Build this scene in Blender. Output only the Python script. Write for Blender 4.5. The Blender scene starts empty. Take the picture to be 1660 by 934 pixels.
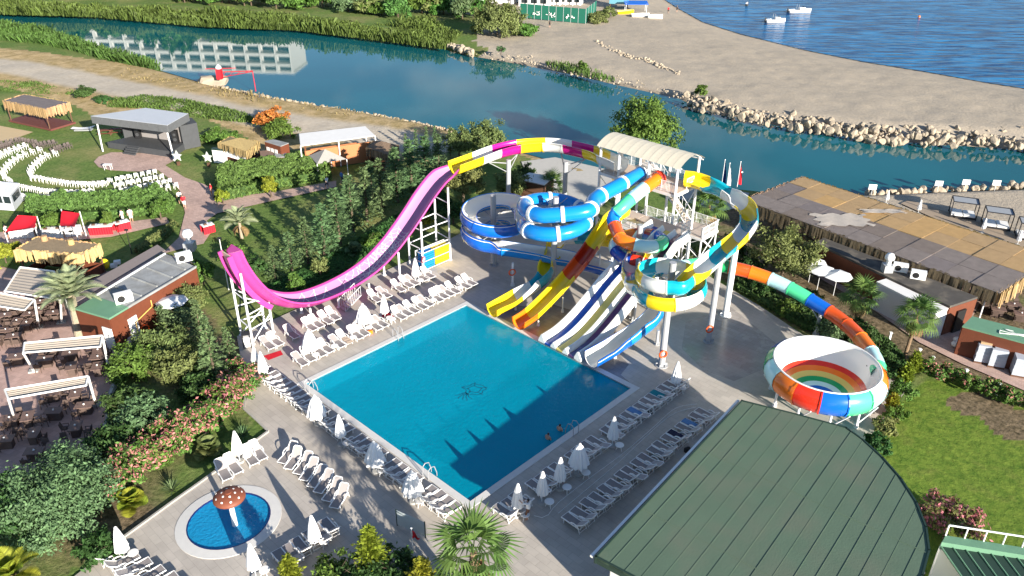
import bpy, bmesh, math, random
import numpy as np
from mathutils import Vector, Matrix

SC = bpy.context.scene
COL = SC.collection
R = math.radians
random.seed(7)

# ------------------------------------------------------------------ camera
CAM_H = 36.0
F_PX, PITCH, ROLL = 1302.06, 0.4988995, 0.00603638
_c, _s = math.cos(PITCH), math.sin(PITCH)
FW = Vector((0, _c, -_s)); _up = Vector((0, _s, _c)); _rt = Vector((1, 0, 0))
RT = _rt * math.cos(ROLL) + _up * math.sin(ROLL)
UP = -_rt * math.sin(ROLL) + _up * math.cos(ROLL)
cam = bpy.data.cameras.new('camera'); cam.sensor_width = 36.0
cam.lens = F_PX / 1660 * 36.0; cam.clip_end = 6000; cam.clip_start = 0.5
camo = bpy.data.objects.new('camera', cam); COL.objects.link(camo)
camo.matrix_world = Matrix(((RT.x, UP.x, -FW.x, 0), (RT.y, UP.y, -FW.y, 0), (RT.z, UP.z, -FW.z, CAM_H), (0, 0, 0, 1)))
SC.camera = camo

# ------------------------------------------------------------------ sky, sun, exposure
SUN_EL, SHADOW_AZ = 16.8, -34.8
_d = Vector((math.sin(R(SHADOW_AZ)) * math.cos(R(SUN_EL)), math.cos(R(SHADOW_AZ)) * math.cos(R(SUN_EL)), -math.sin(R(SUN_EL))))
W = bpy.data.worlds.new('World'); SC.world = W; W.use_nodes = True
wn = W.node_tree.nodes; wl = W.node_tree.links; wn.clear()
sky = wn.new('ShaderNodeTexSky'); sky.sky_type = 'NISHITA'; sky.sun_disc = False
sky.sun_elevation = R(SUN_EL + 8); sky.sun_rotation = R(180 + SHADOW_AZ)
sky.air_density = 1.0; sky.dust_density = 0.25; sky.ozone_density = 4.0
wg = wn.new('ShaderNodeTexCoord'); wmap = wn.new('ShaderNodeMapping'); wmap.inputs['Scale'].default_value = (1, 1, 2.6)
wno = wn.new('ShaderNodeTexNoise'); wno.inputs['Scale'].default_value = 2.3; wno.inputs['Detail'].default_value = 7; wno.inputs['Roughness'].default_value = .55
wr = wn.new('ShaderNodeValToRGB'); wr.color_ramp.elements[0].position = .57; wr.color_ramp.elements[1].position = .74
wmx = wn.new('ShaderNodeMixRGB'); wmx.inputs[2].default_value = (7, 7.6, 8.6, 1)
wb = wn.new('ShaderNodeBackground'); wb.inputs[1].default_value = 0.06
wo = wn.new('ShaderNodeOutputWorld')
wl.new(wg.outputs['Generated'], wmap.inputs[0]); wl.new(wmap.outputs[0], wno.inputs['Vector']); wl.new(wno.outputs[0], wr.inputs[0])
wl.new(wr.outputs[0], wmx.inputs[0]); wl.new(sky.outputs[0], wmx.inputs[1]); wl.new(wmx.outputs[0], wb.inputs[0]); wl.new(wb.outputs[0], wo.inputs[0])
sun = bpy.data.lights.new('sun', 'SUN'); sun.energy = 5.0; sun.angle = R(.55); sun.color = (1.0, .925, .815)
suno = bpy.data.objects.new('sun', sun); COL.objects.link(suno); suno.rotation_euler = _d.to_track_quat('-Z', 'Y').to_euler(); suno.location = (60, -80, 60)
vs = SC.view_settings; vs.view_transform = 'Standard'; vs.look = 'None'; vs.exposure = 1.3; vs.gamma = 1.0; vs.use_curve_mapping = False

# ------------------------------------------------------------------ measured points -> places
def G(u, v, z=0.0):
    """ground place (at height z) of a point measured in the survey picture"""
    d = FW * F_PX + RT * (u - 830) - UP * (v - 467)
    t = (z - CAM_H) / d.z
    return Vector((d.x * t, d.y * t, z))
PL = G(496, 622); E1 = Vector((.72428, -.68951, 0)); E2 = Vector((.69012, .7237, 0))
POOL_W, POOL_L = 18.25, 16.9
def PF(s, t, z=0.0):
    """pool frame: s metres along the short-run edge, t metres along the other, from the pool's west corner"""
    p = PL + E1 * s + E2 * t; return Vector((p.x, p.y, z))
A1 = math.atan2(E1.y, E1.x); A2 = math.atan2(E2.y, E2.x)

# ------------------------------------------------------------------ mesh builder
class MB:
    def __init__(self): self.v = []; self.f = []; self.m = []
    def add(self, vs, fs, mi=0):
        o = len(self.v); self.v += [tuple(x) for x in vs]
        self.f += [tuple(i + o for i in f) for f in fs]; self.m += [mi] * len(fs); return self
    def box(self, c, s, rz=0, mi=0, rx=0, ry=0):
        M = Matrix.Rotation(rz, 3, 'Z') @ Matrix.Rotation(ry, 3, 'Y') @ Matrix.Rotation(rx, 3, 'X'); c = Vector(c)
        vs = [c + M @ Vector((x * s[0] / 2, y * s[1] / 2, z * s[2] / 2)) for z in (-1, 1) for y in (-1, 1) for x in (-1, 1)]
        return self.add(vs, [(0, 2, 3, 1), (4, 5, 7, 6), (0, 1, 5, 4), (2, 6, 7, 3), (0, 4, 6, 2), (1, 3, 7, 5)], mi)
    def tube(self, p0, p1, r0, r1=None, n=8, mi=0, cap=True):
        p0 = Vector(p0); p1 = Vector(p1); r1 = r0 if r1 is None else r1
        d = (p1 - p0).normalized(); a = d.orthogonal().normalized(); b = d.cross(a)
        vs = []
        for p, r in ((p0, r0), (p1, r1)):
            for k in range(n):
                an = 2 * math.pi * k / n; vs.append(p + a * math.cos(an) * r + b * math.sin(an) * r)
        fs = [(k, (k + 1) % n, n + (k + 1) % n, n + k) for k in range(n)]
        if cap: fs += [tuple(range(n - 1, -1, -1)), tuple(range(n, 2 * n))]
        return self.add(vs, fs, mi)
    def poly(self, pts, mi=0): return self.add(pts, [tuple(range(len(pts)))], mi)
    def prism(self, pts, z0, z1, mi=0):
        n = len(pts); a = sum(pts[i][0] * pts[(i + 1) % n][1] - pts[(i + 1) % n][0] * pts[i][1] for i in range(n))
        if a < 0: pts = pts[::-1]
        vs = [(p[0], p[1], z0) for p in pts] + [(p[0], p[1], z1) for p in pts]
        return self.add(vs, [tuple(range(n - 1, -1, -1)), tuple(range(n, 2 * n))] + [(i, (i + 1) % n, n + (i + 1) % n, n + i) for i in range(n)], mi)
    def sweep(self, fr, prof, mi=0, closed=True, caps=False):
        """fr: list of (pos, side, up); prof: list of (side, up) pairs"""
        n = len(prof); vs = [p + s * a + u * b for p, s, u in fr for a, b in prof]
        fs = []; e = n if closed else n - 1
        for i in range(len(fr) - 1):
            for k in range(e): fs.append((i * n + k, i * n + (k + 1) % n, (i + 1) * n + (k + 1) % n, (i + 1) * n + k))
        if caps and closed: fs += [tuple(range(n - 1, -1, -1)), tuple(range((len(fr) - 1) * n, len(fr) * n))]
        return self.add(vs, fs, mi)
    def lathe(self, prof, n=16, c=(0, 0, 0), mi=0, a0=0, a1=2 * math.pi):
        c = Vector(c); full = abs(a1 - a0 - 2 * math.pi) < 1e-6; m = n if full else n + 1; k = len(prof)
        vs = [c + Vector((r * math.cos(a0 + (a1 - a0) * i / n), r * math.sin(a0 + (a1 - a0) * i / n), z)) for i in range(m) for r, z in prof]
        fs = [(i * k + j, ((i + 1) % m) * k + j, ((i + 1) % m) * k + j + 1, i * k + j + 1) for i in range(n) for j in range(k - 1)]
        return self.add(vs, fs, mi)
    def ball(self, c, r, n=8, mi=0, sz=1.0):
        prof = [(max(1e-4, r * math.sin(math.pi * j / (n // 2 + 1))), -r * sz * math.cos(math.pi * j / (n // 2 + 1))) for j in range(n // 2 + 2)]
        return self.lathe(prof, n, c, mi)
    def build(self, name, mats, parent=None, smooth=False, world=False):
        me = bpy.data.meshes.new(name); o0 = parent.location if (world and parent) else Vector((0, 0, 0))
        me.from_pydata([(x[0] - o0.x, x[1] - o0.y, x[2] - o0.z) for x in self.v], [], self.f)
        if not isinstance(mats, (list, tuple)): mats = [mats]
        for m in mats: me.materials.append(m)
        if len(mats) > 1: me.polygons.foreach_set('material_index', self.m)
        if smooth: me.polygons.foreach_set('use_smooth', [True] * len(me.polygons))
        o = bpy.data.objects.new(name, me); COL.objects.link(o)
        if parent: o.parent = parent
        return o

def quads(name, P, mats, mi=None, parent=None, smooth=False):
    """P: (N,4,3) array of quads -> one mesh object"""
    P = np.asarray(P, dtype=np.float32); N = len(P); me = bpy.data.meshes.new(name)
    me.vertices.add(N * 4); me.vertices.foreach_set('co', P.reshape(-1))
    me.loops.add(N * 4); me.loops.foreach_set('vertex_index', np.arange(N * 4, dtype=np.int32))
    me.polygons.add(N); me.polygons.foreach_set('loop_start', np.arange(0, N * 4, 4, dtype=np.int32))
    if not isinstance(mats, (list, tuple)): mats = [mats]
    for m in mats: me.materials.append(m)
    if mi is not None: me.polygons.foreach_set('material_index', np.asarray(mi, dtype=np.int32))
    me.update(calc_edges=True)
    o = bpy.data.objects.new(name, me); COL.objects.link(o)
    if parent: o.parent = parent
    return o

def thing(name, label, cat, loc=(0, 0, 0), rz=0, group=None):
    o = bpy.data.objects.new(name, None); COL.objects.link(o); o.empty_display_size = .3
    o.location = loc; o.rotation_euler = (0, 0, rz); return tag(o, label, cat, group)
def tag(o, label, cat, group=None):
    o['label'] = label; o['category'] = cat
    if group: o['group'] = group
    return o
def struct(o, label=None):
    o['kind'] = 'structure'
    if label: o['label'] = label
    return o
def kids(o): return [c for c in bpy.data.objects if c.parent == o]
def copy_tree(root, loc, rz=0, label=None, group=None, scale=None, ch=None):
    r = root.copy(); COL.objects.link(r); r.location = loc; r.rotation_euler = (0, 0, rz)
    if scale: r.scale = scale if isinstance(scale, tuple) else (scale,) * 3
    if label: r['label'] = label
    if group: r['group'] = group
    for c, gs in (ch if ch is not None else tree_of(root)):
        k = c.copy(); COL.objects.link(k); k.parent = r
        for g in gs: d = g.copy(); COL.objects.link(d); d.parent = k
    return r
def tree_of(root): return [(c, kids(c)) for c in kids(root)]
_u = 'first second third fourth fifth sixth seventh eighth ninth tenth eleventh twelfth thirteenth fourteenth fifteenth sixteenth seventeenth eighteenth nineteenth'.split()
def ORD(i):
    if i < 19: return _u[i]
    t = ['', '', 'twent', 'thirt', 'fort', 'fift', 'sixt', 'sevent', 'eight', 'ninet']; n = i + 1
    return t[n // 10] + ('ieth' if n % 10 == 0 else 'y-' + _u[n % 10 - 1])

# ------------------------------------------------------------------ materials
def lin(h):
    h = h.lstrip('#'); c = [int(h[i:i + 2], 16) / 255 for i in (0, 2, 4)]
    return tuple(x / 12.92 if x <= .04045 else ((x + .055) / 1.055) ** 2.4 for x in c)
MATS = {}
def mat(name, col, rough=.6, var=.12, scale=4.0, bump=0.0, bscale=None, metal=0.0, spec=.4, island=0.0, coat=0.0, detail=4, trans=0.0, second=None, sfac=.5, sscale=1.0):
    """principled material: base colour with noise mottling, optional per-leaf variation, optional second colour in patches"""
    if name in MATS: return MATS[name]
    m = bpy.data.materials.new(name); m.use_nodes = True; nt = m.node_tree; N = nt.nodes; L = nt.links
    b = N['Principled BSDF']; b.inputs['Roughness'].default_value = rough; b.inputs['Metallic'].default_value = metal
    b.inputs['Specular IOR Level'].default_value = spec; b.inputs['Coat Weight'].default_value = coat
    tc = N.new('ShaderNodeTexCoord'); no = N.new('ShaderNodeTexNoise'); no.inputs['Scale'].default_value = scale; no.inputs['Detail'].default_value = detail
    L.new(tc.outputs['Object'], no.inputs['Vector'])
    mx = N.new('ShaderNodeMixRGB'); lo = tuple(max(0, c * (1 - var)) for c in col); hi = tuple(min(1, c * (1 + var)) for c in col)
    mx.inputs[1].default_value = (*lo, 1); mx.inputs[2].default_value = (*hi, 1); L.new(no.outputs[0], mx.inputs[0]); out = mx.outputs[0]
    if second is not None:
        n2 = N.new('ShaderNodeTexNoise'); n2.inputs['Scale'].default_value = sscale; n2.inputs['Detail'].default_value = 6; L.new(tc.outputs['Object'], n2.inputs['Vector'])
        rp = N.new('ShaderNodeValToRGB'); rp.color_ramp.elements[0].position = max(0, sfac - .12); rp.color_ramp.elements[1].position = min(1, sfac + .12); L.new(n2.outputs[0], rp.inputs[0])
        m2 = N.new('ShaderNodeMixRGB'); m2.inputs[2].default_value = (*second, 1); L.new(rp.outputs[0], m2.inputs[0]); L.new(out, m2.inputs[1]); out = m2.outputs[0]
    if island:
        ge = N.new('ShaderNodeNewGeometry'); hs = N.new('ShaderNodeHueSaturation'); mr = N.new('ShaderNodeMapRange')
        mr.inputs['To Min'].default_value = 1 - island; mr.inputs['To Max'].default_value = 1 + island
        L.new(ge.outputs['Random Per Island'], mr.inputs['Value']); L.new(mr.outputs[0], hs.inputs['Value'])
        mh = N.new('ShaderNodeMapRange'); mh.inputs['To Min'].default_value = .5 - .06 * island; mh.inputs['To Max'].default_value = .5 + .05 * island
        oi = N.new('ShaderNodeObjectInfo'); L.new(oi.outputs['Random'], mh.inputs['Value']); L.new(mh.outputs[0], hs.inputs['Hue'])
        L.new(out, hs.inputs['Color']); out = hs.outputs[0]
    L.new(out, b.inputs['Base Color'])
    if bump:
        bn = N.new('ShaderNodeTexNoise'); bn.inputs['Scale'].default_value = bscale or scale * 4; bn.inputs['Detail'].default_value = 5; L.new(tc.outputs['Object'], bn.inputs['Vector'])
        bu = N.new('ShaderNodeBump'); bu.inputs['Strength'].default_value = bump; bu.inputs['Distance'].default_value = .05; L.new(bn.outputs[0], bu.inputs['Height']); L.new(bu.outputs[0], b.inputs['Normal'])
    if trans:
        t = N.new('ShaderNodeBsdfTranslucent'); L.new(out, t.inputs[0]); ms = N.new('ShaderNodeMixShader'); ms.inputs[0].default_value = trans
        L.new(b.outputs[0], ms.inputs[1]); L.new(t.outputs[0], ms.inputs[2]); L.new(ms.outputs[0], N['Material Output'].inputs[0])
    MATS[name] = m; return m

def gloss(name, hexc, rough=.22, k=1.0):
    c = lin(hexc); return mat('gel_' + name, tuple(x * k for x in c), rough, .06, 1.2, spec=.5, coat=.25)
M_WHITE = mat('white_plastic', (.8, .79, .76), .4, .05)
M_STEEL = mat('galvanised_steel', (.42, .43, .44), .45, .15, 3, metal=.35)
M_WSTEEL = mat('white_painted_steel', (.74, .75, .75), .45, .08, 2)
M_GPOST = mat('grey_painted_post', (.36, .37, .38), .5, .12, 1.5)
M_DARK = mat('dark_grey', (.05, .052, .055), .6, .2)
M_BLACK = mat('black_plastic', (.015, .015, .016), .5, .2)
M_CONC = mat('concrete', (.42, .41, .38), .85, .12, 1.5, bump=.2)
M_RED = mat('red_fabric', lin('#c01828'), .7, .1)
M_WOODRED = mat('red_brown_timber', (.14, .04, .018), .65, .18, 2.5, bump=.2)
M_WOOD = mat('brown_timber', (.12, .06, .035), .7, .25, 3)
M_GLASSD = mat('dark_glass', (.02, .03, .035), .1, .1, spec=.6)
M_SOIL = mat('soil', (.11, .075, .045), .95, .3, 2, bump=.5)
M_SKIN = mat('skin', (.45, .26, .18), .6, .05)
# ------------------------------------------------------------------ terrain
def px(l, z=0.0): return [G(u, v, z) for u, v in l]
WL = -1.3   # water level
far_edge = [(-260, 5), (0, 24), (150, 28), (330, 44), (480, 50), (620, 67), (720, 80), (770, 92), (840, 104), (930, 122), (1000, 138), (1100, 160), (1135, 176), (1200, 192), (1300, 212), (1400, 225), (1500, 233), (1660, 243), (1900, 256), (2300, 275)]
near_edge = [(2300, 330), (1900, 312), (1660, 306), (1500, 312), (1410, 316), (1300, 318), (1215, 309), (1120, 300), (1010, 285), (900, 262), (830, 243), (760, 222), (690, 202), (600, 186), (520, 173), (430, 160), (370, 146), (320, 132), (255, 113), (170, 95), (100, 68), (0, 62), (-260, 50)]
sea_edge = [(1040, -30), (1072, -4), (1100, 14), (1140, 36), (1200, 55), (1300, 80), (1400, 100), (1500, 116), (1600, 134), (1660, 143), (1900, 180), (2400, 240)]
RIVER = [p.to_2d() for p in px(far_edge + near_edge, WL)]
_se = [p.to_2d() for p in px(sea_edge, WL)]
_d0 = (_se[0] - _se[1]).normalized()
SEA = [_se[0] + _d0 * 2500] + _se + [Vector((3500, 30)), Vector((3500, 3500)), Vector((900, 3500))]
def inside(poly, X, Y):
    r = np.zeros(X.shape, bool); n = len(poly)
    for i in range(n):
        x0, y0 = poly[i][0], poly[i][1]; x1, y1 = poly[(i + 1) % n][0], poly[(i + 1) % n][1]
        if y0 == y1: continue
        c = ((y0 > Y) != (y1 > Y)) & (X < (x1 - x0) * (Y - y0) / (y1 - y0) + x0); r ^= c
    return r
def dist(poly, X, Y, closed=True):
    d = np.full(X.shape, 1e9); n = len(poly)
    for i in range(n if closed else n - 1):
        x0, y0 = poly[i][0], poly[i][1]; x1, y1 = poly[(i + 1) % n][0], poly[(i + 1) % n][1]
        l2 = (x1 - x0) ** 2 + (y1 - y0) ** 2 + 1e-9; t = np.clip(((X - x0) * (x1 - x0) + (Y - y0) * (y1 - y0)) / l2, 0, 1)
        d = np.minimum(d, np.hypot(X - x0 - t * (x1 - x0), Y - y0 - t * (y1 - y0)))
    return d
def sd(poly, X, Y): return np.where(inside(poly, X, Y), -1, 1) * dist(poly, X, Y)
def snoise(X, Y, s, k=0):
    return (np.sin(X * s * 1.3 + 1.7 * k + np.sin(Y * s * .9 + k)) + np.sin(Y * s * 1.1 - k * 2.1 + 1.3 * np.sin(X * s * .7 + k)) + np.sin((X + Y) * s * .6 + 3 * k)) / 3

DECK = [(395, 663), (435, 700), (360, 757), (200, 872), (100, 950), (-40, 1060), (300, 1150), (1050, 1150), (1500, 930), (1470, 800), (1400, 725), (1470, 632), (1420, 560), (1302, 543), (1235, 498), (1167, 458), (1110, 425), (1000, 400), (900, 362), (860, 352), (745, 379), (660, 424), (600, 449), (530, 479), (430, 524), (384, 545), (392, 590), (402, 640)]
DECKP = [p.to_2d() for p in px(DECK)]
POOLP = [PF(0, 0).to_2d(), PF(POOL_W, 0).to_2d(), PF(POOL_W, POOL_L).to_2d(), PF(0, POOL_L).to_2d()]
KC = G(369, 843); KA, KB, KROT = 4.35, 2.75, R(33)
# orientation of the paddling pool from its measured ends
_k0, _k1, _k2, _k3 = G(303, 868), G(438, 822), G(388, 797), G(352, 893)
KC = (_k0 + _k1 + _k2 + _k3) / 4; KA = (_k1 - _k0).length / 2; KROT = math.atan2((_k1 - _k0).y, (_k1 - _k0).x); KB = (_k2 - _k3).length / 2 * .97
def kell(a, b, n=40): return [Vector((KC.x + math.cos(KROT) * a * math.cos(t) - math.sin(KROT) * b * math.sin(t), KC.y + math.sin(KROT) * a * math.cos(t) + math.cos(KROT) * b * math.sin(t), 0)) for t in [2 * math.pi * i / n for i in range(n)]]

# rows: dense near the camera, wide far away
ys = [14.0]
while ys[-1] < 3000: ys.append(ys[-1] + max(.55, (ys[-1] - 20) * .0085 if ys[-1] < 330 else (ys[-1] - 300) * .25))
ts = np.concatenate([np.linspace(-6, -1.15, 14)[:-1], np.linspace(-1.15, 1.15, 261), np.linspace(1.15, 6, 14)[1:]])
Yg = np.array(ys)[:, None] * np.ones((1, len(ts))); Xg = (np.array(ys)[:, None] * .72 + 8) * ts[None, :]
dr = sd(RIVER, Xg, Yg); ds = sd(SEA, Xg, Yg); nz = snoise(Xg, Yg, .35) * .5 + snoise(Xg, Yg, 1.1, 2) * .3
far_side = Yg > (np.interp(Xg, [p.x for p in sorted(px(far_edge, WL), key=lambda q: q.x)], [p.y for p in sorted(px(far_edge, WL), key=lambda q: q.x)]) - 4)
Z = np.where(dr > 0, WL + np.clip(dr / np.where(far_side, 6.0, 3.2), 0, 1) * (1.25 + .0), WL - np.clip(-dr / 3, 0, 1) * 2.2)
Zs = np.where(ds > 0, WL + np.clip(ds / 14, 0, 1) * 1.3, WL - np.clip(-ds / 8, 0, 1) * 3)
Z = np.minimum(Z, Zs)
G_north = [p.to_2d() for p in px([(-300, 115), (0, 138), (110, 165), (160, 190), (300, 178), (390, 215), (430, 245), (500, 240), (600, 262), (690, 262), (760, 232), (860, 255), (960, 285), (1000, 300), (1000, 200), (-300, 40)])]
north = inside(G_north, Xg, Yg)
wild = (dr > 0) & (ds > 0) & (north | far_side)
Z = Z + np.where(wild, np.clip(np.minimum(dr, ds) / 4, 0, 1) * (nz * .25 + .05), 0) - .05
indeck = inside(DECKP, Xg, Yg) & (dist(DECKP, Xg, Yg) > 1.0)
Z = np.where(indeck, -2.6, Z)
# what grows or lies where: sand / dry grass / green grass / soil weights
road = dist([p.to_2d() for p in px([(-250, 70), (0, 104), (150, 133), (300, 163), (400, 185), (520, 208), (640, 225), (760, 250)])], Xg, Yg, False)
beachR = inside([p.to_2d() for p in px([(1215, 300), (1660, 300), (2300, 310), (2300, 520), (1700, 450), (1560, 400), (1300, 330)])], Xg, Yg)
green_far = far_side & (Xg < G(765, 80).x + nz * 4 - (Yg - 190) * .1) & (ds > 40)
sand = np.where(far_side & ~green_far, 1.0, 0.0); sand = np.where(beachR, 1.0, sand)
dry = np.where(north, np.clip(.75 + nz * .5, 0, 1), 0.0); 
roadm = np.where(north, np.clip((4.6 + nz * 1.2 - road) / 1.5, 0, 1), 0.0)
lawnR = inside([p.to_2d() for p in px([(1395, 735), (1465, 650), (1500, 612), (1560, 610), (1660, 655), (2100, 800), (2100, 1200), (1500, 1000), (1490, 830)])], Xg, Yg)
darksoil = inside([p.to_2d() for p in px([(1140, 430), (1180, 330), (1300, 330), (1560, 420), (1800, 500), (1800, 660), (1560, 605), (1480, 600), (1450, 640), (1302, 540)])], Xg, Yg) & ~lawnR
bedL = inside([p.to_2d() for p in px([(395, 663), (435, 700), (205, 872), (60, 960), (-200, 1100), (-300, 900), (130, 760), (180, 690), (215, 560), (330, 500), (384, 545), (400, 640)])], Xg, Yg)
bedB = inside([p.to_2d() for p in px([(480, 945), (556, 884), (650, 850), (850, 960), (700, 1100), (300, 1100)])], Xg, Yg)
soil = np.where(darksoil, np.clip(.75 + nz * .5, 0, 1), 0.0); soil = np.where(bedL | bedB, np.clip(.45 + nz * .7, 0, 1), soil)
soil = np.where(np.hypot((Xg - G(1585, 655).x) / 2.2, (Yg - G(1585, 655).y) / 1.3) + nz * .5 < 1, 1.3, soil); soil = np.where(np.hypot((Xg - G(1650, 685).x) / 2.4, (Yg - G(1650, 685).y) / 1.6) + nz * .5 < 1, 1.3, soil)
soil = np.where(green_far, .2 + .3 * np.clip(nz, 0, 1), soil)
wet = np.clip(1 - np.minimum(np.abs(dr), np.abs(ds)) / 2.2, 0, 1)
def gridmesh(name, X, Y, Z):
    h, w = X.shape; me = bpy.data.meshes.new(name); n = h * w
    co = np.stack([X, Y, Z], -1).reshape(-1, 3).astype(np.float32); idx = np.arange(n).reshape(h, w)
    q = np.stack([idx[:-1, :-1], idx[:-1, 1:], idx[1:, 1:], idx[1:, :-1]], -1).reshape(-1, 4)
    me.vertices.add(n); me.vertices.foreach_set('co', co.reshape(-1)); me.loops.add(q.size); me.loops.foreach_set('vertex_index', q.reshape(-1).astype(np.int32))
    me.polygons.add(len(q)); me.polygons.foreach_set('loop_start', np.arange(0, q.size, 4, dtype=np.int32)); me.update(calc_edges=True)
    me.polygons.foreach_set('use_smooth', np.ones(len(q), bool)); return me
gm = gridmesh('ground', Xg, Yg, Z)
for nm, arr in (('sand', sand), ('dry', dry), ('track', roadm), ('soil', soil), ('wet', wet), ('lawn', lawnR.astype(float))):
    a = gm.attributes.new(nm, 'FLOAT', 'POINT'); a.data.foreach_set('value', arr.reshape(-1).astype(np.float32))
def ground_mat():
    m = bpy.data.materials.new('ground_cover'); m.use_nodes = True; nt = m.node_tree; N = nt.nodes; L = nt.links; b = N['Principled BSDF']
    b.inputs['Roughness'].default_value = .95; b.inputs['Specular IOR Level'].default_value = .15
    tc = N.new('ShaderNodeTexCoord')
    def noise(s, d=6, r=.6):
        n = N.new('ShaderNodeTexNoise'); n.inputs['Scale'].default_value = s; n.inputs['Detail'].default_value = d; n.inputs['Roughness'].default_value = r; L.new(tc.outputs['Object'], n.inputs['Vector']); return n.outputs[0]
    def two(fac, a, c, lo=.3, hi=.7):
        r = N.new('ShaderNodeValToRGB'); r.color_ramp.elements[0].position = lo; r.color_ramp.elements[1].position = hi; r.color_ramp.elements[0].color = (*a, 1); r.color_ramp.elements[1].color = (*c, 1); L.new(fac, r.inputs[0]); return r.outputs[0]
    def attr(n): a = N.new('ShaderNodeAttribute'); a.attribute_name = n; return a.outputs['Fac']
    def mix(f, a, c):
        x = N.new('ShaderNodeMixRGB'); L.new(f, x.inputs[0]); L.new(a, x.inputs[1]); L.new(c, x.inputs[2]); return x.outputs[0]
    def ramp(f, lo, hi):
        r = N.new('ShaderNodeMapRange'); r.inputs['From Min'].default_value = lo; r.inputs['From Max'].default_value = hi; L.new(f, r.inputs['Value']); return r.outputs[0]
    def addf(a, c, k):
        x = N.new('ShaderNodeMath'); x.operation = 'MULTIPLY_ADD'; L.new(c, x.inputs[0]); x.inputs[1].default_value = k; L.new(a, x.inputs[2]); return x.outputs[0]
    fine, mid, big = noise(3.2), noise(.55), noise(.12, 5)
    grass = mix(ramp(big, .45, .68), two(fine, (.07, .125, .027), (.15, .22, .055)), two(fine, (.17, .19, .06), (.29, .265, .11)))
    bright = two(noise(1.6, 8, .75), (.055, .12, .014), (.2, .27, .04), .3, .7)
    bright = mix(ramp(mid, .55, .75), bright, two(fine, (.13, .17, .03), (.2, .22, .05)))
    sandc = mix(ramp(mid, .35, .7), two(fine, (.36, .30, .225), (.52, .44, .33)), two(noise(11, 4, .8), (.2, .175, .14), (.52, .45, .36)))
    dryc = mix(ramp(mid, .4, .62), two(fine, (.40, .28, .14), (.55, .42, .23)), two(fine, (.24, .185, .075), (.38, .28, .13)))
    trk = two(noise(1.2), (.42, .36, .28), (.52, .46, .37)); soilc = two(fine, (.065, .052, .027), (.26, .195, .12))
    c = mix(attr('lawn'), grass, bright)
    c = mix(ramp(addf(attr('soil'), mid, .6), .55, .95), c, soilc)
    c = mix(ramp(addf(attr('dry'), fine, .35), .35, .6), c, dryc)
    c = mix(ramp(addf(attr('sand'), fine, .2), .45, .7), c, sandc)
    c = mix(attr('track'), c, trk)
    dk = N.new('ShaderNodeMixRGB'); dk.blend_type = 'MULTIPLY'; dk.inputs[2].default_value = (.62, .58, .54, 1); L.new(ramp(attr('wet'), .3, 1), dk.inputs[0]); L.new(c, dk.inputs[1]); c = dk.outputs[0]
    L.new(c, b.inputs['Base Color'])
    bu = N.new('ShaderNodeBump'); bu.inputs['Strength'].default_value = .9; bu.inputs['Distance'].default_value = .12; L.new(noise(2.2, 8, .7), bu.inputs['Height']); L.new(bu.outputs[0], b.inputs['Normal'])
    return m
gm.materials.append(ground_mat())
go = bpy.data.objects.new('ground', gm); COL.objects.link(go); struct(go, 'ground with lawns, dry bank, track and pebble beach')

# ------------------------------------------------------------------ water
def water_mat(name, deep, rough, bscale, bstr, stretch=(1, 1, 1), big=None, spec=.5, rot=0, bd=.1):
    m = bpy.data.materials.new(name); m.use_nodes = True; nt = m.node_tree; N = nt.nodes; L = nt.links; b = N['Principled BSDF']
    b.inputs['Base Color'].default_value = (*deep, 1); b.inputs['Roughness'].default_value = rough; b.inputs['IOR'].default_value = 1.333; b.inputs['Specular IOR Level'].default_value = spec
    tc = N.new('ShaderNodeTexCoord'); mp = N.new('ShaderNodeMapping'); mp.inputs['Scale'].default_value = stretch; mp.inputs['Rotation'].default_value = (0, 0, rot); L.new(tc.outputs['Object'], mp.inputs[0])
    n1 = N.new('ShaderNodeTexNoise'); n1.inputs['Scale'].default_value = bscale; n1.inputs['Detail'].default_value = 4; L.new(mp.outputs[0], n1.inputs['Vector'])
    bu = N.new('ShaderNodeBump'); bu.inputs['Strength'].default_value = bstr; bu.inputs['Distance'].default_value = bd; L.new(n1.outputs[0], bu.inputs['Height']); L.new(bu.outputs[0], b.inputs['Normal'])
    if big:
        n2 = N.new('ShaderNodeTexNoise'); n2.inputs['Scale'].default_value = big[0]; n2.inputs['Detail'].default_value = 5; L.new(mp.outputs[0], n2.inputs['Vector'])
        r = N.new('ShaderNodeValToRGB'); r.color_ramp.elements[0].color = (*deep, 1); r.color_ramp.elements[1].color = (*big[1], 1); r.color_ramp.elements[0].position = .4; r.color_ramp.elements[1].position = .64
        L.new(n2.outputs[0], r.inputs[0]); L.new(r.outputs[0], b.inputs['Base Color'])
    return m
w = MB(); w.poly([(p.x, p.y, WL) for p in RIVER]); rv = w.build('river', water_mat('river_water', (.004, .085, .1), .025, 2.2, .014, big=(.03, (.008, .115, .135)))); struct(rv, 'calm teal river mouth')
bm = bmesh.new(); bm.from_mesh(rv.data); bmesh.ops.triangulate(bm, faces=bm.faces); bm.to_mesh(rv.data); bm.free()
w = MB(); w.poly([(p[0], p[1], WL - .01) for p in SEA]); sv = w.build('sea', water_mat('sea_water', (.0, .03, .12), .2, .4, 1.0, (.4, 2.0, 1), big=(.42, (.015, .2, .44)), rot=R(8), spec=.3, bd=.5)); struct(sv, 'blue sea with small waves')  # light and dark of the waves painted as streaks in the base colour
bm = bmesh.new(); bm.from_mesh(sv.data); bmesh.ops.triangulate(bm, faces=bm.faces); bm.to_mesh(sv.data); bm.free()

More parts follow.
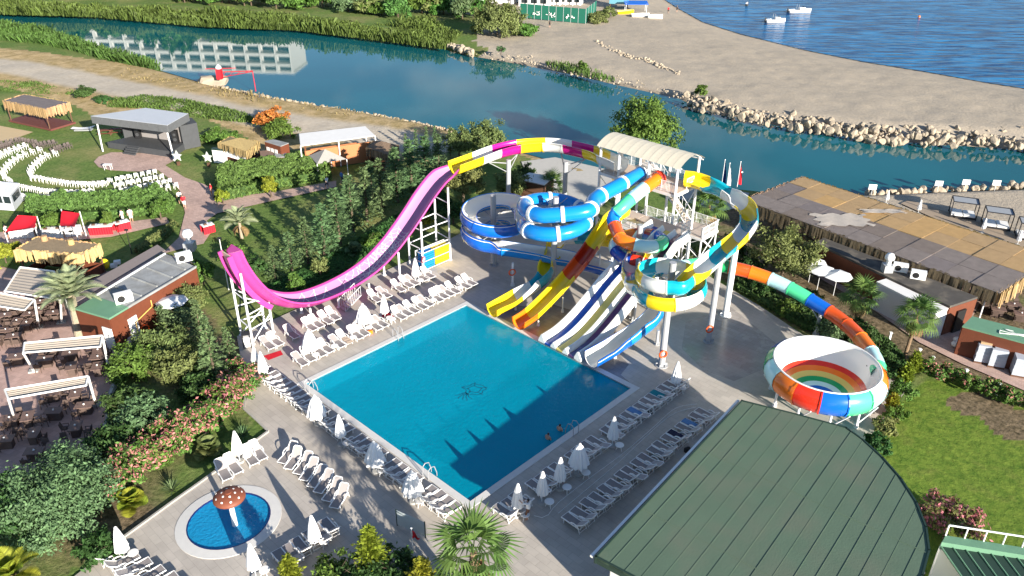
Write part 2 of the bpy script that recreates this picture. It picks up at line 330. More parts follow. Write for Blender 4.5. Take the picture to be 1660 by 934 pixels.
# ------------------------------------------------------------------ paved deck with the two pools let into it
def tiled(name, col, tile, rot, var=.06, groove=.8, patch=None, rough=.75):
    m = bpy.data.materials.new(name); m.use_nodes = True; nt = m.node_tree; N = nt.nodes; L = nt.links; b = N['Principled BSDF']; b.inputs['Roughness'].default_value = rough; b.inputs['Specular IOR Level'].default_value = .3
    tc = N.new('ShaderNodeTexCoord'); mp = N.new('ShaderNodeMapping'); mp.inputs['Rotation'].default_value = (0, 0, rot); L.new(tc.outputs['Object'], mp.inputs[0])
    br = N.new('ShaderNodeTexBrick'); br.inputs['Scale'].default_value = 1; br.inputs['Brick Width'].default_value = tile[0]; br.inputs['Row Height'].default_value = tile[1]; br.inputs['Mortar Size'].default_value = .012; br.inputs['Mortar Smooth'].default_value = .3
    br.inputs[1].default_value = (*[c * (1 - var) for c in col], 1); br.inputs[2].default_value = (*[c * (1 + var) for c in col], 1); br.inputs[3].default_value = (*[c * groove for c in col], 1); L.new(mp.outputs[0], br.inputs[0])
    no = N.new('ShaderNodeTexNoise'); no.inputs['Scale'].default_value = .35; no.inputs['Detail'].default_value = 7; no.inputs['Roughness'].default_value = .65; L.new(tc.outputs['Object'], no.inputs['Vector'])
    rp = N.new('ShaderNodeValToRGB'); rp.color_ramp.elements[0].position = .3; rp.color_ramp.elements[1].position = .7; rp.color_ramp.elements[0].color = (.8, .79, .78, 1); rp.color_ramp.elements[1].color = (1.08, 1.07, 1.05, 1); L.new(no.outputs[0], rp.inputs[0])
    mx = N.new('ShaderNodeMixRGB'); mx.blend_type = 'MULTIPLY'; mx.inputs[0].default_value = 1; L.new(br.outputs[0], mx.inputs[1]); L.new(rp.outputs[0], mx.inputs[2]); L.new(mx.outputs[0], b.inputs['Base Color'])
    r2 = N.new('ShaderNodeMapRange'); r2.inputs['To Min'].default_value = rough - .25; r2.inputs['To Max'].default_value = rough + .1; L.new(no.outputs[0], r2.inputs['Value']); L.new(r2.outputs[0], b.inputs['Roughness'])
    return m
M_DECK = tiled('pale_deck_tiles', (.47, .43, .38), (.9, .45), -A1, .06, .76)
M_PAVE = tiled('pink_block_paving', (.5, .355, .3), (.4, .2), R(30), .12, .75)
M_PAVE2 = tiled('red_brown_terrace_tiles', (.5, .345, .3), (.5, .5), R(20), .1, .75)
def sheet(name, polys, z, m, label):
    """flat sheet: polys[0] outline, the rest holes"""
    b = bmesh.new(); es = []
    if len(polys) == 1:
        f = b.faces.new([b.verts.new((p[0], p[1], z)) for p in polys[0]]); f.normal_update()
        if f.normal.z < 0: f.normal_flip()
        bmesh.ops.triangulate(b, faces=b.faces); me = bpy.data.meshes.new(name); b.to_mesh(me); b.free(); me.materials.append(m); o = bpy.data.objects.new(name, me); COL.objects.link(o); return struct(o, label)
    for pl in polys:
        vs = [b.verts.new((p[0], p[1], z)) for p in pl]
        es += [b.edges.new((vs[i], vs[(i + 1) % len(vs)])) for i in range(len(vs))]
    bmesh.ops.triangle_fill(b, edges=es, use_beauty=True, use_dissolve=False)
    for f in b.faces:
        if f.normal.z < 0: f.normal_flip()
    me = bpy.data.meshes.new(name); b.to_mesh(me); b.free(); me.materials.append(m); o = bpy.data.objects.new(name, me); COL.objects.link(o); return struct(o, label)
CP = .5  # coping width
copeO = [PF(-CP, -CP), PF(POOL_W + CP, -CP), PF(POOL_W + CP, POOL_L + CP), PF(-CP, POOL_L + CP)]
sheet('pool_deck', [DECKP, copeO, kell(KA + .62, KB + .62)], 0, M_DECK, 'pale tiled deck around both pools')
# kerb along the planted bed and along the lawn
M_KERB = mat('kerb_stone', (.38, .36, .32), .85, .15, 3)
M_COPE = mat('pool_coping', (.6, .585, .55), .6, .08, 2.5, bump=.1)
M_POOLTILE = tiled('pool_mosaic', (.12, .5, .62), (.05, .05), 0, .15, .9)
def pool_water(name, col, tr, bs, bstr, mixf):
    m = bpy.data.materials.new(name); m.use_nodes = True; nt = m.node_tree; N = nt.nodes; L = nt.links; b = N['Principled BSDF']
    b.inputs['Base Color'].default_value = (*col, 1); b.inputs['Roughness'].default_value = .06; b.inputs['IOR'].default_value = 1.333
    tc = N.new('ShaderNodeTexCoord'); n1 = N.new('ShaderNodeTexNoise'); n1.inputs['Scale'].default_value = bs; n1.inputs['Detail'].default_value = 3; n1.inputs['Distortion'].default_value = .6; L.new(tc.outputs['Object'], n1.inputs['Vector'])
    bu = N.new('ShaderNodeBump'); bu.inputs['Strength'].default_value = bstr; bu.inputs['Distance'].default_value = .06; L.new(n1.outputs[0], bu.inputs['Height']); L.new(bu.outputs[0], b.inputs['Normal'])
    n2 = N.new('ShaderNodeTexNoise'); n2.inputs['Scale'].default_value = .22; n2.inputs['Detail'].default_value = 3; L.new(tc.outputs['Object'], n2.inputs['Vector'])
    r = N.new('ShaderNodeValToRGB'); r.color_ramp.elements[0].color = (*[c * .86 for c in col], 1); r.color_ramp.elements[1].color = (*[c * 1.1 for c in col], 1); L.new(n2.outputs[0], r.inputs[0]); L.new(r.outputs[0], b.inputs['Base Color'])
    t = N.new('ShaderNodeBsdfTransparent'); t.inputs[0].default_value = (*tr, 1); ms = N.new('ShaderNodeMixShader'); ms.inputs[0].default_value = mixf; L.new(t.outputs[0], ms.inputs[1]); L.new(b.outputs[0], ms.inputs[2]); L.new(ms.outputs[0], N['Material Output'].inputs[0]); return m
mp_ = thing('swimming_pool', 'large rectangular turquoise swimming pool with pale stone coping', 'swimming pool', PF(POOL_W / 2, POOL_L / 2))
for i, (a, b_, c, d) in enumerate((((-CP, -CP), (POOL_W + CP, -CP), (POOL_W, 0), (0, 0)), ((POOL_W + CP, -CP), (POOL_W + CP, POOL_L + CP), (POOL_W, POOL_L), (POOL_W, 0)), ((POOL_W + CP, POOL_L + CP), (-CP, POOL_L + CP), (0, POOL_L), (POOL_W, POOL_L)), ((-CP, POOL_L + CP), (-CP, -CP), (0, 0), (0, POOL_L)))):
    m = MB(); m.prism([PF(*q) for q in (a, b_, c, d)], -.25, .03); m.build('coping', M_COPE, mp_, world=True)
m = MB(); ins = [PF(0, 0), PF(POOL_W, 0), PF(POOL_W, POOL_L), PF(0, POOL_L)]
m.poly([(p.x, p.y, -1.5) for p in ins])
for i in range(4): a, b_ = ins[i], ins[(i + 1) % 4]; m.poly([(b_.x, b_.y, -1.5), (a.x, a.y, -1.5), (a.x, a.y, .0), (b_.x, b_.y, .0)])
m.build('basin', M_POOLTILE, mp_, world=True)
m = MB(); m.poly([(p.x, p.y, -.09) for p in ins]); m.build('water', pool_water('pool_water', (.0, .33, .47), (.25, .8, .88), 3.4, .55, .66), mp_, world=True)
# line drawing laid in the pool floor: a turtle of thin dark strokes
em = MB(); ec = G(763, 634, -.1)
def stroke(mb, pts, wd, z):
    for a, b_ in zip(pts[:-1], pts[1:]):
        a = Vector((a[0], a[1], z)); b_ = Vector((b_[0], b_[1], z)); d = (b_ - a).normalized(); n = Vector((-d.y, d.x, 0)) * wd / 2; mb.add([a - n, b_ - n, b_ + n, a + n], [(0, 1, 2, 3)])
def ec_(x, y): return (ec.x + x * .85 + .05 * math.sin(y * 9), ec.y + y * .85 + .06 * math.sin(x * 8))
for k in range(5):
    a0 = R(90 + 72 * k)
    for rr in (.95, .55):
        pts = [ec_(.35 + rr * math.cos(a0 + R(q)) * (1 + .18 * math.cos(R(q * 5))), .25 + rr * .85 * math.sin(a0 + R(q))) for q in range(0, 76, 12)]; stroke(em, pts, .05, -.084)
    stroke(em, [ec_(.35 + .5 * math.cos(a0), .25 + .45 * math.sin(a0)), ec_(.35 + 1.25 * math.cos(a0), .25 + 1.1 * math.sin(a0))], .05, -.084)
for k in range(5):
    a = R(195 + 22 * k); pts = [ec_(-.3 + q * math.cos(a + .15 * q) * .9, -.25 + q * math.sin(a + .15 * q) * .9) for q in (0, .35, .7, 1.05, 1.3)]; stroke(em, pts, .05, -.084)
em.build('floor_emblem', mat('emblem_tiles', (.0, .05, .1), .6), mp_, world=True)
kp = thing('paddling_pool', 'small oval blue paddling pool with mushroom shower', 'paddling pool', KC)
m = MB(); o_, i_ = kell(KA + .65, KB + .65), kell(KA, KB); n = len(o_)
m.add([(p.x, p.y, .03) for p in o_] + [(p.x, p.y, .05) for p in i_] + [(p.x, p.y, -.3) for p in o_] + [(p.x, p.y, -.5) for p in i_], [(k, (k + 1) % n, n + (k + 1) % n, n + k) for k in range(n)] + [(n + k, n + (k + 1) % n, 3 * n + (k + 1) % n, 3 * n + k) for k in range(n)] + [(2 * n + k, 2 * n + (k + 1) % n, (k + 1) % n, k) for k in range(n)]); m.build('coping', M_COPE, kp, world=True)
m = MB(); m.poly([(p.x, p.y, -.45) for p in kell(KA + .05, KB + .05)]); m.build('basin', M_POOLTILE, kp, world=True)
m = MB(); m.poly([(p.x, p.y, -.06) for p in kell(KA + .02, KB + .02)]); m.build('water', pool_water('paddling_water', (.015, .31, .58), (.15, .6, .9), 5.0, .9, .75), kp, world=True)
m = MB(); rim = [(p.x, p.y, 0) for p in kell(KA - .01, KB - .01)]
m.sweep([(Vector(rim[i % n]), (Vector(rim[i % n]) - KC).normalized(), Vector((0, 0, 1))) for i in range(n + 1)], [(-.06, -.05), (.0, -.05), (.0, .045), (-.06, .045)]); m.build('tile_band', mat('dark_blue_tile', (.008, .02, .12), .4), kp, world=True)

# paved paths and terraces
def path(name, pts, z, m, label): return sheet(name, [[p.to_2d() for p in px(pts)]], z, m, label)
path('forecourt', [(152, 262), (160, 254), (180, 247), (215, 247), (250, 250), (284, 254), (283, 260), (268, 268), (258, 276), (240, 278), (210, 278), (178, 276), (160, 271)], .004, M_PAVE, 'pink paved forecourt in front of the stage')
path('footpath', [(250, 271), (268, 268), (300, 288), (332, 299), (350, 310), (345, 322), (440, 312), (545, 293), (545, 303), (440, 326), (352, 346), (335, 358), (345, 372), (330, 395), (300, 402), (262, 412), (290, 385), (300, 345), (292, 310), (275, 290)], .008, M_PAVE, 'pink paved footpath through the gardens')
path('buffet_terrace', [(-80, 382), (60, 372), (170, 364), (270, 352), (275, 362), (180, 384), (90, 392), (0, 402), (-80, 412)], .004, M_PAVE, 'paved strip behind the red buffet tables')
path('restaurant_terrace', [(-260, 470), (0, 432), (60, 445), (175, 440), (270, 412), (330, 430), (250, 470), (205, 545), (207, 560), (176, 640), (170, 700), (130, 762), (40, 800), (-200, 860), (-400, 800)], .006, M_PAVE2, 'red brown tiled restaurant terrace')
path('service_path', [(1215, 405), (1260, 410), (1420, 505), (1490, 555), (1560, 590), (1700, 650), (1700, 625), (1580, 566), (1560, 545), (1600, 470), (1640, 440), (1800, 480), (1800, 430), (1560, 400), (1440, 420), (1300, 390)], .006, M_PAVE, 'pink paved service path beside the beach bar')
path('dock', [(1105, 296), (1140, 300), (1215, 313), (1205, 335), (1160, 345), (1100, 322)], .01, M_CONC, 'grey concrete landing on the river')
path('gravel_yard', [(845, 262), (900, 255), (985, 275), (1000, 310), (975, 335), (925, 325), (860, 300)], .005, mat('pale_gravel', (.46, .44, .40), .9, .15, 3, bump=.4), 'pale gravel yard by the river')
path('sand_pitch', [(-60, 205), (0, 204), (54, 214), (16, 228), (-80, 232)], .004, mat('raked_sand', (.5, .38, .22), .95, .1, 2, bump=.3), 'square of raked sand on the lawn')
M_WETDECK = tiled('wet_deck_tiles', (.25, .225, .2), (.9, .45), -A1, .1, .7, rough=.3)
sheet('wet_deck', [[PF(s, t).to_2d() for s, t in ((1.6, 17.5), (2.4, 19.6), (4.2, 20.6), (5.2, 22.4), (7.6, 22.9), (8.8, 21.6), (10.2, 23.6), (12.4, 22.8), (13.6, 20.6), (16.2, 19.4), (16.6, 17.8), (17.8, 17.45))]], .004, M_WETDECK, 'wet paving below the slide ends')
def kerb(name, pts, w, h, label, m):
    t = thing(name, label, 'kerb' if h < .3 else 'wall', G(*pts[len(pts) // 2])); P = [G(*p) for p in pts]
    for a, b in zip(P[:-1], P[1:]): d = b - a; q = MB(); q.box(((a.x + b.x) / 2, (a.y + b.y) / 2, h / 2), (d.length - .01, w, h), math.atan2(d.y, d.x)); q.build('kerb_stone' if h < .3 else 'wall_block', m, t, world=True)
kerb('bed_kerb', [(200, 872), (240, 843), (280, 814), (320, 786), (360, 757), (398, 727), (435, 700), (415, 681), (395, 663), (400, 630), (392, 590)], .15, .1, 'stone kerb between the oleander bed and the deck', M_KERB)
kerb('garden_wall', [(213, 552), (205, 585), (190, 620), (180, 650), (176, 690), (160, 725), (130, 762), (95, 785)], .22, .55, 'low curved wall along the restaurant terrace', M_CONC)
sheet('damp_deck', [[p.to_2d() for p in px([(1112, 522), (1150, 508), (1185, 498), (1225, 530), (1262, 560), (1235, 600), (1190, 618), (1140, 600), (1105, 565)])]], .004, tiled('damp_deck_tiles', (.36, .33, .3), (.9, .45), -A1, .1, .7, rough=.33), 'damp shiny paving beside the loop slide posts')
# ------------------------------------------------------------------ slides
def crom(P, step=.28):
    P = [Vector(p) for p in P]; Q = [P[0] * 2 - P[1]] + P + [P[-1] * 2 - P[-2]]; out = []
    for i in range(1, len(Q) - 2):
        a, b, c, d = Q[i - 1:i + 3]; n = max(2, int((c - b).length / .12))
        for k in range(n):
            t = k / n; out.append(.5 * ((2 * b) + (c - a) * t + (2 * a - 5 * b + 4 * c - d) * t * t + (3 * b - a - 3 * c + d) * t ** 3))
    out.append(P[-1]); res = [out[0]]; acc = 0
    for a, b in zip(out[:-1], out[1:]):
        acc += (b - a).length
        if acc >= step: res.append(b); acc = 0
    if (res[-1] - out[-1]).length > .05: res.append(out[-1])
    return res
def frames(pts, bank=0.0):
    fr = []
    for i, p in enumerate(pts):
        t = (pts[min(i + 1, len(pts) - 1)] - pts[max(i - 1, 0)]).normalized(); s = t.cross(Vector((0, 0, 1))).normalized(); fr.append((p, s, s.cross(t).normalized()))
    if bank:
        out = []
        for i, (p, s, u) in enumerate(fr):
            a = fr[max(i - 4, 0)][1]; b = fr[min(i + 4, len(fr) - 1)][1]; k = max(-.5, min(.5, a.cross(b).z * bank)); out.append((p, (s * math.cos(k) + u * math.sin(k)), (u * math.cos(k) - s * math.sin(k))))
        return out
    return fr
def helix(c, R_, a0, a1, z0, z1, n=None):
    n = n or max(3, int(abs(a1 - a0) / 20)); return [Vector((c[0] + R_ * math.cos(R(a0 + (a1 - a0) * i / n)), c[1] + R_ * math.sin(R(a0 + (a1 - a0) * i / n)), z0 + (z1 - z0) * i / n)) for i in range(n + 1)]
def uprof(r, wall, th=.05, n=10, wide=1.0):
    inn = [(-r * wide, r + wall)] + [(r * wide * math.cos(math.pi + math.pi * k / n), r + r * math.sin(math.pi + math.pi * k / n)) for k in range(n + 1)] + [(r * wide, r + wall)]
    ro = r + th
    out = [(r * wide + .11, r + wall), (r * wide + .11, r + wall - .06), (ro * wide, r + wall - .06)] + [(ro * wide * math.cos(-math.pi * k / n), r + ro * math.sin(-math.pi * k / n)) for k in range(n + 1)] + [(-ro * wide, r + wall - .06), (-r * wide - .11, r + wall - .06), (-r * wide - .11, r + wall)]
    return inn + out, len(inn) - 1
def flume(root, pts, cols, r=.62, wall=.25, seg=2.2, inner=None, bank=0.0, wide=1.0, rib=True):
    """open trough made of flanged fibreglass segments, each one a part"""
    prof, ni = uprof(r, wall, wide=wide); fr = frames(pts, bank); n = len(prof); per = max(2, round(seg / .28)); i = 0; k = 0
    big, _ = uprof(r + .02, wall - .01, th=.11, wide=wide)
    while i < len(fr) - 1:
        j = min(i + per, len(fr) - 1)
        if len(fr) - 1 - j < per // 2: j = len(fr) - 1
        m = MB(); sub = fr[i:j + 1]
        vs = [p + s * a + u * b for p, s, u in sub for a, b in prof]; fs = []; mi = []
        for q in range(len(sub) - 1):
            for e in range(n): fs.append((q * n + e, (q + 1) * n + e, (q + 1) * n + (e + 1) % n, q * n + (e + 1) % n)); mi.append(0 if e < ni else 1)
        m.v = [tuple(v) for v in vs]; m.f = fs; m.m = mi
        if rib and i > 0:
            p, s, u = fr[i]; t = (fr[i + 1][0] - p).normalized() * .07; o = big[ni + 3:-2]
            m.add([p + s * a + u * b for a, b in o] + [p + t + s * a + u * b for a, b in o], [(q, q + 1, len(o) + q + 1, len(o) + q) for q in range(len(o) - 1)], 1)
        c = cols[k % len(cols)]; ci = inner[k % len(inner)] if inner else c
        m.build('segment', [ci, c], root, smooth=True, world=True); i = j; k += 1
def tubeslide(root, pts, cols, r=.62, seg=2.2, ring=None, ringw=.16):
    fr = frames(pts); per = max(2, round(seg / .28)); i = 0; k = 0; n = 16
    prof = [(r * math.cos(2 * math.pi * q / n), r * math.sin(2 * math.pi * q / n)) for q in range(n)]
    while i < len(fr) - 1:
        j = min(i + per, len(fr) - 1)
        if len(fr) - 1 - j < per // 2: j = len(fr) - 1
        m = MB(); m.sweep(fr[i:j + 1], prof); m.build('segment', cols[k % len(cols)], root, smooth=True, world=True)
        if ring or i > 0:
            p, s, u = fr[i]; t = (fr[min(i + 1, len(fr) - 1)][0] - p).normalized(); w = ringw if ring else .05; e = .075 if ring else .035
            pr = [((r + e) * math.cos(2 * math.pi * q / n), (r + e) * math.sin(2 * math.pi * q / n)) for q in range(n)]; pi_ = [((r - .01) * math.cos(2 * math.pi * q / n), (r - .01) * math.sin(2 * math.pi * q / n)) for q in range(n)]
            m = MB(); m.sweep([(p - t * w, s, u), (p + t * w, s, u)], pr); 
            for sg in (-1, 1): m.add([p + t * w * sg + s * a + u * b for a, b in pr] + [p + t * w * sg + s * a + u * b for a, b in pi_], [(q, (q + 1) % n, n + (q + 1) % n, n + q) for q in range(n)])
            m.build('joint_ring', ring or cols[k % len(cols)], root, smooth=False, world=True)
        i = j; k += 1
def post(root, x, y, h, r=.22, m=None, arms=(), base=True, name='post', z0=0):
    b = MB(); b.tube((x, y, z0), (x, y, h), r, n=14)
    if base:
        b.tube((x, y, z0), (x, y, z0 + .06), r * 1.9, n=14)
        for k in range(6): a = k * math.pi / 3; b.box((x + math.cos(a) * r * 1.35, y + math.sin(a) * r * 1.35, z0 + .16), (r * .7, .03, .22), a)
    o = b.build(name, m or M_GPOST, root, world=True)
    for q, z in arms:
        b = MB(); q = Vector(q); b.tube((x, y, z), q, .06, n=6); b.tube((x, y, z - 1.0), q, .045, n=6); b.build('bracket', M_STEEL, root, world=True)
    return o
C = dict(white=gloss('white', '#e9e8e2'), mag=gloss('magenta', '#c2187f'), yel=gloss('yellow', '#f0d21e'), pink=mat('gel_pink', (.47, .055, .25), .25, .06, 1.2, coat=.25), rose=mat('gel_rose', (.43, .19, .35), .25, .06, 1.2, coat=.25), blue=gloss('blue', '#0f5fc0'), sky=gloss('sky_blue', '#1480cc'),
         teal=gloss('teal', '#10a0b4'), org=gloss('orange', '#f07818'), dorg=gloss('burnt_orange', '#d8541c'), mint=gloss('mint', '#4fcf90'), green=gloss('green', '#1f9a5a'), pale=gloss('pale_aqua', '#b8e4e4'), red=gloss('red', '#d8321c'), dred=gloss('dark_red', '#a8280e'), purp=gloss('purple', '#5a3560'), sand=gloss('sand_yellow', '#d9c76a'), navy=gloss('royal_blue', '#0a3f9e'))
# --- pink boomerang slide
SP = -8.9
pk = thing('boomerang_slide', 'tall pink half-pipe slide with white web print and striped entry chute', 'water slide', PF(SP, 11))
prof_tz = [(23.9, 8.2), (23, 8.05), (22, 7.65), (20.5, 6.55), (19, 5.2), (17.5, 3.95), (16, 2.85), (14, 1.75), (12, 1.1), (10, .78), (8, .7), (6.2, .85), (4.6, 1.35), (3.3, 2.1), (2.2, 3.05), (1.3, 4.25), (.6, 5.6), (.1, 7.0), (-.15, 8.2)]
pkp = crom([PF(SP, t, z) for t, z in prof_tz], .3); pkf = frames(pkp)
def pkprof(th=.07):
    inn = [(-1.26, .86)] + [(x, .72 * (abs(x) / 1.14) ** 2.2) for x in [-1.14 + .162857 * k for k in range(15)]] + [(1.26, .86)]
    return inn + [(1.38, .84), (1.38, .7)] + [(x, .72 * (abs(x) / 1.2) ** 2.2 - th) for x in [1.19 - .17 * k for k in range(15)]] + [(-1.38, .7), (-1.38, .84)], len(inn) - 1
PP, PNI = pkprof()
i = 0; per = 7
while i < len(pkf) - 1:
    j = min(i + per, len(pkf) - 1); j = len(pkf) - 1 if len(pkf) - 1 - j < 3 else j; sub = pkf[i:j + 1]; n = len(PP)
    taper = lambda q: (.62 + .38 * q / 3) if q <= 3 else (1.0 if q < len(pkf) - 16 else 1.0 - .42 * (q - len(pkf) + 16) / 15)
    m = MB(); m.v = [tuple(p + s * a * taper(i + q) + u * b) for q, (p, s, u) in enumerate(sub) for a, b in PP]
    for q in range(len(sub) - 1):
        for e in range(n): m.f.append((q * n + e, (q + 1) * n + e, (q + 1) * n + (e + 1) % n, q * n + (e + 1) % n)); m.m.append(0 if 1 <= e < PNI - 1 else 1)
    m.build('segment', [C['rose'], C['pink']], pk, smooth=True, world=True); i = j
p_, s_e, u_e = pkf[-1]; m = MB(); m.poly([p_ + s_e * a * .58 + u_e * b for a, b in PP[:PNI + 1]]); m.build('end_plate', C['pink'], pk, world=True)
# web print: thin white strokes lying on the trough surface
wb_ = MB()
def pkpoint(si, x): # si frame index (float), x across
    i0 = max(0, min(len(pkf) - 2, int(si))); f = si - i0; p = pkf[i0][0].lerp(pkf[i0 + 1][0], f); s, u = pkf[i0][1], pkf[i0][2]; return p + s * x + u * (.72 * (min(1.14, abs(x)) / 1.14) ** 2.2 + .016), u
def webline(a, b, wd=.045):
    n = 7; pts = [pkpoint(a[0] + (b[0] - a[0]) * k / n, a[1] + (b[1] - a[1]) * k / n) for k in range(n + 1)]
    for (p, u), (q, _) in zip(pts[:-1], pts[1:]):
        d = (q - p)
        if d.length < 1e-4: continue
        nn = d.normalized().cross(u).normalized() * wd / 2; wb_.add([p - nn, q - nn, q + nn, p + nn], [(0, 1, 2, 3)])
nf = len(pkf)
rw = random.Random(4)
for c0, c1, rr, spokes in ((nf * .42, .15, 9.0, 13), (nf * .62, -.5, 7.0, 11), (nf * .31, .3, 6.0, 9)):
    ang = [2 * math.pi * k / spokes + rw.uniform(-.1, .1) for k in range(spokes)]
    cl = lambda si, x: (max(1, min(nf - 3, si)), max(-1.12, min(1.12, x)))
    for a in ang: webline((c0, c1), cl(c0 + math.cos(a) * rr, c1 + math.sin(a) * rr * .3), .06)
    for ring in (.2, .36, .53, .72, .92):
        for k in range(spokes):
            a, b = ang[k], ang[(k + 1) % spokes]; q = ring * rr; mid = (a + ((b - a) % (2 * math.pi)) / 2)
            P0 = cl(c0 + math.cos(a) * q, c1 + math.sin(a) * q * .3); P1 = cl(c0 + math.cos(b) * q, c1 + math.sin(b) * q * .3); Pm = cl(c0 + math.cos(mid) * q * .86, c1 + math.sin(mid) * q * .86 * .3)
            webline(P0, Pm, .04); webline(Pm, P1, .04)
wb_.build('web_print', C['white'], pk, world=True)
# beige backing of the steep end, with its steel legs
i0 = [i for i, (p, s, u) in enumerate(pkf) if p.z > 2.6 and i > nf // 2]
bk = MB(); sub = [(pkf[i][0], pkf[i][1], pkf[i][2]) for i in i0]; bk.sweep(sub, [(-.62, -.2), (.62, -.2), (.62, -.12), (-.62, -.12)], caps=True); bk.build('backing_panel', mat('raw_fibreglass', (.55, .43, .34), .6, .1, 2), pk, world=True)
for s_ in (-.72, .72):
    bk = MB(); bk.sweep(sub, [(s_ - .06, -.5), (s_ + .06, -.5), (s_ + .06, -.05), (s_ - .06, -.05)], caps=True); bk.build('beam', C['pink'], pk, world=True)
def frame_leg(s, t, h, lean=(0, 0)): b = MB(); b.tube(PF(s, t), PF(s + lean[0], t + lean[1], h), .1, n=10); b.tube(PF(s, t), PF(s, t, .05), .2, n=10); b.build('leg', M_WSTEEL, pk, world=True)
for s, t, h in ((-9.9, .2, 6.6), (-7.9, .1, 6.6), (-8.35, 2.3, 2.9), (-9.45, 2.2, 2.9), (-8.35, 6.05, .8), (-9.4, 5.8, .8), (-7.9, 8.7, .85), (-9.9, 9, .85), (-7.75, 12, 1.2), (-9.9, 12, 1.2), (-7.75, 15.6, 3.1), (-9.9, 15.4, 3.1), (-7.9, 18.6, 5.2), (-9.9, 18.6, 5.3), (-7.8, 22.05, 7.7), (-10.1, 22.3, 7.7)): frame_leg(s, t, h)
def strut(a, b, r=.055, par=None, m=None, name='strut'): q = MB(); q.tube(a, b, r, n=6); q.build(name, m or M_WSTEEL, par or pk, world=True)
for s1, s2, t1, t2 in ((-9.9, -9.45, .2, 2.2), (-7.9, -8.35, .1, 2.3)):
    for z in (1.4, 2.8): strut(PF(s1, t1, z), PF(s2, t2, z))
    strut(PF(s1, t1, .1), PF(s2, t2, 1.9)); strut(PF(s1, t1, 4.4), PF(s2, t2, 2.8))
for z in (1.6, 4.2): strut(PF(-9.9, .2, z), PF(-7.9, .1, z))
for z in (2.3, 4.3):
    for a, b in (((-7.9, 18.6), (-9.9, 18.6)), ((-7.9, 18.6), (-7.8, 22.05)), ((-9.9, 18.6), (-10.1, 22.3)), ((-7.8, 22.05), (-10.1, 22.3))): strut(PF(*a, z), PF(*b, z))
strut(PF(-7.8, 22.05, 6.1), PF(-10.1, 22.3, 6.1))
ups = crom([G(1006, 280, 9.3), G(994, 274, 9.3), G(979, 268, 9.25), PF(.0, 34.6, 9.15), PF(-2.1, 34.85, 9.0), PF(-4.8, 34.6, 8.9), PF(-6.6, 33.8, 8.75), PF(-8.1, 32.1, 8.6), PF(-8.85, 29.8, 8.45), PF(-8.95, 27, 8.3), PF(SP, 23.95, 8.25)])
flume(pk, ups, [C['yel'], C['white'], C['yel'], C['mag'], C['white'], C['yel'], C['mag'], C['white'], C['yel']], .8, .35, 2.05)
for _o, _c in zip([o for o in kids(pk) if o.name.startswith('segment')][-8:], ('white', 'yel') + ('mag', 'white', 'yel') * 2): _o.data.materials[0] = C[_c]; _o.data.materials[1] = C[_c]
post(pk, *PF(-8.0, 30.6).to_2d(), 8.3, .24, M_GPOST, [(PF(-9.0, 28.6, 8.3), 7.9), (PF(-8.2, 32.2, 8.5), 7.9)])
post(pk, *PF(-2.9, 33.6).to_2d(), 8.6, .24, M_GPOST, [(PF(-4.4, 34.6, 8.8), 8.2), (PF(-1.4, 34.8, 8.9), 8.2)])
# --- blue tube that opens into a trough
BC = (3.81, 66.0); VC = (-1.83, 70.85)
bl = thing('tube_slide', 'blue tube slide with white joint rings coiling down into an open trough', 'water slide', (BC[0], BC[1], 0))
bt = [G(1040, 281, 9.75), G(1005, 300, 9.5), G(965, 323, 9.15), (6.4, 63.5, 8.95)] + helix(BC, 2.8, 275, 180 - 360, 8.7, 6.45)[1:]
tubeslide(bl, crom(bt), [C['sky']], .66, 2.25, C['white'])
ft = [Vector((1.01, 66.0, 5.9)), Vector((.98, 67.8, 5.75)), Vector((.98, 69.4, 5.6))] + [v - Vector((0, 0, .1)) for v in helix(VC, 2.8, 0, 630, 5.6, 2.75)] + [PF(3.0, 25.35, 2.35), PF(5.2, 26.3, 2.2), PF(7.6, 27.1, 2.05), PF(10.4, 27.9, 1.9), PF(12.8, 27.7, 1.8), PF(14.7, 26.2, 1.65), PF(15.35, 23.8, 1.4), PF(15.4, 21.6, 1.1), PF(15.0, 19.4, .7), PF(14.6, 17.6, .4), PF(14.45, 16.7, .32)]
flume(bl, crom(ft), [C['blue'], C['sky'], C['sky'], C['blue']], .72, .35, 3.2, inner=[C['white']], bank=1.2)
for sg in (-1, 1):
    fr_ = frames(crom(ft), 1.2); m = MB(); m.sweep(fr_, [(sg * .785, .86), (sg * .805, .86), (sg * .805, .92), (sg * .785, .92)]); m.build('stripe', C['white'], bl, world=True)
post(bl, *BC, 9.2, .27, M_GPOST); post(bl, *VC, 7.4, .27, M_GPOST)
for q in ((831, 463),): g = G(*q); post(bl, g.x, g.y, 2.4, .11, M_WSTEEL)
for c, zz in ((BC, (8.2, 6.6)), (VC, (5.0, 3.4))):
    for z in zz:
        for a in range(0, 360, 60): strut((c[0], c[1], z), (c[0] + 2.3 * math.cos(R(a)), c[1] + 2.3 * math.sin(R(a)), z + .1), .04, bl, M_STEEL, 'bracket')
post(bl, *PF(7.2, 25.9).to_2d(), 2.0, .15, M_GPOST); post(bl, *PF(14.8, 19.4).to_2d(), .7, .08, M_WSTEEL); post(bl, *PF(16.1, 23.4).to_2d(), 1.4, .12, M_GPOST)
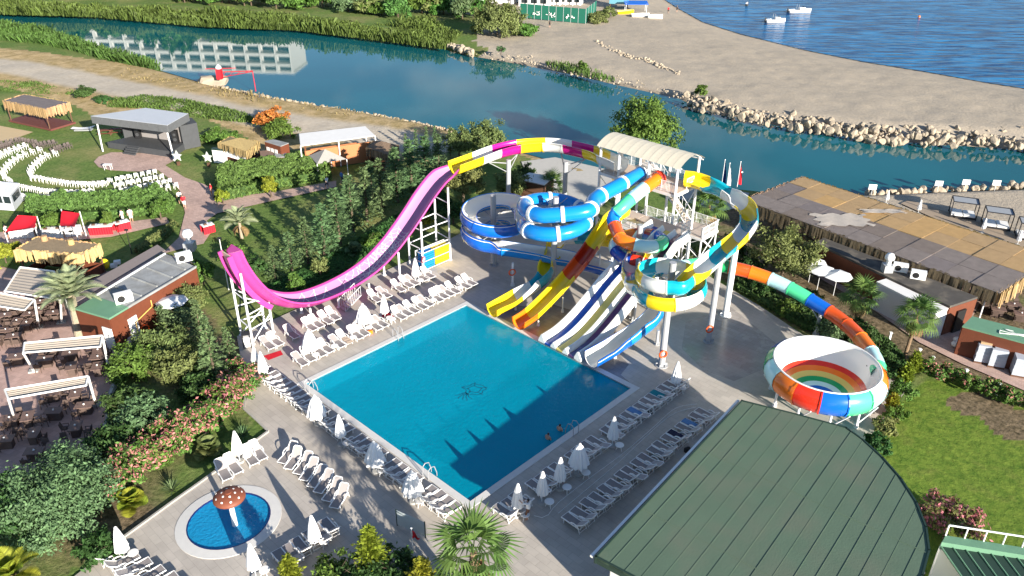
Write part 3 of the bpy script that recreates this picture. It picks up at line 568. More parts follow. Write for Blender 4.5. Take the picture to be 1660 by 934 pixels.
# --- rainbow tube that feeds the bowl
RC = (11.16, 64.16)
rb = thing('rainbow_tube_slide', 'multicoloured tube slide with one coil and a long run into the bowl', 'water slide', (RC[0], RC[1], 0))
rt = [G(1066, 290, 9.75), G(1036, 312, 9.1), G(1008, 337, 8.2), G(994, 354, 7.35)] + helix(RC, 2.05, 185, 630, 6.65, 4.75)[1:] + [G(1062, 436, 4.65), G(1100, 433, 4.55), G(1145, 428, 4.5), G(1200, 437, 4.35), G(1245, 451, 4.1), G(1285, 470, 3.8), G(1325, 494, 3.35), G(1362, 518, 3.05), G(1393, 547, 2.85), G(1417, 580, 2.75), G(1425, 606, 2.6)]
tubeslide(rb, crom(rt), [C[k_] for k_ in 'org pale mint sky dorg org pale mint blue dred org pale navy red dred pale mint green dorg org pale mint blue dorg dorg'.split()], .58, 1.5)
m = MB(); fr0 = frames(crom(rt))[0]; m.sweep([(fr0[0] + (Vector(rt[0]) - Vector(rt[1])).normalized() * d, fr0[1], fr0[2]) for d in (-.05, .35)], [(.72 * math.cos(2 * math.pi * q / 16), .72 * math.sin(2 * math.pi * q / 16)) for q in range(16)]); m.build('entry_collar', C['red'], rb, True, world=True)
post(rb, *RC, 7.4, .25, M_GPOST)
for a in range(0, 360, 60): strut((RC[0], RC[1], 5.4), (RC[0] + 1.7 * math.cos(R(a)), RC[1] + 1.7 * math.sin(R(a)), 5.5), .035, rb, M_STEEL, 'bracket')
for u, v, h in ((1322.6, 543, 2.7), (1400, 590, 2.0)): g = G(u, v); post(rb, g.x, g.y, h, .15, M_GPOST, [((g.x - .9, g.y + .9, h), h - .3)])
# --- teal, yellow and white trough with two loops
TC = (11.95, 53.3); TR = 2.35
tl = thing('loop_slide', 'open teal, yellow and white trough looping twice round a grey post', 'water slide', (TC[0], TC[1], 0))
tt = [G(1108, 298, 9.2), G(1125, 300, 9.15), G(1148, 308, 9.05), G(1172, 322, 8.95), G(1198, 334, 8.8), G(1217, 350, 8.65), G(1219, 370, 8.55), G(1206, 391, 8.45), G(1180, 412, 8.3), G(1148, 436, 8.15)] + helix(TC, TR, 305, 175 - 360, 7.95, 6.0)[1:] + [(9.3, 55.6, 5.6), (9.5, 58.3, 5.2), (10.2, 61.2, 4.7), G(1040, 408, 4.3), PF(8.0, 29.4, 3.9), PF(5.6, 29.6, 3.6), PF(3.2, 29.2, 3.3), PF(1.5, 28.0, 3.0), PF(1.6, 26.3, 2.6), PF(3.0, 25.2, 1.3), PF(4.1, 23.6, .95)]
tt = tt[:-2] + [PF(2.6, 25.0, 2.15), PF(3.9, 23.6, 1.6), PF(4.15, 21.6, 1.15), PF(3.75, 19.2, .7), PF(3.5, 16.75, .35)]
flume(tl, crom(tt), [C['yel'], C['teal'], C['white'], C['yel'], C['teal'], C['white'], C['yel'], C['teal'], C['white']], .66, .3, 1.55, bank=1.2)
_sg = [o for o in kids(tl) if o.name.startswith('segment')]
for _o, _c in zip(_sg[-4:], ('yel', 'teal', 'white', 'yel')): _o.data.materials[0] = C[_c]; _o.data.materials[1] = C[_c]
post(tl, *TC, 9.2, .27, M_GPOST); post(tl, 16.47, 56.97, 8.3, .25, M_GPOST); post(tl, 18.88, 61.26, 8.6, .27, M_WSTEEL, [(G(1219, 362, 8.6), 8.2)])
for z in (7.4, 5.9):
    for a in range(0, 360, 60): strut((TC[0], TC[1], z), (TC[0] + 1.9 * math.cos(R(a)), TC[1] + 1.9 * math.sin(R(a)), z + .1), .04, tl, M_STEEL, 'bracket')
g = G(1026, 520); post(tl, g.x, g.y, 6.0, .2, M_GPOST); post(tl, *PF(6.9, 29.6).to_2d(), 3.6, .15, M_GPOST); post(tl, *PF(3.75, 19.4).to_2d(), .6, .06, M_WSTEEL); post(tl, *PF(1.2, 27.2).to_2d(), 2.7, .13, M_GPOST); post(tl, *PF(4.6, 22).to_2d(), 1.0, .08, M_WSTEEL)
# --- straight body slide
bs = thing('body_slide', 'straight yellow, dark red and orange open body slide ending in the pool', 'water slide', PF(6.4, 24))
bp = [PF(6.55, 16.8, .35), PF(6.5, 18.4, .45), PF(6.4, 20.4, .95), PF(6.35, 23, 1.95), PF(6.3, 26, 3.45), PF(6.25, 28.6, 5.3), PF(6.2, 30, 5.95), PF(6.2, 31.4, 6.1)]
flume(bs, crom(bp), [C['org'], C['yel'], C['yel'], C['yel'], C['dorg'], C['dred'], C['yel'], C['yel'], C['yel']], .64, .28, 1.5)
for t, h in ((18.8, .5), (22, 1.5), (27, 4.0)): post(bs, *PF(7.0, t).to_2d(), h, .07, M_WSTEEL)
# --- three-lane racer
ln = thing('racer_slide', 'white three-lane racing slide with blue, yellow and purple lane floors', 'water slide', PF(11.2, 24))
lz = crom([PF(0, t, z) for t, z in ((16.75, .3), (18.5, .42), (20.3, .95), (22.4, 1.95), (24.4, 3.0), (26.2, 3.75), (28, 4.75), (29.6, 5.75), (31.4, 6.1))], .3)
lf = [((p - PL).dot(E2), p.z) for p in lz]
def lane_strip(c0, c1, up0, up1, mt, nm, prof=None):
    m = MB(); fr = [(PF(0, t, z), E1, Vector((0, 0, 1))) for t, z in lf]; m.sweep(fr, [(c0, up0), (c1, up0), (c1, up1), (c0, up1)], caps=True); m.build(nm, mt, ln, world=True)
def wall_strip(c, hgt_, w0=.16):
    m = MB(); fr = [(PF(0, t, z), E1, Vector((0, 0, 1))) for t, z in lf]
    m.sweep(fr, [(c - w0 * 2.2, -.1), (c + w0 * 2.2, -.1), (c + w0 * 2.2, .06), (c + w0 * .8, hgt_ - .1), (c + w0 * .45, hgt_), (c - w0 * .45, hgt_), (c - w0 * .8, hgt_ - .1), (c - w0 * 2.2, .06)], caps=True); m.build('lane_divider', C['white'], ln, smooth=False, world=True)
for k, (mt) in enumerate((C['navy'], C['sand'], C['purp'])):
    c = 9.85 + 1.28 * k; lane_strip(c - .3, c + .3, -.09, .045, mt, 'lane_floor')
for k in range(4): wall_strip(9.2 + 1.28 * k, .62 if k in (0, 3) else .42, .16 if k in (0, 3) else .13)
for t, h in ((19, .3), (21.5, 1.3), (24.5, 2.8), (27.5, 4.3), (30.5, 5.7)):
    for s in (9.3, 12.95): post(ln, *PF(s, t).to_2d(), h, .08, M_WSTEEL)
# --- the bowl
BO = Vector((22.93, 48.69, 0))
bw = thing('bowl_slide', 'round water slide bowl with rainbow ringed floor and coloured rim panels', 'water slide', BO)
rings = [('navy', .8, .5), ('blue', 1.2, .6), ('pale', 1.6, .74), ('green', 2.0, .92), ('sand', 2.4, 1.15), ('org', 2.75, 1.4), ('red', 3.05, 1.68)]
pr, pz = .3, .45
for nm, r_, z_ in rings:
    m = MB(); m.lathe([(pr, pz), (r_, z_)], 40, BO); m.build('floor_ring', C[nm], bw, smooth=True, world=True); pr, pz = r_, z_
m = MB(); m.lathe([(3.05, 1.68), (3.28, 2.05), (3.5, 2.6), (3.62, 3.1), (3.66, 3.42), (3.76, 3.45), (3.8, 3.38)], 48, BO); m.build('white_wall', C['white'], bw, smooth=True, world=True)
seq = ['pale', 'org', 'red', 'blue', 'mint', 'pale', 'org', 'dorg', 'org', 'pale', 'mint', 'sky', 'blue', 'green']
for k in range(14):
    a0 = R(170 + k * 360 / 14); a1 = a0 + 2 * math.pi / 14 - R(.8)
    m = MB(); m.lathe([(3.8, 3.38), (4.1, 3.15), (4.3, 2.7), (4.3, 2.2), (4.05, 1.7), (3.6, 1.45)], 6, BO, 0, a0, a1); m.build('rim_panel', C[seq[k]], bw, smooth=True, world=True)
    m = MB(); m.lathe([(3.82, 3.42), (4.15, 3.19), (4.36, 2.72), (4.36, 2.2), (4.1, 1.66), (3.6, 1.4)], 1, BO, 0, a1 - R(.4), a1 + R(1.1)); m.build('panel_flange', C[seq[k]], bw, world=True)
m = MB(); m.lathe([(.02, .4), (.3, .45)], 20, BO); m.lathe([(3.6, 1.45), (2.6, .9), (.9, .35), (.5, .2)], 36, BO); m.build('underside', C['teal'], bw, smooth=True, world=True)
for k in range(10):
    a = R(k * 36 + 10); x, y = BO.x + 3.5 * math.cos(a), BO.y + 3.5 * math.sin(a); post(bw, x, y, 1.5, .09, M_WSTEEL)
    strut((x, y, .3), (BO.x + 4.2 * math.cos(a + .25), BO.y + 4.2 * math.sin(a + .25), 1.8), .05, bw, M_WSTEEL, 'brace')
m = MB(); hp = G(1410, 591, 2.75); d = (hp - BO); d.z = 0; a = math.atan2(d.y, d.x); q = BO + Vector((math.cos(a), math.sin(a), 0)) * 3.5; q.z = 2.55
tgt = Vector((math.cos(a), math.sin(a), -.3)).normalized(); m.tube(q - tgt * .02, q + tgt * .04, .42, n=16); m.build('mouth_shade_disc', M_BLACK, bw, world=True)  # black disc paints the shade inside the tube opening onto the wall
# ------------------------------------------------------------------ slide tower
tw = thing('slide_tower', 'white steel slide tower with cream barrel-vault canopy and stairs', 'tower', PF(6, 35))
S0, S1, T0, T1, PZ = 1.7, 10.3, 33.2, 36.7, 8.9
M_PLAT = mat('beige_platform', (.52, .43, .36), .8, .12, 2); M_CANOPY = mat('cream_canopy', (.72, .66, .52), .55, .06, 1.5, trans=.15)
def slab(s0, s1, t0, t1, z, th=.18, nm='platform'):
    m = MB(); m.prism([PF(s0, t0), PF(s1, t0), PF(s1, t1), PF(s0, t1)], z - th, z); m.build(nm, M_PLAT, tw, world=True)
    m = MB()
    for a, b in (((s0, t0), (s1, t0)), ((s1, t0), (s1, t1)), ((s1, t1), (s0, t1)), ((s0, t1), (s0, t0))): p, q = PF(*a), PF(*b); m.box(((p.x + q.x) / 2, (p.y + q.y) / 2, z - .2), ((p - q).length + .1, .1, .26), math.atan2((q - p).y, (q - p).x))
    m.build('edge_beam', M_WSTEEL, tw, world=True)
slab(S0, S1, T0, T1, PZ); slab(7.6, 12.4, 31.5, 33.0, 6.1); slab(5.2, 7.5, 31.5, 33.0, 6.1); slab(8.6, 12.2, 35.6, 38.4, 4.4); slab(3.0, 8.0, 35.6, 37.4, 2.9)
def rail(a, b, z, h=1.0, n=None, gap=1.0):
    p, q = PF(*a, z), PF(*b, z); L_ = (q - p).length; n = n or max(2, int(L_ / .14)); m = MB()
    for hh in (h, h * .5, .1): m.tube(p + Vector((0, 0, hh)), q + Vector((0, 0, hh)), .03 if hh == h else .018, n=5)
    m.build('handrail', M_WSTEEL, tw, world=True)
    m = MB()
    for k in range(n + 1): c = p.lerp(q, k / n); m.tube(c, c + Vector((0, 0, h)), .032 if k % 8 == 0 else .012, n=4, cap=False)
    m.build('balusters', M_WSTEEL, tw, world=True)['kind'] = 'stuff'
for a, b in (((S0, T1), (S1, T1)), ((S1, T0 + 1.8), (S1, T1)), ((7.6, T0), (10.2, T0)), ((2.2, T0), (4.2, T0)), ((S0, T1), (S0, T0 + 2.2))): rail(a, b, PZ)
for a, b in (((12.2, 35.6), (12.2, 38.4)), ((8.6, 38.4), (12.2, 38.4)), ((8.6, 35.6), (8.6, 37.0))): rail(a, b, 4.4)
for a, b in (((12.4, 31.5), (12.4, 33.0)), ((7.6, 33.0), (12.4, 33.0)), ((5.2, 31.5), (5.2, 33.0))): rail(a, b, 6.1)
rail((3.0, 37.4), (8, 37.4), 2.9); rail((3.0, 35.6), (6.2, 35.6), 2.9)
for s in (S0, 3.9, 7.3, S1):
    for t in (T0, T1): m = MB(); p = PF(s, t); m.tube((p.x, p.y, 0), (p.x, p.y, 11.5), .13, n=10); m.tube((p.x, p.y, 0), (p.x, p.y, .06), .3, n=10); m.build('post', M_WSTEEL, tw, world=True)
for s, t, h in ((7.7, 31.6, 6.1), (12.3, 31.6, 6.1), (12.3, 33, 6.1), (5.3, 31.6, 6.1), (12.1, 35.7, 5.4), (12.1, 38.3, 5.4), (8.7, 38.3, 5.4), (3.1, 37.3, 3.9), (8, 37.3, 3.9)):
    m = MB(); p = PF(s, t); m.tube((p.x, p.y, 0), (p.x, p.y, h), .09, n=8); m.build('post', M_WSTEEL, tw, world=True)
def brace(a, b, z0, z1): strut(PF(*a, z0), PF(*b, z1), .045, tw, M_WSTEEL, 'brace'); strut(PF(*a, z1), PF(*b, z0), .045, tw, M_WSTEEL, 'brace')
for a, b in (((12.1, 35.7), (12.1, 38.3)), ((S1, T0), (S1, T1)), ((12.1, 35.7), (8.7, 35.7)), ((12.1, 38.3), (8.7, 38.3))):
    brace(a, b, .2, 2.1); brace(a, b, 2.2, 4.2)
brace((S1, T0), (S1, T1), 5.2, 8.5); brace((S0, T0), (S0, T1), .5, 4.2); brace((S0, T0), (S0, T1), 4.6, 8.5)
def stair(a, z0, b, z1, w=1.1, n=None):
    p, q = PF(*a, z0), PF(*b, z1); n = n or int(abs(z1 - z0) / .19); d = (q - p); d.z = 0; L_ = d.length; an = math.atan2(d.y, d.x); sd_ = Vector((-math.sin(an), math.cos(an), 0))
    for k in range(n): c = p.lerp(q, (k + .5) / n); m = MB(); m.box(c, (L_ / n + .05, w, .05), an); m.build('tread', M_PLAT, tw, world=True)
    for sg in (-1, 1):
        m = MB(); o = sd_ * w / 2 * sg; m.tube(p + o, q + o, .06, n=4); m.tube(p + o + Vector((0, 0, .95)), q + o + Vector((0, 0, .95)), .03, n=5)
        for k in range(0, n + 1, 2): c = p.lerp(q, k / n) + o; m.tube(c, c + Vector((0, 0, .95)), .018, n=4, cap=False)
        m.build('stair_rail', M_WSTEEL, tw, world=True)
stair((-.5, 38.2), 0, (3.6, 38.2), 2.9); slab(3.0, 4.4, 37.4, 38.8, 2.9); stair((6.0, 36.5), 2.9, (8.6, 36.5), 4.4); stair((9.2, 37.9), 4.4, (4.6, 37.9), 8.9); slab(3.2, 4.7, 37.0, 38.5, 8.9)
# barrel-vault canopy: ribbed sheets on curved rafters
def vault(s, k, dz=0): # k 0..1 across depth
    tt_ = T0 - .35 + (T1 - T0 + .7) * k; return PF(s, tt_, 11.45 + .78 * math.sin(math.pi * k) ** .85 + dz)
NSH = 11; sa, sb = S0 - .3, S1 + .4
for i in range(NSH):
    s0 = sa + (sb - sa) * i / NSH; s1 = sa + (sb - sa) * (i + 1) / NSH; m = MB(); nn = 12; rows = [(s0, 0), (s0 + .05, .015), (s0 + (s1 - s0) * .5, .0), (s1 - .06, .0), (s1, 0)]
    vs = [vault(s, k / nn, dz) for s, dz in rows for k in range(nn + 1)]; m.add(vs, [(a * (nn + 1) + k, (a + 1) * (nn + 1) + k, (a + 1) * (nn + 1) + k + 1, a * (nn + 1) + k + 1) for a in range(4) for k in range(nn)]); m.build('canopy_sheet', M_CANOPY, tw, smooth=False, world=True)
for s in (S0, 3.9, 7.3, S1):
    m = MB()
    for k in range(10): m.tube(vault(s, k / 10, -.08), vault(s, (k + 1) / 10, -.08), .045, n=5)
    m.build('rafter', M_WSTEEL, tw, world=True)
for t in (T0, T1): strut(PF(sa, t, 11.42), PF(sb, t, 11.42), .06, tw, M_WSTEEL, 'eaves_beam')
# mat rack under the pink slide: yellow and blue rafts standing in a frame
rk = thing('mat_rack', 'steel rack of stacked blue and yellow slide mats on the deck', 'rack', PF(-7.6, 20.2))
m = MB()
for s, t in ((-7.75, 18.4), (-7.75, 22.1), (-8.7, 18.4), (-8.7, 22.1)): p = PF(s, t); m.tube((p.x, p.y, 0), (p.x, p.y, 2.0), .05, n=6)
for z in (.1, 1.0, 1.95):
    for a, b in (((-7.75, 18.4), (-7.75, 22.1)), ((-8.7, 18.4), (-8.7, 22.1)), ((-7.75, 18.4), (-8.7, 18.4)), ((-7.75, 22.1), (-8.7, 22.1))): m.tube(PF(*a, z), PF(*b, z), .035, n=5)
m.build('frame', M_WSTEEL, rk, world=True)
for col_, t0, t1, nm in ((C['sky'], 18.6, 20.0, 'blue_mat'), (C['yel'], 20.15, 22.0, 'yellow_mat')):
    for k in range(7): c = PF(-8.2 + random.uniform(-.03, .03), (t0 + t1) / 2, .28 + k * .24); m = MB(); m.box(c, (.85, t1 - t0, .19), A1); m.build(nm, col_, rk, world=True)
# ------------------------------------------------------------------ buildings
M_THATCH = mat('dry_thatch', (.42, .28, .13), .95, .3, 5, bump=.6, bscale=30, island=.35)
M_THATCHD = mat('weathered_thatch', (.2, .145, .09), .95, .3, 5, bump=.6, bscale=30, island=.35)
M_REEDG = mat('grey_reed', (.17, .145, .14), .95, .3, 1.5, bump=.9, bscale=18)
M_REEDT = mat('tan_reed', (.40, .26, .12), .95, .2, 1.5, bump=.9, bscale=18)
M_AWN = mat('beige_awning', (.40, .345, .28), .8, .08, 1.5)
M_GREYROOF = mat('grey_roofing', (.30, .31, .31), .85, .15, 1.2, second=(.22, .22, .21), sfac=.55, sscale=.8)
M_GREENR = mat('green_roofing', (.088, .138, .092), .85, .14, .5, bump=.18, bscale=9, second=(.112, .14, .098), sfac=.55, sscale=.35)
M_GREENL = mat('pale_green_sheet', (.13, .27, .17), .7, .1, 1.5)
M_STUCCO = mat('white_render', (.72, .71, .68), .85, .06, 1.2)
M_STAGE = mat('charcoal_panel', (.055, .058, .062), .7, .2, 2)
def clip(poly, p, n):
    out = []
    for i in range(len(poly)):
        a, b = poly[i], poly[(i + 1) % len(poly)]; da, db = (a - p).dot(n), (b - p).dot(n)
        if da >= 0: out.append(a)
        if da * db < 0: out.append(a + (b - a) * (da / (da - db)))
    return out
def qwall(root, a, b, z0, z1, m, th=.12, name='wall'):
    a, b = Vector(a).to_2d(), Vector(b).to_2d(); d = b - a; q = MB(); q.box(((a.x + b.x) / 2, (a.y + b.y) / 2, (z0 + z1) / 2), (d.length, th, z1 - z0), math.atan2(d.y, d.x)); return q.build(name, m, root, world=True)
def slabroof(root, pts, z, th, m, name='roof', slope=None):
    q = MB(); q.prism(pts, z, z + th); return q.build(name, m, root, world=True)
def fringe(root, a, b, z, ln=1.0, m=None, dens=14, name='thatch_fringe', out=.12):
    a, b = Vector(a), Vector(b); L_ = (b - a).to_2d().length; d = (b - a).normalized(); n = Vector((d.y, -d.x, 0)); N = int(L_ * dens); P = []
    for k in range(N):
        t = random.random(); c = a.lerp(b, t); c.z = z + random.uniform(-.02, .12); w = random.uniform(.06, .14); l = ln * random.uniform(.75, 1.15); o = n * random.uniform(-out, out); sw = d * random.uniform(-.08, .08)
        P.append([c - d * w + o, c + d * w + o, c + d * w * .8 + o * 1.3 + sw - Vector((0, 0, l)), c - d * w * .8 + o * 1.3 + sw - Vector((0, 0, l))])
    o_ = quads(name, [[(v.x - root.location.x, v.y - root.location.y, v.z - root.location.z) for v in q] for q in P], m or M_THATCH, None, root); o_['kind'] = 'stuff'; return o_
def pole(root, p, h, r=.05, m=None, name='post', top=None):
    q = MB(); q.tube((p[0], p[1], 0), top or (p[0], p[1], h), r, n=8); return q.build(name, m or M_WSTEEL, root, world=True)
def ctr(pts): return sum((Vector((p[0], p[1], 0)) for p in pts), Vector((0, 0, 0))) / len(pts)
# --- hall with the big green roof
HZ = 4.3
hall_px = [(964, 903), (1202, 649), (1290, 671), (1372, 693), (1400, 713), (1432, 742), (1462, 776), (1487, 815), (1503, 855), (1508, 893), (1497, 934), (1460, 990), (1400, 1050), (1250, 1100), (1120, 985)]
hall = [G(u, v, HZ).to_2d() for u, v in hall_px]
hl = thing('hall', 'single-storey hall under a wide green panelled roof with curved edge', 'building', ctr(hall))
hd = (hall[1] - hall[0]).normalized(); hn = Vector((hd.y, -hd.x)); PWD = .84
wmax = max((p - hall[0]).dot(hn) for p in hall); k = 0
while k * PWD < wmax:
    pl_ = clip(clip(hall, hall[0] + hn * (k * PWD), hn), hall[0] + hn * ((k + 1) * PWD - .012), -hn)
    if len(pl_) > 2:
        dz = random.uniform(-.008, .008); q = MB(); q.prism(pl_, HZ - .1, HZ + dz)
        al = [p.dot(hd) for p in pl_ if abs((p - hall[0]).dot(hn) - k * PWD) < .03]
        q.build('roof_panel', M_GREENR, hl, world=True)
        if k and len(al) >= 2:
            a, b = hall[0] + hn * (k * PWD) + hd * (min(al) - hall[0].dot(hd)), hall[0] + hn * (k * PWD) + hd * (max(al) - hall[0].dot(hd)); q = MB(); q.box(((a.x + b.x) / 2, (a.y + b.y) / 2, HZ + .004), ((b - a).length - .05, .03, .022), math.atan2(hd.y, hd.x)); q.build('roof_seam', M_GREENR, hl, world=True)
    k += 1
for f0, f1 in ((.36, .37), (.74, .745)):
    q = MB(); L_ = (hall[1] - hall[0]).length; c0 = hall[0] + hd * L_ * (1 - f0); pl_ = clip(clip(hall, c0, hd), c0 + hd * .06, -hd)
    if len(pl_) > 2: q.prism(pl_, HZ - .05, HZ + .022); q.build('lap_joint', M_GREENR, hl, world=True)
M_GREEND = mat('dark_green_trim', (.018, .04, .03), .5, .1)
for i in range(len(hall)):
    a, b = hall[i], hall[(i + 1) % len(hall)]; d = (b - a); n = Vector((d.y, -d.x)).normalized() * (-.05); q = MB(); ln_ = d.length
    c = (a + b) / 2 - n; q.box((c.x, c.y, HZ - .18), (ln_ + .06, .1, .46), math.atan2(d.y, d.x)); q.build('fascia', M_GREEND, hl, world=True)
a, b = hall[0], hall[1]; c = (a + b) / 2 - hn * .2; q = MB(); q.box((c.x, c.y, HZ - .12), ((b - a).length, .16, .12), math.atan2(hd.y, hd.x)); q.build('gutter', M_WHITE, hl, world=True)
cc = ctr(hall).to_2d(); inn = [cc + (p - cc) * .93 for p in hall]
for i in range(len(inn)): qwall(hl, inn[i], inn[(i + 1) % len(inn)], 0, HZ - .12, M_STUCCO, .15)
for k in range(5):
    p = inn[0].lerp(inn[1], .12 + k * .19); d = math.atan2(hd.y, hd.x); q = MB(); q.box((p.x - hn.x * .09, p.y - hn.y * .09, 1.6), (1.5, .06, 1.9), d); w_ = q.build('window', M_GLASSD, hl, world=True)
    q = MB()
    for dx, sx, dz_, sz in ((0, 1.7, .98, .1), (0, 1.7, -.98, .1), (-.8, .1, 0, 2.06), (.8, .1, 0, 2.06), (0, .06, 0, 1.9)): q.box((p.x - hn.x * .1 + hd.x * dx, p.y - hn.y * .1 + hd.y * dx, 1.6 + dz_), (sx, .09, sz), d)
    f = q.build('window_frame', M_WHITE, hl, world=True)
# --- annex with pale green parapet and white rail
ax = [G(1527, 879, 3.2), G(1533, 868, 3.2), G(1720, 897, 3.2), G(1716, 909, 3.2)]
an = thing('annex', 'dark green ribbed roof with pale green parapet and white rail', 'building', ctr(ax))
q = MB(); q.prism(ax, 2.7, 3.2); q.build('parapet', M_GREENL, an, world=True)
for k in range(9):
    t0 = k / 9; t1 = (k + .97) / 9; a, b = ax[0].lerp(ax[3], t0), ax[0].lerp(ax[3], t1); lo = Vector((1.2, -7.5, -1.3)); q = MB(); q.add([a - Vector((0, 0, .3)), b - Vector((0, 0, .3)), b + lo, a + lo, a - Vector((0, 0, .38)), b - Vector((0, 0, .38)), b + lo - Vector((0, 0, .08)), a + lo - Vector((0, 0, .08))], [(0, 3, 2, 1), (4, 5, 6, 7), (0, 1, 5, 4), (1, 2, 6, 5), (2, 3, 7, 6), (3, 0, 4, 7)]); q.build('roof_panel', M_GREEND, an, world=True)
    q = MB(); q.tube(a - Vector((0, 0, .27)), a + lo + Vector((0, 0, .03)), .04, n=6); q.build('roof_rib', M_GREENL, an, world=True)
p, q_ = ax[1], ax[2]; q = MB()
for z in (.75,): q.tube(p + Vector((0, 0, z)), q_ + Vector((0, 0, z)), .05, n=6)
q.build('rail', M_WHITE, an, world=True)
for k in range(7): c = p.lerp(q_, k / 6); q = MB(); q.tube(c, c + Vector((0, 0, .75)), .045, n=6); q.build('rail_post', M_WHITE, an, world=True)
for i in range(4): qwall(an, ax[i], ax[(i + 1) % 4], 0, 2.7, M_STUCCO)
# --- beach bar under reed mats
BZ = 3.5
b0, b1, b2 = G(1302, 287, BZ), G(1204, 324, BZ), G(1591, 465, BZ); bu_, bv_ = (b2 - b1), (b0 - b1)
bb = thing('beach_bar', 'long beach bar roofed with grey and tan reed mats and thatch fringe', 'building', (b1 + bu_ * .5 + bv_ * .5) * Vector((1, 1, 0)) if False else Vector(((b1 + bu_ * .5 + bv_ * .5).x, (b1 + bu_ * .5 + bv_ * .5).y, 0)))
NU, NV = 11, 4
REEDS_G = [M_REEDG, mat('pale_grey_reed', (.195, .165, .15), .95, .3, 1.5, bump=.9, bscale=18), mat('brown_grey_reed', (.175, .142, .122), .95, .3, 1.5, bump=.9, bscale=18)]; REEDS_T = [M_REEDT, mat('faded_tan_reed', (.375, .25, .125), .95, .2, 1.5, bump=.9, bscale=18), mat('golden_reed', (.43, .27, .11), .95, .2, 1.5, bump=.9, bscale=18)]
for i in range(NU):
    for j in range(NV):
        e = .006; c = [b1 + bu_ * ((i + a) / NU) * 1.06 + bv_ * ((j + b) / NV) * 1.0 for a, b in ((e, e), (1 - e, e), (1 - e, 1 - e), (e, 1 - e))]
        tan = (j >= 2 and i not in (0,)) or (j == 3) or (i >= 7 and j == 2); q = MB(); dz = random.uniform(-.03, .05); q.prism([(v.x, v.y) for v in c], BZ - .06 + dz, BZ + dz); q.build('reed_mat', random.choice(REEDS_T if tan else REEDS_G), bb, world=True)
M_TARP = mat('worn_tarpaulin', (.45, .40, .34), .85, .15, 2, bump=.5)
for (u, v), s_, an_ in (((1365, 356), (5.2, 3.0), .2), ((1432, 342), (4.2, 1.0), .35)):
    p = G(u, v, BZ + .1); q = MB(); nn = 9; g_ = [[(p.x + (i / nn - .5) * s_[0] * (1 + .15 * math.sin(j * 1.7)), p.y + (j / nn - .5) * s_[1] * (1 + .2 * math.sin(i * 2.1)), BZ + .09 + .05 * math.sin(i * 1.9 + j) * math.cos(j * 1.3)) for i in range(nn + 1)] for j in range(nn + 1)]
    q.add([x for r_ in g_ for x in r_], [(j * (nn + 1) + i, j * (nn + 1) + i + 1, (j + 1) * (nn + 1) + i + 1, (j + 1) * (nn + 1) + i) for j in range(nn) for i in range(nn)]); q.build('tarpaulin', M_TARP, bb, smooth=True, world=True)
c4 = [b1, b1 + bu_ * 1.06, b1 + bu_ * 1.06 + bv_, b1 + bv_]
for i, (a, b) in enumerate(((0, 1), (1, 2), (2, 3), (3, 0))): fringe(bb, c4[a], c4[b], BZ - .05, 1.25, M_THATCHD if i in (0, 3) else M_THATCH, 22, out=.25)
for i in range(8):
    for j in (0.03, .5, .97): p = b1 + bu_ * (.02 + i / 7 * 1.0) + bv_ * j; pole(bb, p, BZ - .05, .07, M_WSTEEL if i == 7 else M_WOOD)
# low kitchen block in front of it
kb = [G(1322, 394, 2.8), G(1335, 386, 2.8), G(1585, 482, 2.8), G(1540, 497, 2.8)]
ck = thing('kitchen_block', 'low red-walled kitchen block with dark flat roof beside the beach bar', 'building', ctr(kb))
q = MB(); q.prism(kb, 2.65, 2.85); q.build('roof', mat('bitumen_roof', (.075, .068, .06), .9, .3, 1.5, second=(.2, .17, .13), sfac=.62, sscale=.7), ck, world=True)
for i in range(4): qwall(ck, kb[i] * .995 + ctr(kb) * .005, kb[(i + 1) % 4] * .995 + ctr(kb) * .005, 0, 2.65, M_WOODRED)
dpt = kb[3].lerp(kb[2], .45); qwall(ck, kb[3].lerp(kb[2], .3) + Vector((.1, -.1, 0)), kb[3].lerp(kb[2], .6) + Vector((.1, -.1, 0)), 0, 2.1, M_BLACK, .16, 'door')
def ac_unit(x, y, z, rz, label, s=1.0):
    t = thing('air_conditioner', label, 'air conditioner', (x, y, z), rz, 'rooftop machines')
    q = MB(); q.box((0, 0, .42 * s), (1.25 * s, .55 * s, .75 * s)); q.build('casing', M_WHITE, t)
    q = MB(); q.tube((-.2 * s, -.28 * s, .42 * s), (-.2 * s, -.3 * s, .42 * s), .27 * s, n=16); q.build('fan_grille', M_BLACK, t)
    q = MB(); q.box((-.5 * s, 0, .02), (.1, .5 * s, .06)); q.box((.5 * s, 0, .02), (.1, .5 * s, .06)); q.build('feet', M_DARK, t); return t
for (u, v), l in (((1458, 440), 'white air conditioner beside the roof exhaust of the beach kitchen'), ((1487, 452), 'white air conditioner at the far end of the beach kitchen roof')): p = G(u, v, 2.85); ac_unit(p.x, p.y, 2.85, R(-23), l)
def exhaust(p, label, s=1.0):
    t = thing('roof_exhaust', label, 'exhaust', p)
    q = MB(); q.box((0, 0, .35 * s), (.8 * s, .8 * s, .7 * s)); q.build('base', M_STEEL, t)
    q = MB(); q.lathe([(.22 * s, .7 * s), (.22 * s, 1.1 * s), (.42 * s, 1.25 * s), (.42 * s, 1.5 * s), (.28 * s, 1.75 * s), (.02, 1.8 * s)], 14); q.build('cowl', M_WSTEEL, t, True)
p = G(1437, 440, 2.85); exhaust(p, 'white cowled exhaust on the beach kitchen roof')
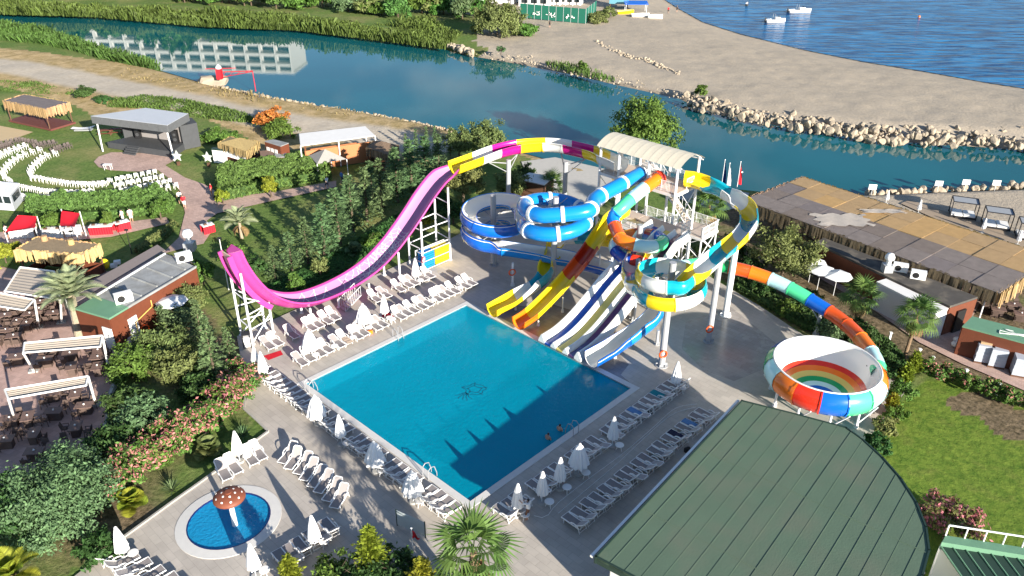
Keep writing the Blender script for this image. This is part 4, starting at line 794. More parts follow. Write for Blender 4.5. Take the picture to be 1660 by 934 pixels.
# white prefabricated store
wf0, wf1 = G(1412, 499), G(1505, 549); wd = (wf1 - wf0).normalized(); wn_ = Vector((-wd.y, wd.x, 0)); wq = [wf0, wf1, wf1 + wn_ * 2.2, wf0 + wn_ * 2.2]
ws = thing('prefab_store', 'white flat-roofed prefabricated store behind the washingtonia palms'.replace('washingtonia', 'fan'), 'building', ctr(wq))
slabroof(ws, [p + (p - ctr(wq)) * .03 for p in wq], 2.5, .14, M_STUCCO)
for i in range(4): qwall(ws, wq[i], wq[(i + 1) % 4], 0, 2.5, mat('grey_white_panel', (.55, .56, .57), .4, .06, 1.0) if i == 0 else M_STUCCO, .1)
c = (wq[1] + wq[2]) / 2 + wd * .07; q = MB(); q.box((c.x, c.y, 1.05), (.9, .06, 2.1), math.atan2(wn_.y, wn_.x)); q.build('door', M_WHITE, ws, world=True)
# green roofed kiosk and pallets
gk = [G(1560, 529, 2.6), G(1576, 513, 2.6), G(1760, 560, 2.6), G(1750, 580, 2.6)]
kk = thing('kiosk', 'red brown kiosk with flat green roof beside the pallets', 'kiosk', ctr(gk)); slabroof(kk, gk, 2.5, .12, M_GREENL)
for i in range(4): qwall(kk, gk[i] * .99 + ctr(gk) * .01, gk[(i + 1) % 4] * .99 + ctr(gk) * .01, 0, 2.5, M_WOODRED)
q = MB(); cb = [gk[0].lerp(gk[2], .25 + .5 * random.random()) + Vector((random.uniform(-1, 1), random.uniform(-.6, .6), 0)) for _ in range(9)]
for a, b in zip(cb[:-1], cb[1:]): q.tube((a.x, a.y, 2.66), (b.x, b.y, 2.66), .03, n=5)
q.build('loose_cable', M_WHITE, kk, world=True)
for i, (u, v, l) in enumerate(((1590, 585, 'wrapped pallet load with cartons on top, closest to the store'), (1612, 592, 'wrapped bluish pallet load next to the carton-topped one'), (1650, 607, 'wrapped pallet load standing apart at the kiosk end'))):
    p = G(u, v); t = thing('pallet_load', l, 'pallet', p, R(-20), 'pallets by the kiosk'); q = MB(); q.box((0, 0, .07), (1.2, 1.0, .14)); q.build('pallet', M_WOOD, t)
    for k in range(5): q = MB(); q.box((random.uniform(-.02, .02), 0, .3 + k * .3), (1.15, .97, .285)); q.build('carton_layer', mat('shrink_wrap', (.42, .46, .52), .3, .15, 5), t)
    if i == 0:
        q = MB(); q.box((0, .1, 1.72), (.9, .6, .2)); q.build('carton', mat('cardboard', (.4, .26, .14), .9, .1), t)
for i, (u, v) in enumerate(((1552, 556), (1549, 563))): p = G(u, v); q = MB(); q.ball((0, 0, .28), .42, 10, 0, .6); o = q.build('sack', M_WHITE, None, True); o.location = p; tag(o, ('white sack slumped on the path by the kiosk wall', 'white sack in front of another beside the kiosk')[i], 'sack', 'sacks by the kiosk')
# --- kitchen with grey and green roof, restaurant side
kq = [G(122, 501, 3.0), G(177, 517, 3.0), G(318, 433, 3.0), G(268, 412, 3.0)]
rk_ = thing('restaurant_kitchen', 'red brown kitchen building with grey roof and green roof end', 'building', ctr(kq))
ga, gb = kq[0].lerp(kq[3], .2), kq[1].lerp(kq[2], .2)
slabroof(rk_, [kq[0], kq[1], gb, ga], 2.9, .16, M_GREENL); slabroof(rk_, [ga, gb, kq[2], kq[3]], 2.9, .12, M_GREYROOF)
for f in (.38, .56, .74, .9): a, b = kq[0].lerp(kq[3], f), kq[1].lerp(kq[2], f); q = MB(); d = b - a; c = (a + b) / 2; q.box((c.x, c.y, 3.08), (d.length * .8, .12, .14), math.atan2(d.y, d.x)); q.build('roof_upstand', M_GREYROOF, rk_, world=True)
for e in (0, 1): a, b = (kq[0], kq[3]) if e else (kq[1], kq[2]); d = b - a; c = a.lerp(b, .6); q = MB(); q.box((c.x, c.y, 3.07), (d.length * .8, .14, .12), math.atan2(d.y, d.x)); q.build('parapet', M_WHITE if e else M_GREYROOF, rk_, world=True)
for i in range(4): qwall(rk_, kq[i] * .99 + ctr(kq) * .01, kq[(i + 1) % 4] * .99 + ctr(kq) * .01, 0, 2.9, M_WOODRED)
dn = (kq[2] - kq[1]).normalized(); nn_ = Vector((dn.y, -dn.x, 0))
for f, w_ in ((-.0, 1.0), (.2, .9)):
    c = (kq[1].lerp(kq[2], f) + nn_ * .12) if f > 0 else (kq[0].lerp(kq[1], .88) - Vector((dn.x, dn.y, 0)) * .12); an_ = math.atan2(dn.y, dn.x) if f > 0 else math.atan2((kq[1] - kq[0]).y, (kq[1] - kq[0]).x); q = MB(); q.box((c.x, c.y, 1.05), (w_, .08, 2.1), an_); q.build('door', M_WHITE, rk_, world=True)
M_PIPE = mat('yellow_pipe', (.6, .38, .1), .5, .1); q = MB(); pts = [kq[1].lerp(kq[2], f) + nn_ * .16 for f in (.22, .22, .42, .42)]; zs = (.6, 1.5, 2.0, 2.6)
for a, b, z0, z1 in zip(pts[:-1], pts[1:], zs[:-1], zs[1:]): q.tube((a.x, a.y, z0), (b.x, b.y, z1), .05, n=6)
q.build('gas_pipe', M_PIPE, rk_, world=True)
for (u, v), l in (((202, 490), 'white air conditioner on the grey kitchen roof near its green end'), ((299, 424), 'white air conditioner near the exhaust on the kitchen roof')): p = G(u, v, 3.0); ac_unit(p.x, p.y, 3.02, R(35), l, 1.1)
p = G(309, 405, 3.0); exhaust(p, 'dark based exhaust stack at the kitchen roof end', 1.15)
sq = [G(118, 492, 2.7), G(268, 405, 2.7), G(255, 396, 2.7), G(105, 480, 2.7)]; sa_ = thing('shade_awning', 'brownish grey awning strip along the kitchen terrace', 'awning', ctr(sq)); slabroof(sa_, sq, 2.6, .06, mat('taupe_awning', (.24, .2, .185), .85, .1), 'fabric')
for i in range(4): pole(sa_, sq[2].lerp(sq[3], i / 3), 2.6, .05)
# --- pergolas with folding awnings over the restaurant
def pergola(quad_px, z, label, posts_px, open_=False):
    pts = [G(u, v, z) for u, v in quad_px]; c = ctr(pts); t = thing('pergola', label, 'pergola', c, 0, 'restaurant pergolas'); n = 9 if open_ else 5
    for k in range(n):
        a0, a1 = pts[0].lerp(pts[3], k / n), pts[0].lerp(pts[3], (k + 1) / n); b0_, b1_ = pts[1].lerp(pts[2], k / n), pts[1].lerp(pts[2], (k + 1) / n); sg = Vector((0, 0, -.04 if open_ else -.09)); am, bm_ = (a0 + a1) / 2 + sg, (b0_ + b1_) / 2 + sg; q = MB(); up_ = Vector((0, 0, .015))
        q.add([a0, b0_, bm_, am, a1, b1_] + [v + up_ for v in (a0, b0_, bm_, am, a1, b1_)], [(0, 1, 2, 3), (3, 2, 5, 4), (6, 9, 8, 7), (9, 10, 11, 8)]); q.build('awning_fold', M_AWN, t, world=True)
    for a, b in ((0, 1), (3, 2), (0, 3), (1, 2)): q = MB(); q.tube(pts[a] + Vector((0, 0, .06)), pts[b] + Vector((0, 0, .06)), .07, n=6); q.build('beam', M_WHITE, t, world=True)
    for (u, v), k in posts_px:
        p = G(u, v); q = MB(); q.tube((p.x, p.y, 0), pts[k], .09, n=8); q.build('post', M_WHITE, t, world=True); q = MB(); q.box((p.x, p.y, .06), (.7, .5, .12), .3); q.build('foot', M_CONC, t, world=True)
pergola([(33, 434), (88, 441), (98, 487), (8, 473)], 3.1, 'wide beige awning stretched out behind the feathery palm', [((100, 523), 2), ((14, 510), 3), ((95, 470), 1)], True)
pergola([(-40, 468), (56, 487), (40, 504), (-50, 490)], 3.0, 'folded awning pergola over crowded rattan tables', [((63, 531), 1), ((-30, 515), 0)])
pergola([(40, 557), (166, 545), (163, 563), (38, 573)], 3.0, 'folded awning pergola beside the white kitchen door', [((177, 602), 1), ((55, 602), 3)])
pergola([(8, 633), (143, 611), (140, 626), (14, 648)], 3.0, 'folded awning pergola above rows of shaded tables', [((156, 658), 1), ((24, 681), 3)])
# --- thatched bar, gazebo and small huts
def thatch(name, quad_px, z, label, cat, fr=1.1, roofm=None, wall=None, wh=1.0, floor=None, posts=True, rise=.0, fm=None):
    pts = [G(u, v, z) for u, v in quad_px]; c = ctr(pts); t = thing(name, label, cat, c); q = MB()
    ap = Vector((c.x, c.y, z + rise))
    if rise:
        for i in range(4): q.add([pts[i], pts[(i + 1) % 4], ap], [(0, 1, 2)])
    else: q.prism([(p.x, p.y) for p in pts], z - .15, z)
    q.build('roof', roofm or M_THATCH, t, world=True)
    for i in range(4): fringe(t, pts[i], pts[(i + 1) % 4], z - .02, fr, fm or M_THATCH, 18, out=.15)
    if posts:
        for p in pts: pole(t, c.lerp(Vector((p.x, p.y, 0)), .93), z - .1, .09, M_WOOD)
    if wall:
        for i in range(4): a, b = c.lerp(Vector((pts[i].x, pts[i].y, 0)), .9), c.lerp(Vector((pts[(i + 1) % 4].x, pts[(i + 1) % 4].y, 0)), .9); qwall(t, a, b, 0, wh, wall, .1, 'counter')
    if floor: q = MB(); q.prism([c.lerp(Vector((p.x, p.y, 0)), 1.02) for p in pts], 0, .25); q.build('floor', floor, t, world=True)
    return t, pts
t, pts = thatch('snack_bar', [(24, 405), (60, 384), (163, 396), (131, 412)], 3.0, 'straw covered snack bar with two straw roof vents', 'bar', 1.15, mat('grey_straw', (.27, .2, .12), .95, .25, 2, bump=.8, bscale=20), M_WOODRED, 1.0, None, fm=mat('golden_straw', (.56, .38, .17), .95, .2, 5, island=.25))
for u, v in ((73, 390), (116, 396)): p = G(u, v, 3.0); q = MB(); q.tube((p.x, p.y, 2.95), (p.x, p.y, 3.5), .3, .26, 10); q.build('roof_vent', M_THATCH, t, world=True)
thatch('gazebo', [(5, 163), (40, 153), (113, 166), (73, 177)], 3.2, 'thatch fringed gazebo with dark red floor at the lawn edge', 'gazebo', 1.3, M_REEDG, None, 0, mat('dark_red_boards', (.14, .045, .035), .7, .2))
thatch('thatched_stall', [(354, 232), (372, 222), (420, 230), (400, 246)], 2.6, 'low thatched stall behind the white screen', 'stall', .9, M_THATCH, M_WOODRED, 1.0, rise=.7)
thatch('thatched_hut', [(594, 239), (606, 228), (646, 236), (630, 252)], 2.7, 'dark thatched hut at the end of the pavilion yard', 'hut', 1.1, M_THATCHD, M_WOOD, 1.0, rise=.8, fm=M_THATCHD)
# screen, sheds, white pavilion, pyramid tent
a, b = G(348, 263), G(400, 268); t = thing('screen_wall', 'white screen with dark green top beside the thatched stall', 'screen', (a + b) / 2); qwall(t, a, b, 0, 1.75, M_WHITE, .3, 'panel'); qwall(t, a, b, 1.75, 1.95, M_GREEND, .55, 'capping')
def shed(quad_px, z, label, wallm, roofm, name='shed', th=.1):
    pts = [G(u, v, z) for u, v in quad_px]; t = thing(name, label, 'shed', ctr(pts)); slabroof(t, pts, z, th, roofm)
    for i in range(4): qwall(t, pts[i] * .97 + ctr(pts) * .03, pts[(i + 1) % 4] * .97 + ctr(pts) * .03, 0, z, wallm)
    return t, pts
t, pts = shed([(429, 230), (443, 227), (468, 233), (455, 238)], 2.8, 'timber shed with grey roof and three small openings', M_WOODRED, M_GREYROOF)
for f in (.2, .45, .7): c = pts[0].lerp(pts[3], f); q = MB(); q.box((c.x - .06, c.y - .1, 1.8), (.5, .08, .9), math.atan2((pts[3] - pts[0]).y, (pts[3] - pts[0]).x)); q.build('window', M_STUCCO, t, world=True)
shed([(421, 246), (443, 244), (444, 254), (423, 256)], 1.7, 'low brown roofed lean-to beside the timber shed', M_WOOD, mat('brown_felt', (.2, .13, .1), .9, .15)); shed([(444, 243), (463, 242), (465, 255), (446, 256)], 1.7, 'low grey roofed lean-to beside the timber shed', M_WOOD, M_GREYROOF)
pv = [G(485, 217, 3.4), G(592, 205, 3.4), G(608, 220, 3.4), G(487, 237, 3.4)]; t = thing('pavilion', 'pavilion with white sheet canopy over an orange brick wall', 'pavilion', ctr(pv)); slabroof(t, pv, 3.35, .08, M_STUCCO, 'canopy')
for k in (0, 1, 2, 3): pole(t, pv[k], 3.35, .08)
pole(t, pv[2].lerp(pv[3], .5), 3.35, .08)
for i in range(3): qwall(t, pv[i + 1].lerp(ctr(pv), .12) if i else pv[3].lerp(pv[2], .1) + Vector((0, .8, 0)), pv[(i + 2) % 4].lerp(ctr(pv), .12) if i else pv[3].lerp(pv[2], .72) + Vector((0, .8, 0)), 0, 2.6, mat('orange_brick', (.42, .17, .07), .85, .15, 6), .2)
pt = [G(501, 252, 2.1), G(535, 246, 2.1), G(562, 258, 2.1), G(514, 266, 2.1)]; t = thing('pyramid_tent', 'grey pyramid sunshade in front of the brick pavilion', 'tent', ctr(pt)); c = ctr(pt); q = MB()
for i in range(4): q.add([pt[i], pt[(i + 1) % 4], Vector((c.x, c.y, 3.2))], [(0, 1, 2)])
q.build('canopy', mat('grey_straw_cloth', (.33, .31, .28), .9, .12, 4), t, world=True)
for p in pt: pole(t, p, 2.1, .05)
# --- stage
SZ = 4.6
sr = [G(147, 188, SZ), G(236, 175, SZ), G(305, 184, SZ), G(271, 203, SZ)]; st = thing('stage', 'open-air stage with sloping grey slab roof and dark platform', 'stage', ctr(sr))
q = MB(); q.prism(sr, SZ - .12, SZ); q.build('roof_sheet', mat('light_grey_sheet', (.5, .52, .54), .5, .06, .8), st, world=True)
for i in range(4):
    a, b = sr[i], sr[(i + 1) % 4]
    for k in range(8): qwall(st, a.lerp(b, k / 8 + .002), a.lerp(b, (k + 1) / 8 - .002), SZ - 1.0, SZ - .03, mat('grey_fascia', (.11, .115, .12), .6, .2, 2), .1, 'fascia_panel')
for (u, v), k in (((167, 246), 0), ((283, 261), 3)):
    p = G(u, v); tp = sr[k].lerp(ctr(sr) + Vector((0, 0, SZ)), .08); tp.z = SZ - 1.0; q = MB(); q.tube(p, tp, .1, n=8); q.build('leaning_post', M_WSTEEL, st, world=True)
pf = [G(176, 240, .0), G(281, 256, .0), G(304, 240, 0), G(222, 229, 0)]; q = MB(); q.prism(pf, 0, .85); q.build('platform', M_STAGE, st, world=True)
ba, bb_ = pf[3], pf[2]; qwall(st, ba + Vector((0, -.1, 0)), bb_ + Vector((0, -.1, 0)), .85, 3.4, mat('stage_backdrop', (.26, .24, .23), .8, .1), .15, 'back_wall'); qwall(st, pf[0].lerp(pf[3], .6), pf[3], .85, 3.2, M_STAGE, .15, 'wing')
sw = [G(299, 243), G(326, 237), G(318, 228), G(296, 233)]; q = MB(); q.prism(sw, 0, 3.3); q.build('side_tower', M_STAGE, st, world=True)
for k in range(4): c = pf[0].lerp(pf[1], .42); d = (pf[1] - pf[0]).normalized(); n = Vector((d.y, -d.x, 0)); c = c + n * (.18 + .28 * (3 - k)); q = MB(); q.box((c.x, c.y, .1 + .2 * k), (2.0, .3, .2 - .01), math.atan2(d.y, d.x)); q.build('step', M_STAGE, st, world=True)
for i, f in enumerate((.12, .86)):
    p = pf[3].lerp(pf[2], f) + Vector((0, -.9, .85)); t = thing('loudspeaker', ('black loudspeaker by the far wing of the stage', 'black loudspeaker beside the dark stage tower')[i], 'loudspeaker', p, 0, 'stage loudspeakers'); q = MB(); q.box((0, 0, .9), (.7, .6, 1.8)); q.build('cabinet', M_BLACK, t); q = MB(); q.tube((0, -.3, .6), (0, -.32, .6), .24, n=12); q.tube((0, -.3, 1.25), (0, -.32, 1.25), .2, n=12); q.build('cone', M_DARK, t)
for i, (u, v) in enumerate(((290, 268), (339, 270))):
    p = G(u, v); t = thing('star_decoration', ('pale star figure at the foot of the stage post', 'pale star figure on the lawn near the hedge')[i], 'star', p, R(-10), 'star figures'); q = MB(); pts = [(math.sin(R(36 * k)) * (.75 if k % 2 == 0 else .36), 1.25 + math.cos(R(36 * k)) * (.75 if k % 2 == 0 else .36)) for k in range(10)]
    q.v = [(x, -.06, z) for x, z in pts] + [(x, .06, z) for x, z in pts]; q.f = [tuple(range(10)), tuple(range(19, 9, -1))] + [(k, 10 + k, 10 + (k + 1) % 10, (k + 1) % 10) for k in range(10)]; q.m = [0] * 12; q.build('star', mat('silver_star', (.5, .54, .48), .5, .2, 6), t); q = MB(); q.box((0, 0, .25), (.3, .3, .5)); q.build('stand', M_WOOD, t)
# red sail tents and buffet tables
for i, (qd, hp) in enumerate(([[(8, 377), (31, 356), (62, 358), (57, 369)], 2.3], [[(97, 366), (101, 346), (131, 350), (121, 368)], 2.4])):
    p4 = [G(u, v, hp) for u, v in qd]; t = thing('sail_tent', ('red sail canopy over the serving tables', 'smaller red sail canopy behind the snack bar')[i], 'tent', ctr(p4), 0, 'red sails'); nn = 8; q = MB()
    gr = [[(lambda a, b: a.lerp(b, y / nn) + Vector((0, 0, -.5 * math.sin(math.pi * x / nn) * math.sin(math.pi * y / nn) + (.5 if i == 0 else .3) * (y / nn))))(p4[0].lerp(p4[3], x / nn), p4[1].lerp(p4[2], x / nn)) for x in range(nn + 1)] for y in range(nn + 1)]
    q.add([v for r_ in gr for v in r_], [(y * (nn + 1) + x, y * (nn + 1) + x + 1, (y + 1) * (nn + 1) + x + 1, (y + 1) * (nn + 1) + x) for y in range(nn) for x in range(nn)]); q.build('fabric', M_RED, t, True, world=True)
    for k, p in enumerate(p4): q = MB(); q.tube((p.x, p.y, 0), p + Vector((0, 0, .5 if k in (1, 2) else 0)), .05, n=6); q.build('pole', M_WSTEEL, t, world=True)
def cloth_table(u0, v0, u1, v1, label, m=None, h=.9, w=.9, skirt=True):
    a, b = G(u0, v0), G(u1, v1); d = b - a; t = thing('buffet_table', label, 'table', (a + b) / 2, math.atan2(d.y, d.x), 'buffet tables'); q = MB(); q.box((0, 0, h), (d.length, w, .05)); q.build('tabletop', M_WHITE if m is M_RED else (m or M_WHITE), t)
    for sg in (-1, 1):
        q = MB(); n = int(d.length / .12)
        q.v = [(-d.length / 2 + d.length * k / n, sg * (w / 2 + .02 + .03 * (k % 2)), z) for z in (.03, h - .03) for k in range(n + 1)]; q.f = [(k, k + 1, n + 2 + k, n + 1 + k) for k in range(n)]; q.m = [0] * n; q.build('skirt', m or M_WHITE, t)
    for k in range(int(d.length / .6)): q = MB(); q.box((-d.length / 2 + .4 + k * .6, random.uniform(-.15, .15), h + .1), (.3, .25, .12)); q.build('dish', M_STEEL if k % 2 else M_WOOD, t)
cloth_table(148, 379, 186, 377, 'red skirted buffet table end by the lawn', M_RED); cloth_table(188, 375, 211, 369, 'short red skirted buffet table next to the cooks', M_RED); cloth_table(72, 384, 105, 383, 'white serving table under the larger red sail'); cloth_table(108, 382, 133, 379, 'white serving table under the smaller red sail'); cloth_table(329, 379, 347, 374, 'red and white stand on the path near the pink slide end', M_RED); cloth_table(20, 385, 60, 383, 'white cloth counter at the sail posts')
# --- white and grey cabin with dish at the lawn edge
cq = [G(-30, 338), G(24, 342), G(38, 325), G(-16, 320)]; t = thing('control_cabin', 'white and grey cabin with dark windows and roof dish', 'cabin', ctr(cq)); q = MB(); q.prism(cq, 0, 2.0); q.build('body', mat('cabin_grey', (.5, .53, .56), .4, .05), t, world=True); q = MB(); q.prism([p + (p - ctr(cq)) * .05 for p in cq], 2.0, 2.12); q.build('roof', M_WHITE, t, world=True)
for i, (f0, f1) in enumerate(((.5, .72), (.78, .97))): qwall(t, cq[0].lerp(cq[1], f0) + Vector((.0, -.05, 0)), cq[0].lerp(cq[1], f1) + Vector((0, -.05, 0)), .9, 1.7, M_GLASSD, .06, 'window')
qwall(t, cq[1].lerp(cq[2], .15) + Vector((.05, -.03, 0)), cq[1].lerp(cq[2], .85) + Vector((.05, -.03, 0)), .9, 1.7, M_GLASSD, .06, 'window')
p = ctr(cq); q = MB(); q.lathe([(.05, 2.3), (.5, 2.45), (.6, 2.6)], 14, (p.x, p.y, 0)); q.tube((p.x, p.y, 2.1), (p.x, p.y, 2.35), .06, n=6); q.build('dish', M_WHITE, t, world=True)
# --- far bank: fence, terraces, blue kiosk; white hotel beyond the frame that the river mirrors
fa, fb, fc = G(843, 29), G(949, 39), G(966, 24)
t = thing('site_fence', 'dark green sheeted fence with white graffiti by the beach', 'fence', (fa + fb) / 2); M_FENCE = mat('green_sheeting', (.012, .13, .085), .7, .1)
for a, b, n in ((fa, fb, 9), (fb, fc, 4)):
    for k in range(n):
        qwall(t, a.lerp(b, k / n + .003), a.lerp(b, (k + 1) / n - .003), .1, 3.4, M_FENCE, .05, 'sheet_panel'); c = a.lerp(b, k / n); pole(t, c, 3.5, .06, M_STEEL)
q = MB(); rg = random.Random(3)
for k, f in enumerate((.24, .27, .3, .42, .46, .5, .54, .74, .77, .8, .83)):
    c = fa.lerp(fb, f); nb = 3 if k < 7 else 2
    for j in range(nb): q.box((c.x + rg.uniform(-.5, .5), c.y - .06, 1.3 + rg.uniform(-.2, .4)), (rg.uniform(.5, .9), .02, .13), 0, 0, 0, rg.uniform(-1.2, 1.2))
q.build('graffiti', M_WHITE, t, world=True)
for i, (u, v, w_, d_, h_, rm, l) in enumerate(((868, 8, 9, 7, 3.2, M_GREYROOF, 'grey flat pavilion behind the green fence'), (895, 6, 6, 6, 3.0, M_STUCCO, 'white roofed terrace in the middle behind the fence'), (925, 6, 7, 6, 3.0, M_STUCCO, 'white roofed terrace nearest the beach behind the fence'), (800, 3, 14, 8, 4.0, mat('terracotta', (.4, .14, .08), .85, .2, 2), 'red roofed house among the far trees'), (775, -2, 8, 7, 5.5, M_STUCCO, 'pale house with blue balcony among the far trees'))):
    p = G(u, v); t = thing('terrace_house', l, 'building', p, R(-12)); q = MB(); q.box((0, 0, h_ + .15), (w_, d_, .3)); q.build('roof', rm, t); q = MB(); q.box((0, .6, h_ / 2), (w_ * .9, d_ * .75, h_)); q.build('wall', M_STUCCO, t)
    for k in range(4): q = MB(); q.box((-w_ * .42 + k * w_ * .28, -d_ * .45, h_ / 2), (.18, .18, h_)); q.build('column', M_WHITE, t)
    for k in range(3): q = MB(); q.box((-w_ * .28 + k * w_ * .28, -d_ * .3, h_ * .5), (w_ * .18, .14, h_ * .55)); q.build('window', M_GLASSD, t)
p = G(1003, 13); t = thing('beach_kiosk', 'blue-grey hut on stilts at the top of the beach', 'kiosk', p, R(-8)); q = MB(); q.box((0, 0, 2.6), (5, 4, 2.6)); q.build('body', mat('blue_boards', (.1, .27, .34), .7, .1), t)
for x in (-1.4, .2, 1.5): q = MB(); q.box((x, -2.02, 2.9), (.9, .06, .8)); q.build('window', M_STUCCO, t)
for x in (-2.2, 2.2):
    for y in (-1.7, 1.7): q = MB(); q.tube((x, y, 0), (x, y, 1.4), .12, n=6); q.build('stilt', M_WOOD, t)
q = MB(); q.box((0, 0, 4.0), (5.5, 4.5, .2)); q.build('roof', M_GREYROOF, t)
D = 262; hp0 = G(60, 40); hx0, hx1 = -172, -72; hy0, hy1 = 270, 262
ht = thing('hotel', 'long white hotel with rows of balconies, mirrored in the river', 'hotel', (-122, 268, 0), math.atan2(hy1 - hy0, hx1 - hx0)); NB, NF = 20, 8; BW = 5.0; FH = 3.2
q = MB(); q.box((0, 8, NF * FH / 2), (NB * BW, 14, NF * FH)); q.build('block', M_STUCCO, ht); q = MB(); q.box((0, 8, NF * FH + .3), (NB * BW + .6, 14.6, .6)); q.build('roof_parapet', M_STUCCO, ht); q = MB(); q.box((-44, 4, NF * FH / 2 + 1.6), (9, 13, NF * FH + 3.2)); q.build('stair_tower', M_STUCCO, ht)
wm = bpy.data.meshes.new('window'); mb = MB(); mb.box((0, 0, 0), (3.6, .1, 2.3)); wo_ = mb.build('window', M_GLASSD, ht); bo_mb = MB(); bo_mb.box((0, -.7, -1.3), (4.4, 1.4, .2)); bo_mb.box((0, -1.38, -.85), (4.4, .08, .8)); bo_ = bo_mb.build('balcony', M_STUCCO, ht); first = True
for i in range(NB):
    for f in range(NF):
        if i < 3: continue
        for src in (wo_, bo_):
            o = src if first else src.copy()
            if not first: COL.objects.link(o); o.parent = ht
            o.location = (-NB * BW / 2 + (i + .5) * BW, .93, f * FH + 1.7)
        first = False
    if i >= 2: q = MB(); q.box((-NB * BW / 2 + (i + 1) * BW, .3, NF * FH / 2), (.4, 1.4, NF * FH)); q.build('fin', M_STUCCO, ht)
shed([(837, 291), (858, 281), (898, 288), (882, 301)], 2.4, 'small shed with white corrugated roof below the chute', M_WOOD, M_STUCCO)
# ------------------------------------------------------------------ plants
RN = np.random.RandomState(11)
def leafmat(name, col, isl=.45, trans=.3, var=.34, sc=.7): return mat(name, col, .65, var, sc, spec=.25, island=isl, trans=trans)
L_CEDAR = leafmat('cedar_needles', (.125, .205, .085)); L_DARK = leafmat('dark_leaves', (.05, .11, .028)); L_MID = leafmat('green_leaves', (.1, .19, .035)); L_OLIVE = leafmat('olive_leaves', (.165, .2, .065)); L_YEL = leafmat('golden_leaves', (.25, .29, .03)); L_GREY = leafmat('grey_green_leaves', (.13, .205, .09)); L_HEDGE = leafmat('hedge_leaves', (.11, .21, .05)); L_PALM = leafmat('palm_leaf', (.11, .19, .045), .25); L_DATE = leafmat('date_palm_leaf', (.32, .37, .21), .2); L_PINK = leafmat('pink_blossom', (.55, .22, .2), .4); L_REED = leafmat('reed_blades', (.09, .15, .032), .4, .3, .55, .13); L_ORNG = leafmat('orange_blossom', (.55, .28, .05), .4); L_DRY = leafmat('dead_frond', (.3, .2, .09), .3)
M_BARK = mat('bark', (.11, .08, .055), .95, .3, 6, bump=.6); M_PBARK = mat('palm_trunk_fibre', (.22, .15, .09), .95, .35, 9, bump=.8); M_DATEB = mat('date_trunk', (.34, .28, .2), .95, .3, 9, bump=.9)
def unit(v): return v / (np.linalg.norm(v, axis=-1, keepdims=True) + 1e-9)
def leaves(c, nrm, a, b, jit=.7):
    """c centres, nrm preferred normals, a/b half sizes -> quads"""
    N = len(c); n = unit(nrm + RN.normal(0, jit, (N, 3))); t = unit(np.cross(n, RN.normal(0, 1, (N, 3)))); s = np.cross(n, t)
    a = np.asarray(a).reshape(-1, 1) * np.ones((N, 1)); b = np.asarray(b).reshape(-1, 1) * np.ones((N, 1))
    return np.stack([c - t * a, c - s * b * .6 + t * a * .1, c + t * a, c + s * b * .6 + t * a * .1], 1)
def crown_pts(rx, ry, rz, zc, ncl, per, spread=.24, seed=0, low=-.75):
    r = np.random.RandomState(seed); d = unit(r.normal(0, 1, (ncl * 3, 3))); d = d[d[:, 2] > low][:ncl]; rad = r.uniform(.45, 1.0, (len(d), 1)) ** .6 * (1 + .34 * r.normal(0, 1, (len(d), 1)).clip(-1, 1))
    cl = d * rad * np.array([rx, ry, rz]) * .88; c = np.repeat(cl, per, 0) + r.normal(0, 1, (len(cl) * per, 3)) * np.array([rx, ry, rz]) * spread * .55
    nr = unit(c / np.array([rx, ry, rz])) + np.array([0, 0, .35]); c[:, 2] += zc; return c, nr
def tri(o): return o
def trunk(root, h, r, limbs=5, spread=1.2, bark=None, seed=0, z1=None):
    rr = random.Random(seed); q = MB(); z1 = z1 or h; p = Vector((0, 0, -.1)); k = 5; pts = [p]
    for i in range(k): pts.append(Vector((rr.uniform(-.06, .06) * h * .3, rr.uniform(-.06, .06) * h * .3, h * (i + 1) / k)))
    for i in range(k): q.tube(pts[i], pts[i + 1], r * (1 - .13 * i), r * (1 - .13 * (i + 1)), 7, cap=False)
    for j in range(limbs): a = 2 * math.pi * j / max(1, limbs) + rr.uniform(-.4, .4); b = pts[-1] if j % 2 else pts[-2]; e = b + Vector((math.cos(a) * spread, math.sin(a) * spread, rr.uniform(.4, 1.0) * spread)); q.tube(b, e, r * .4, r * .12, 5, cap=False)
    return q.build('trunk', bark or M_BARK, root)
def blob_tree(name, label, cat, loc, R_, h, lm, ncl=60, per=55, ls=.13, tr=.16, group=None, seed=0, flower=None, ff=.12, low=-.6, rz=None, stem=True, asp=1.9, spread=.19):
    t = thing(name, label, cat, loc, 0, group); rz_ = rz or (h * .5); zc = h - rz_
    c, n = crown_pts(R_, R_, rz_, zc, ncl, per, spread, seed, low); sz = RN.uniform(.7, 1.3, len(c)) * ls; P = leaves(c, n, sz * asp * .7, sz, .75); mi = None; mats = [lm]
    if flower: top = (n[:, 2] > .1); mi = ((RN.uniform(0, 1, len(c)) < ff * 1.6) & top).astype(int); mats = [lm, flower]
    quads('crown', P, mats, mi, t); 
    if stem: trunk(t, max(.3, zc + .1), tr, 6, R_ * .6, None, seed)
    return t
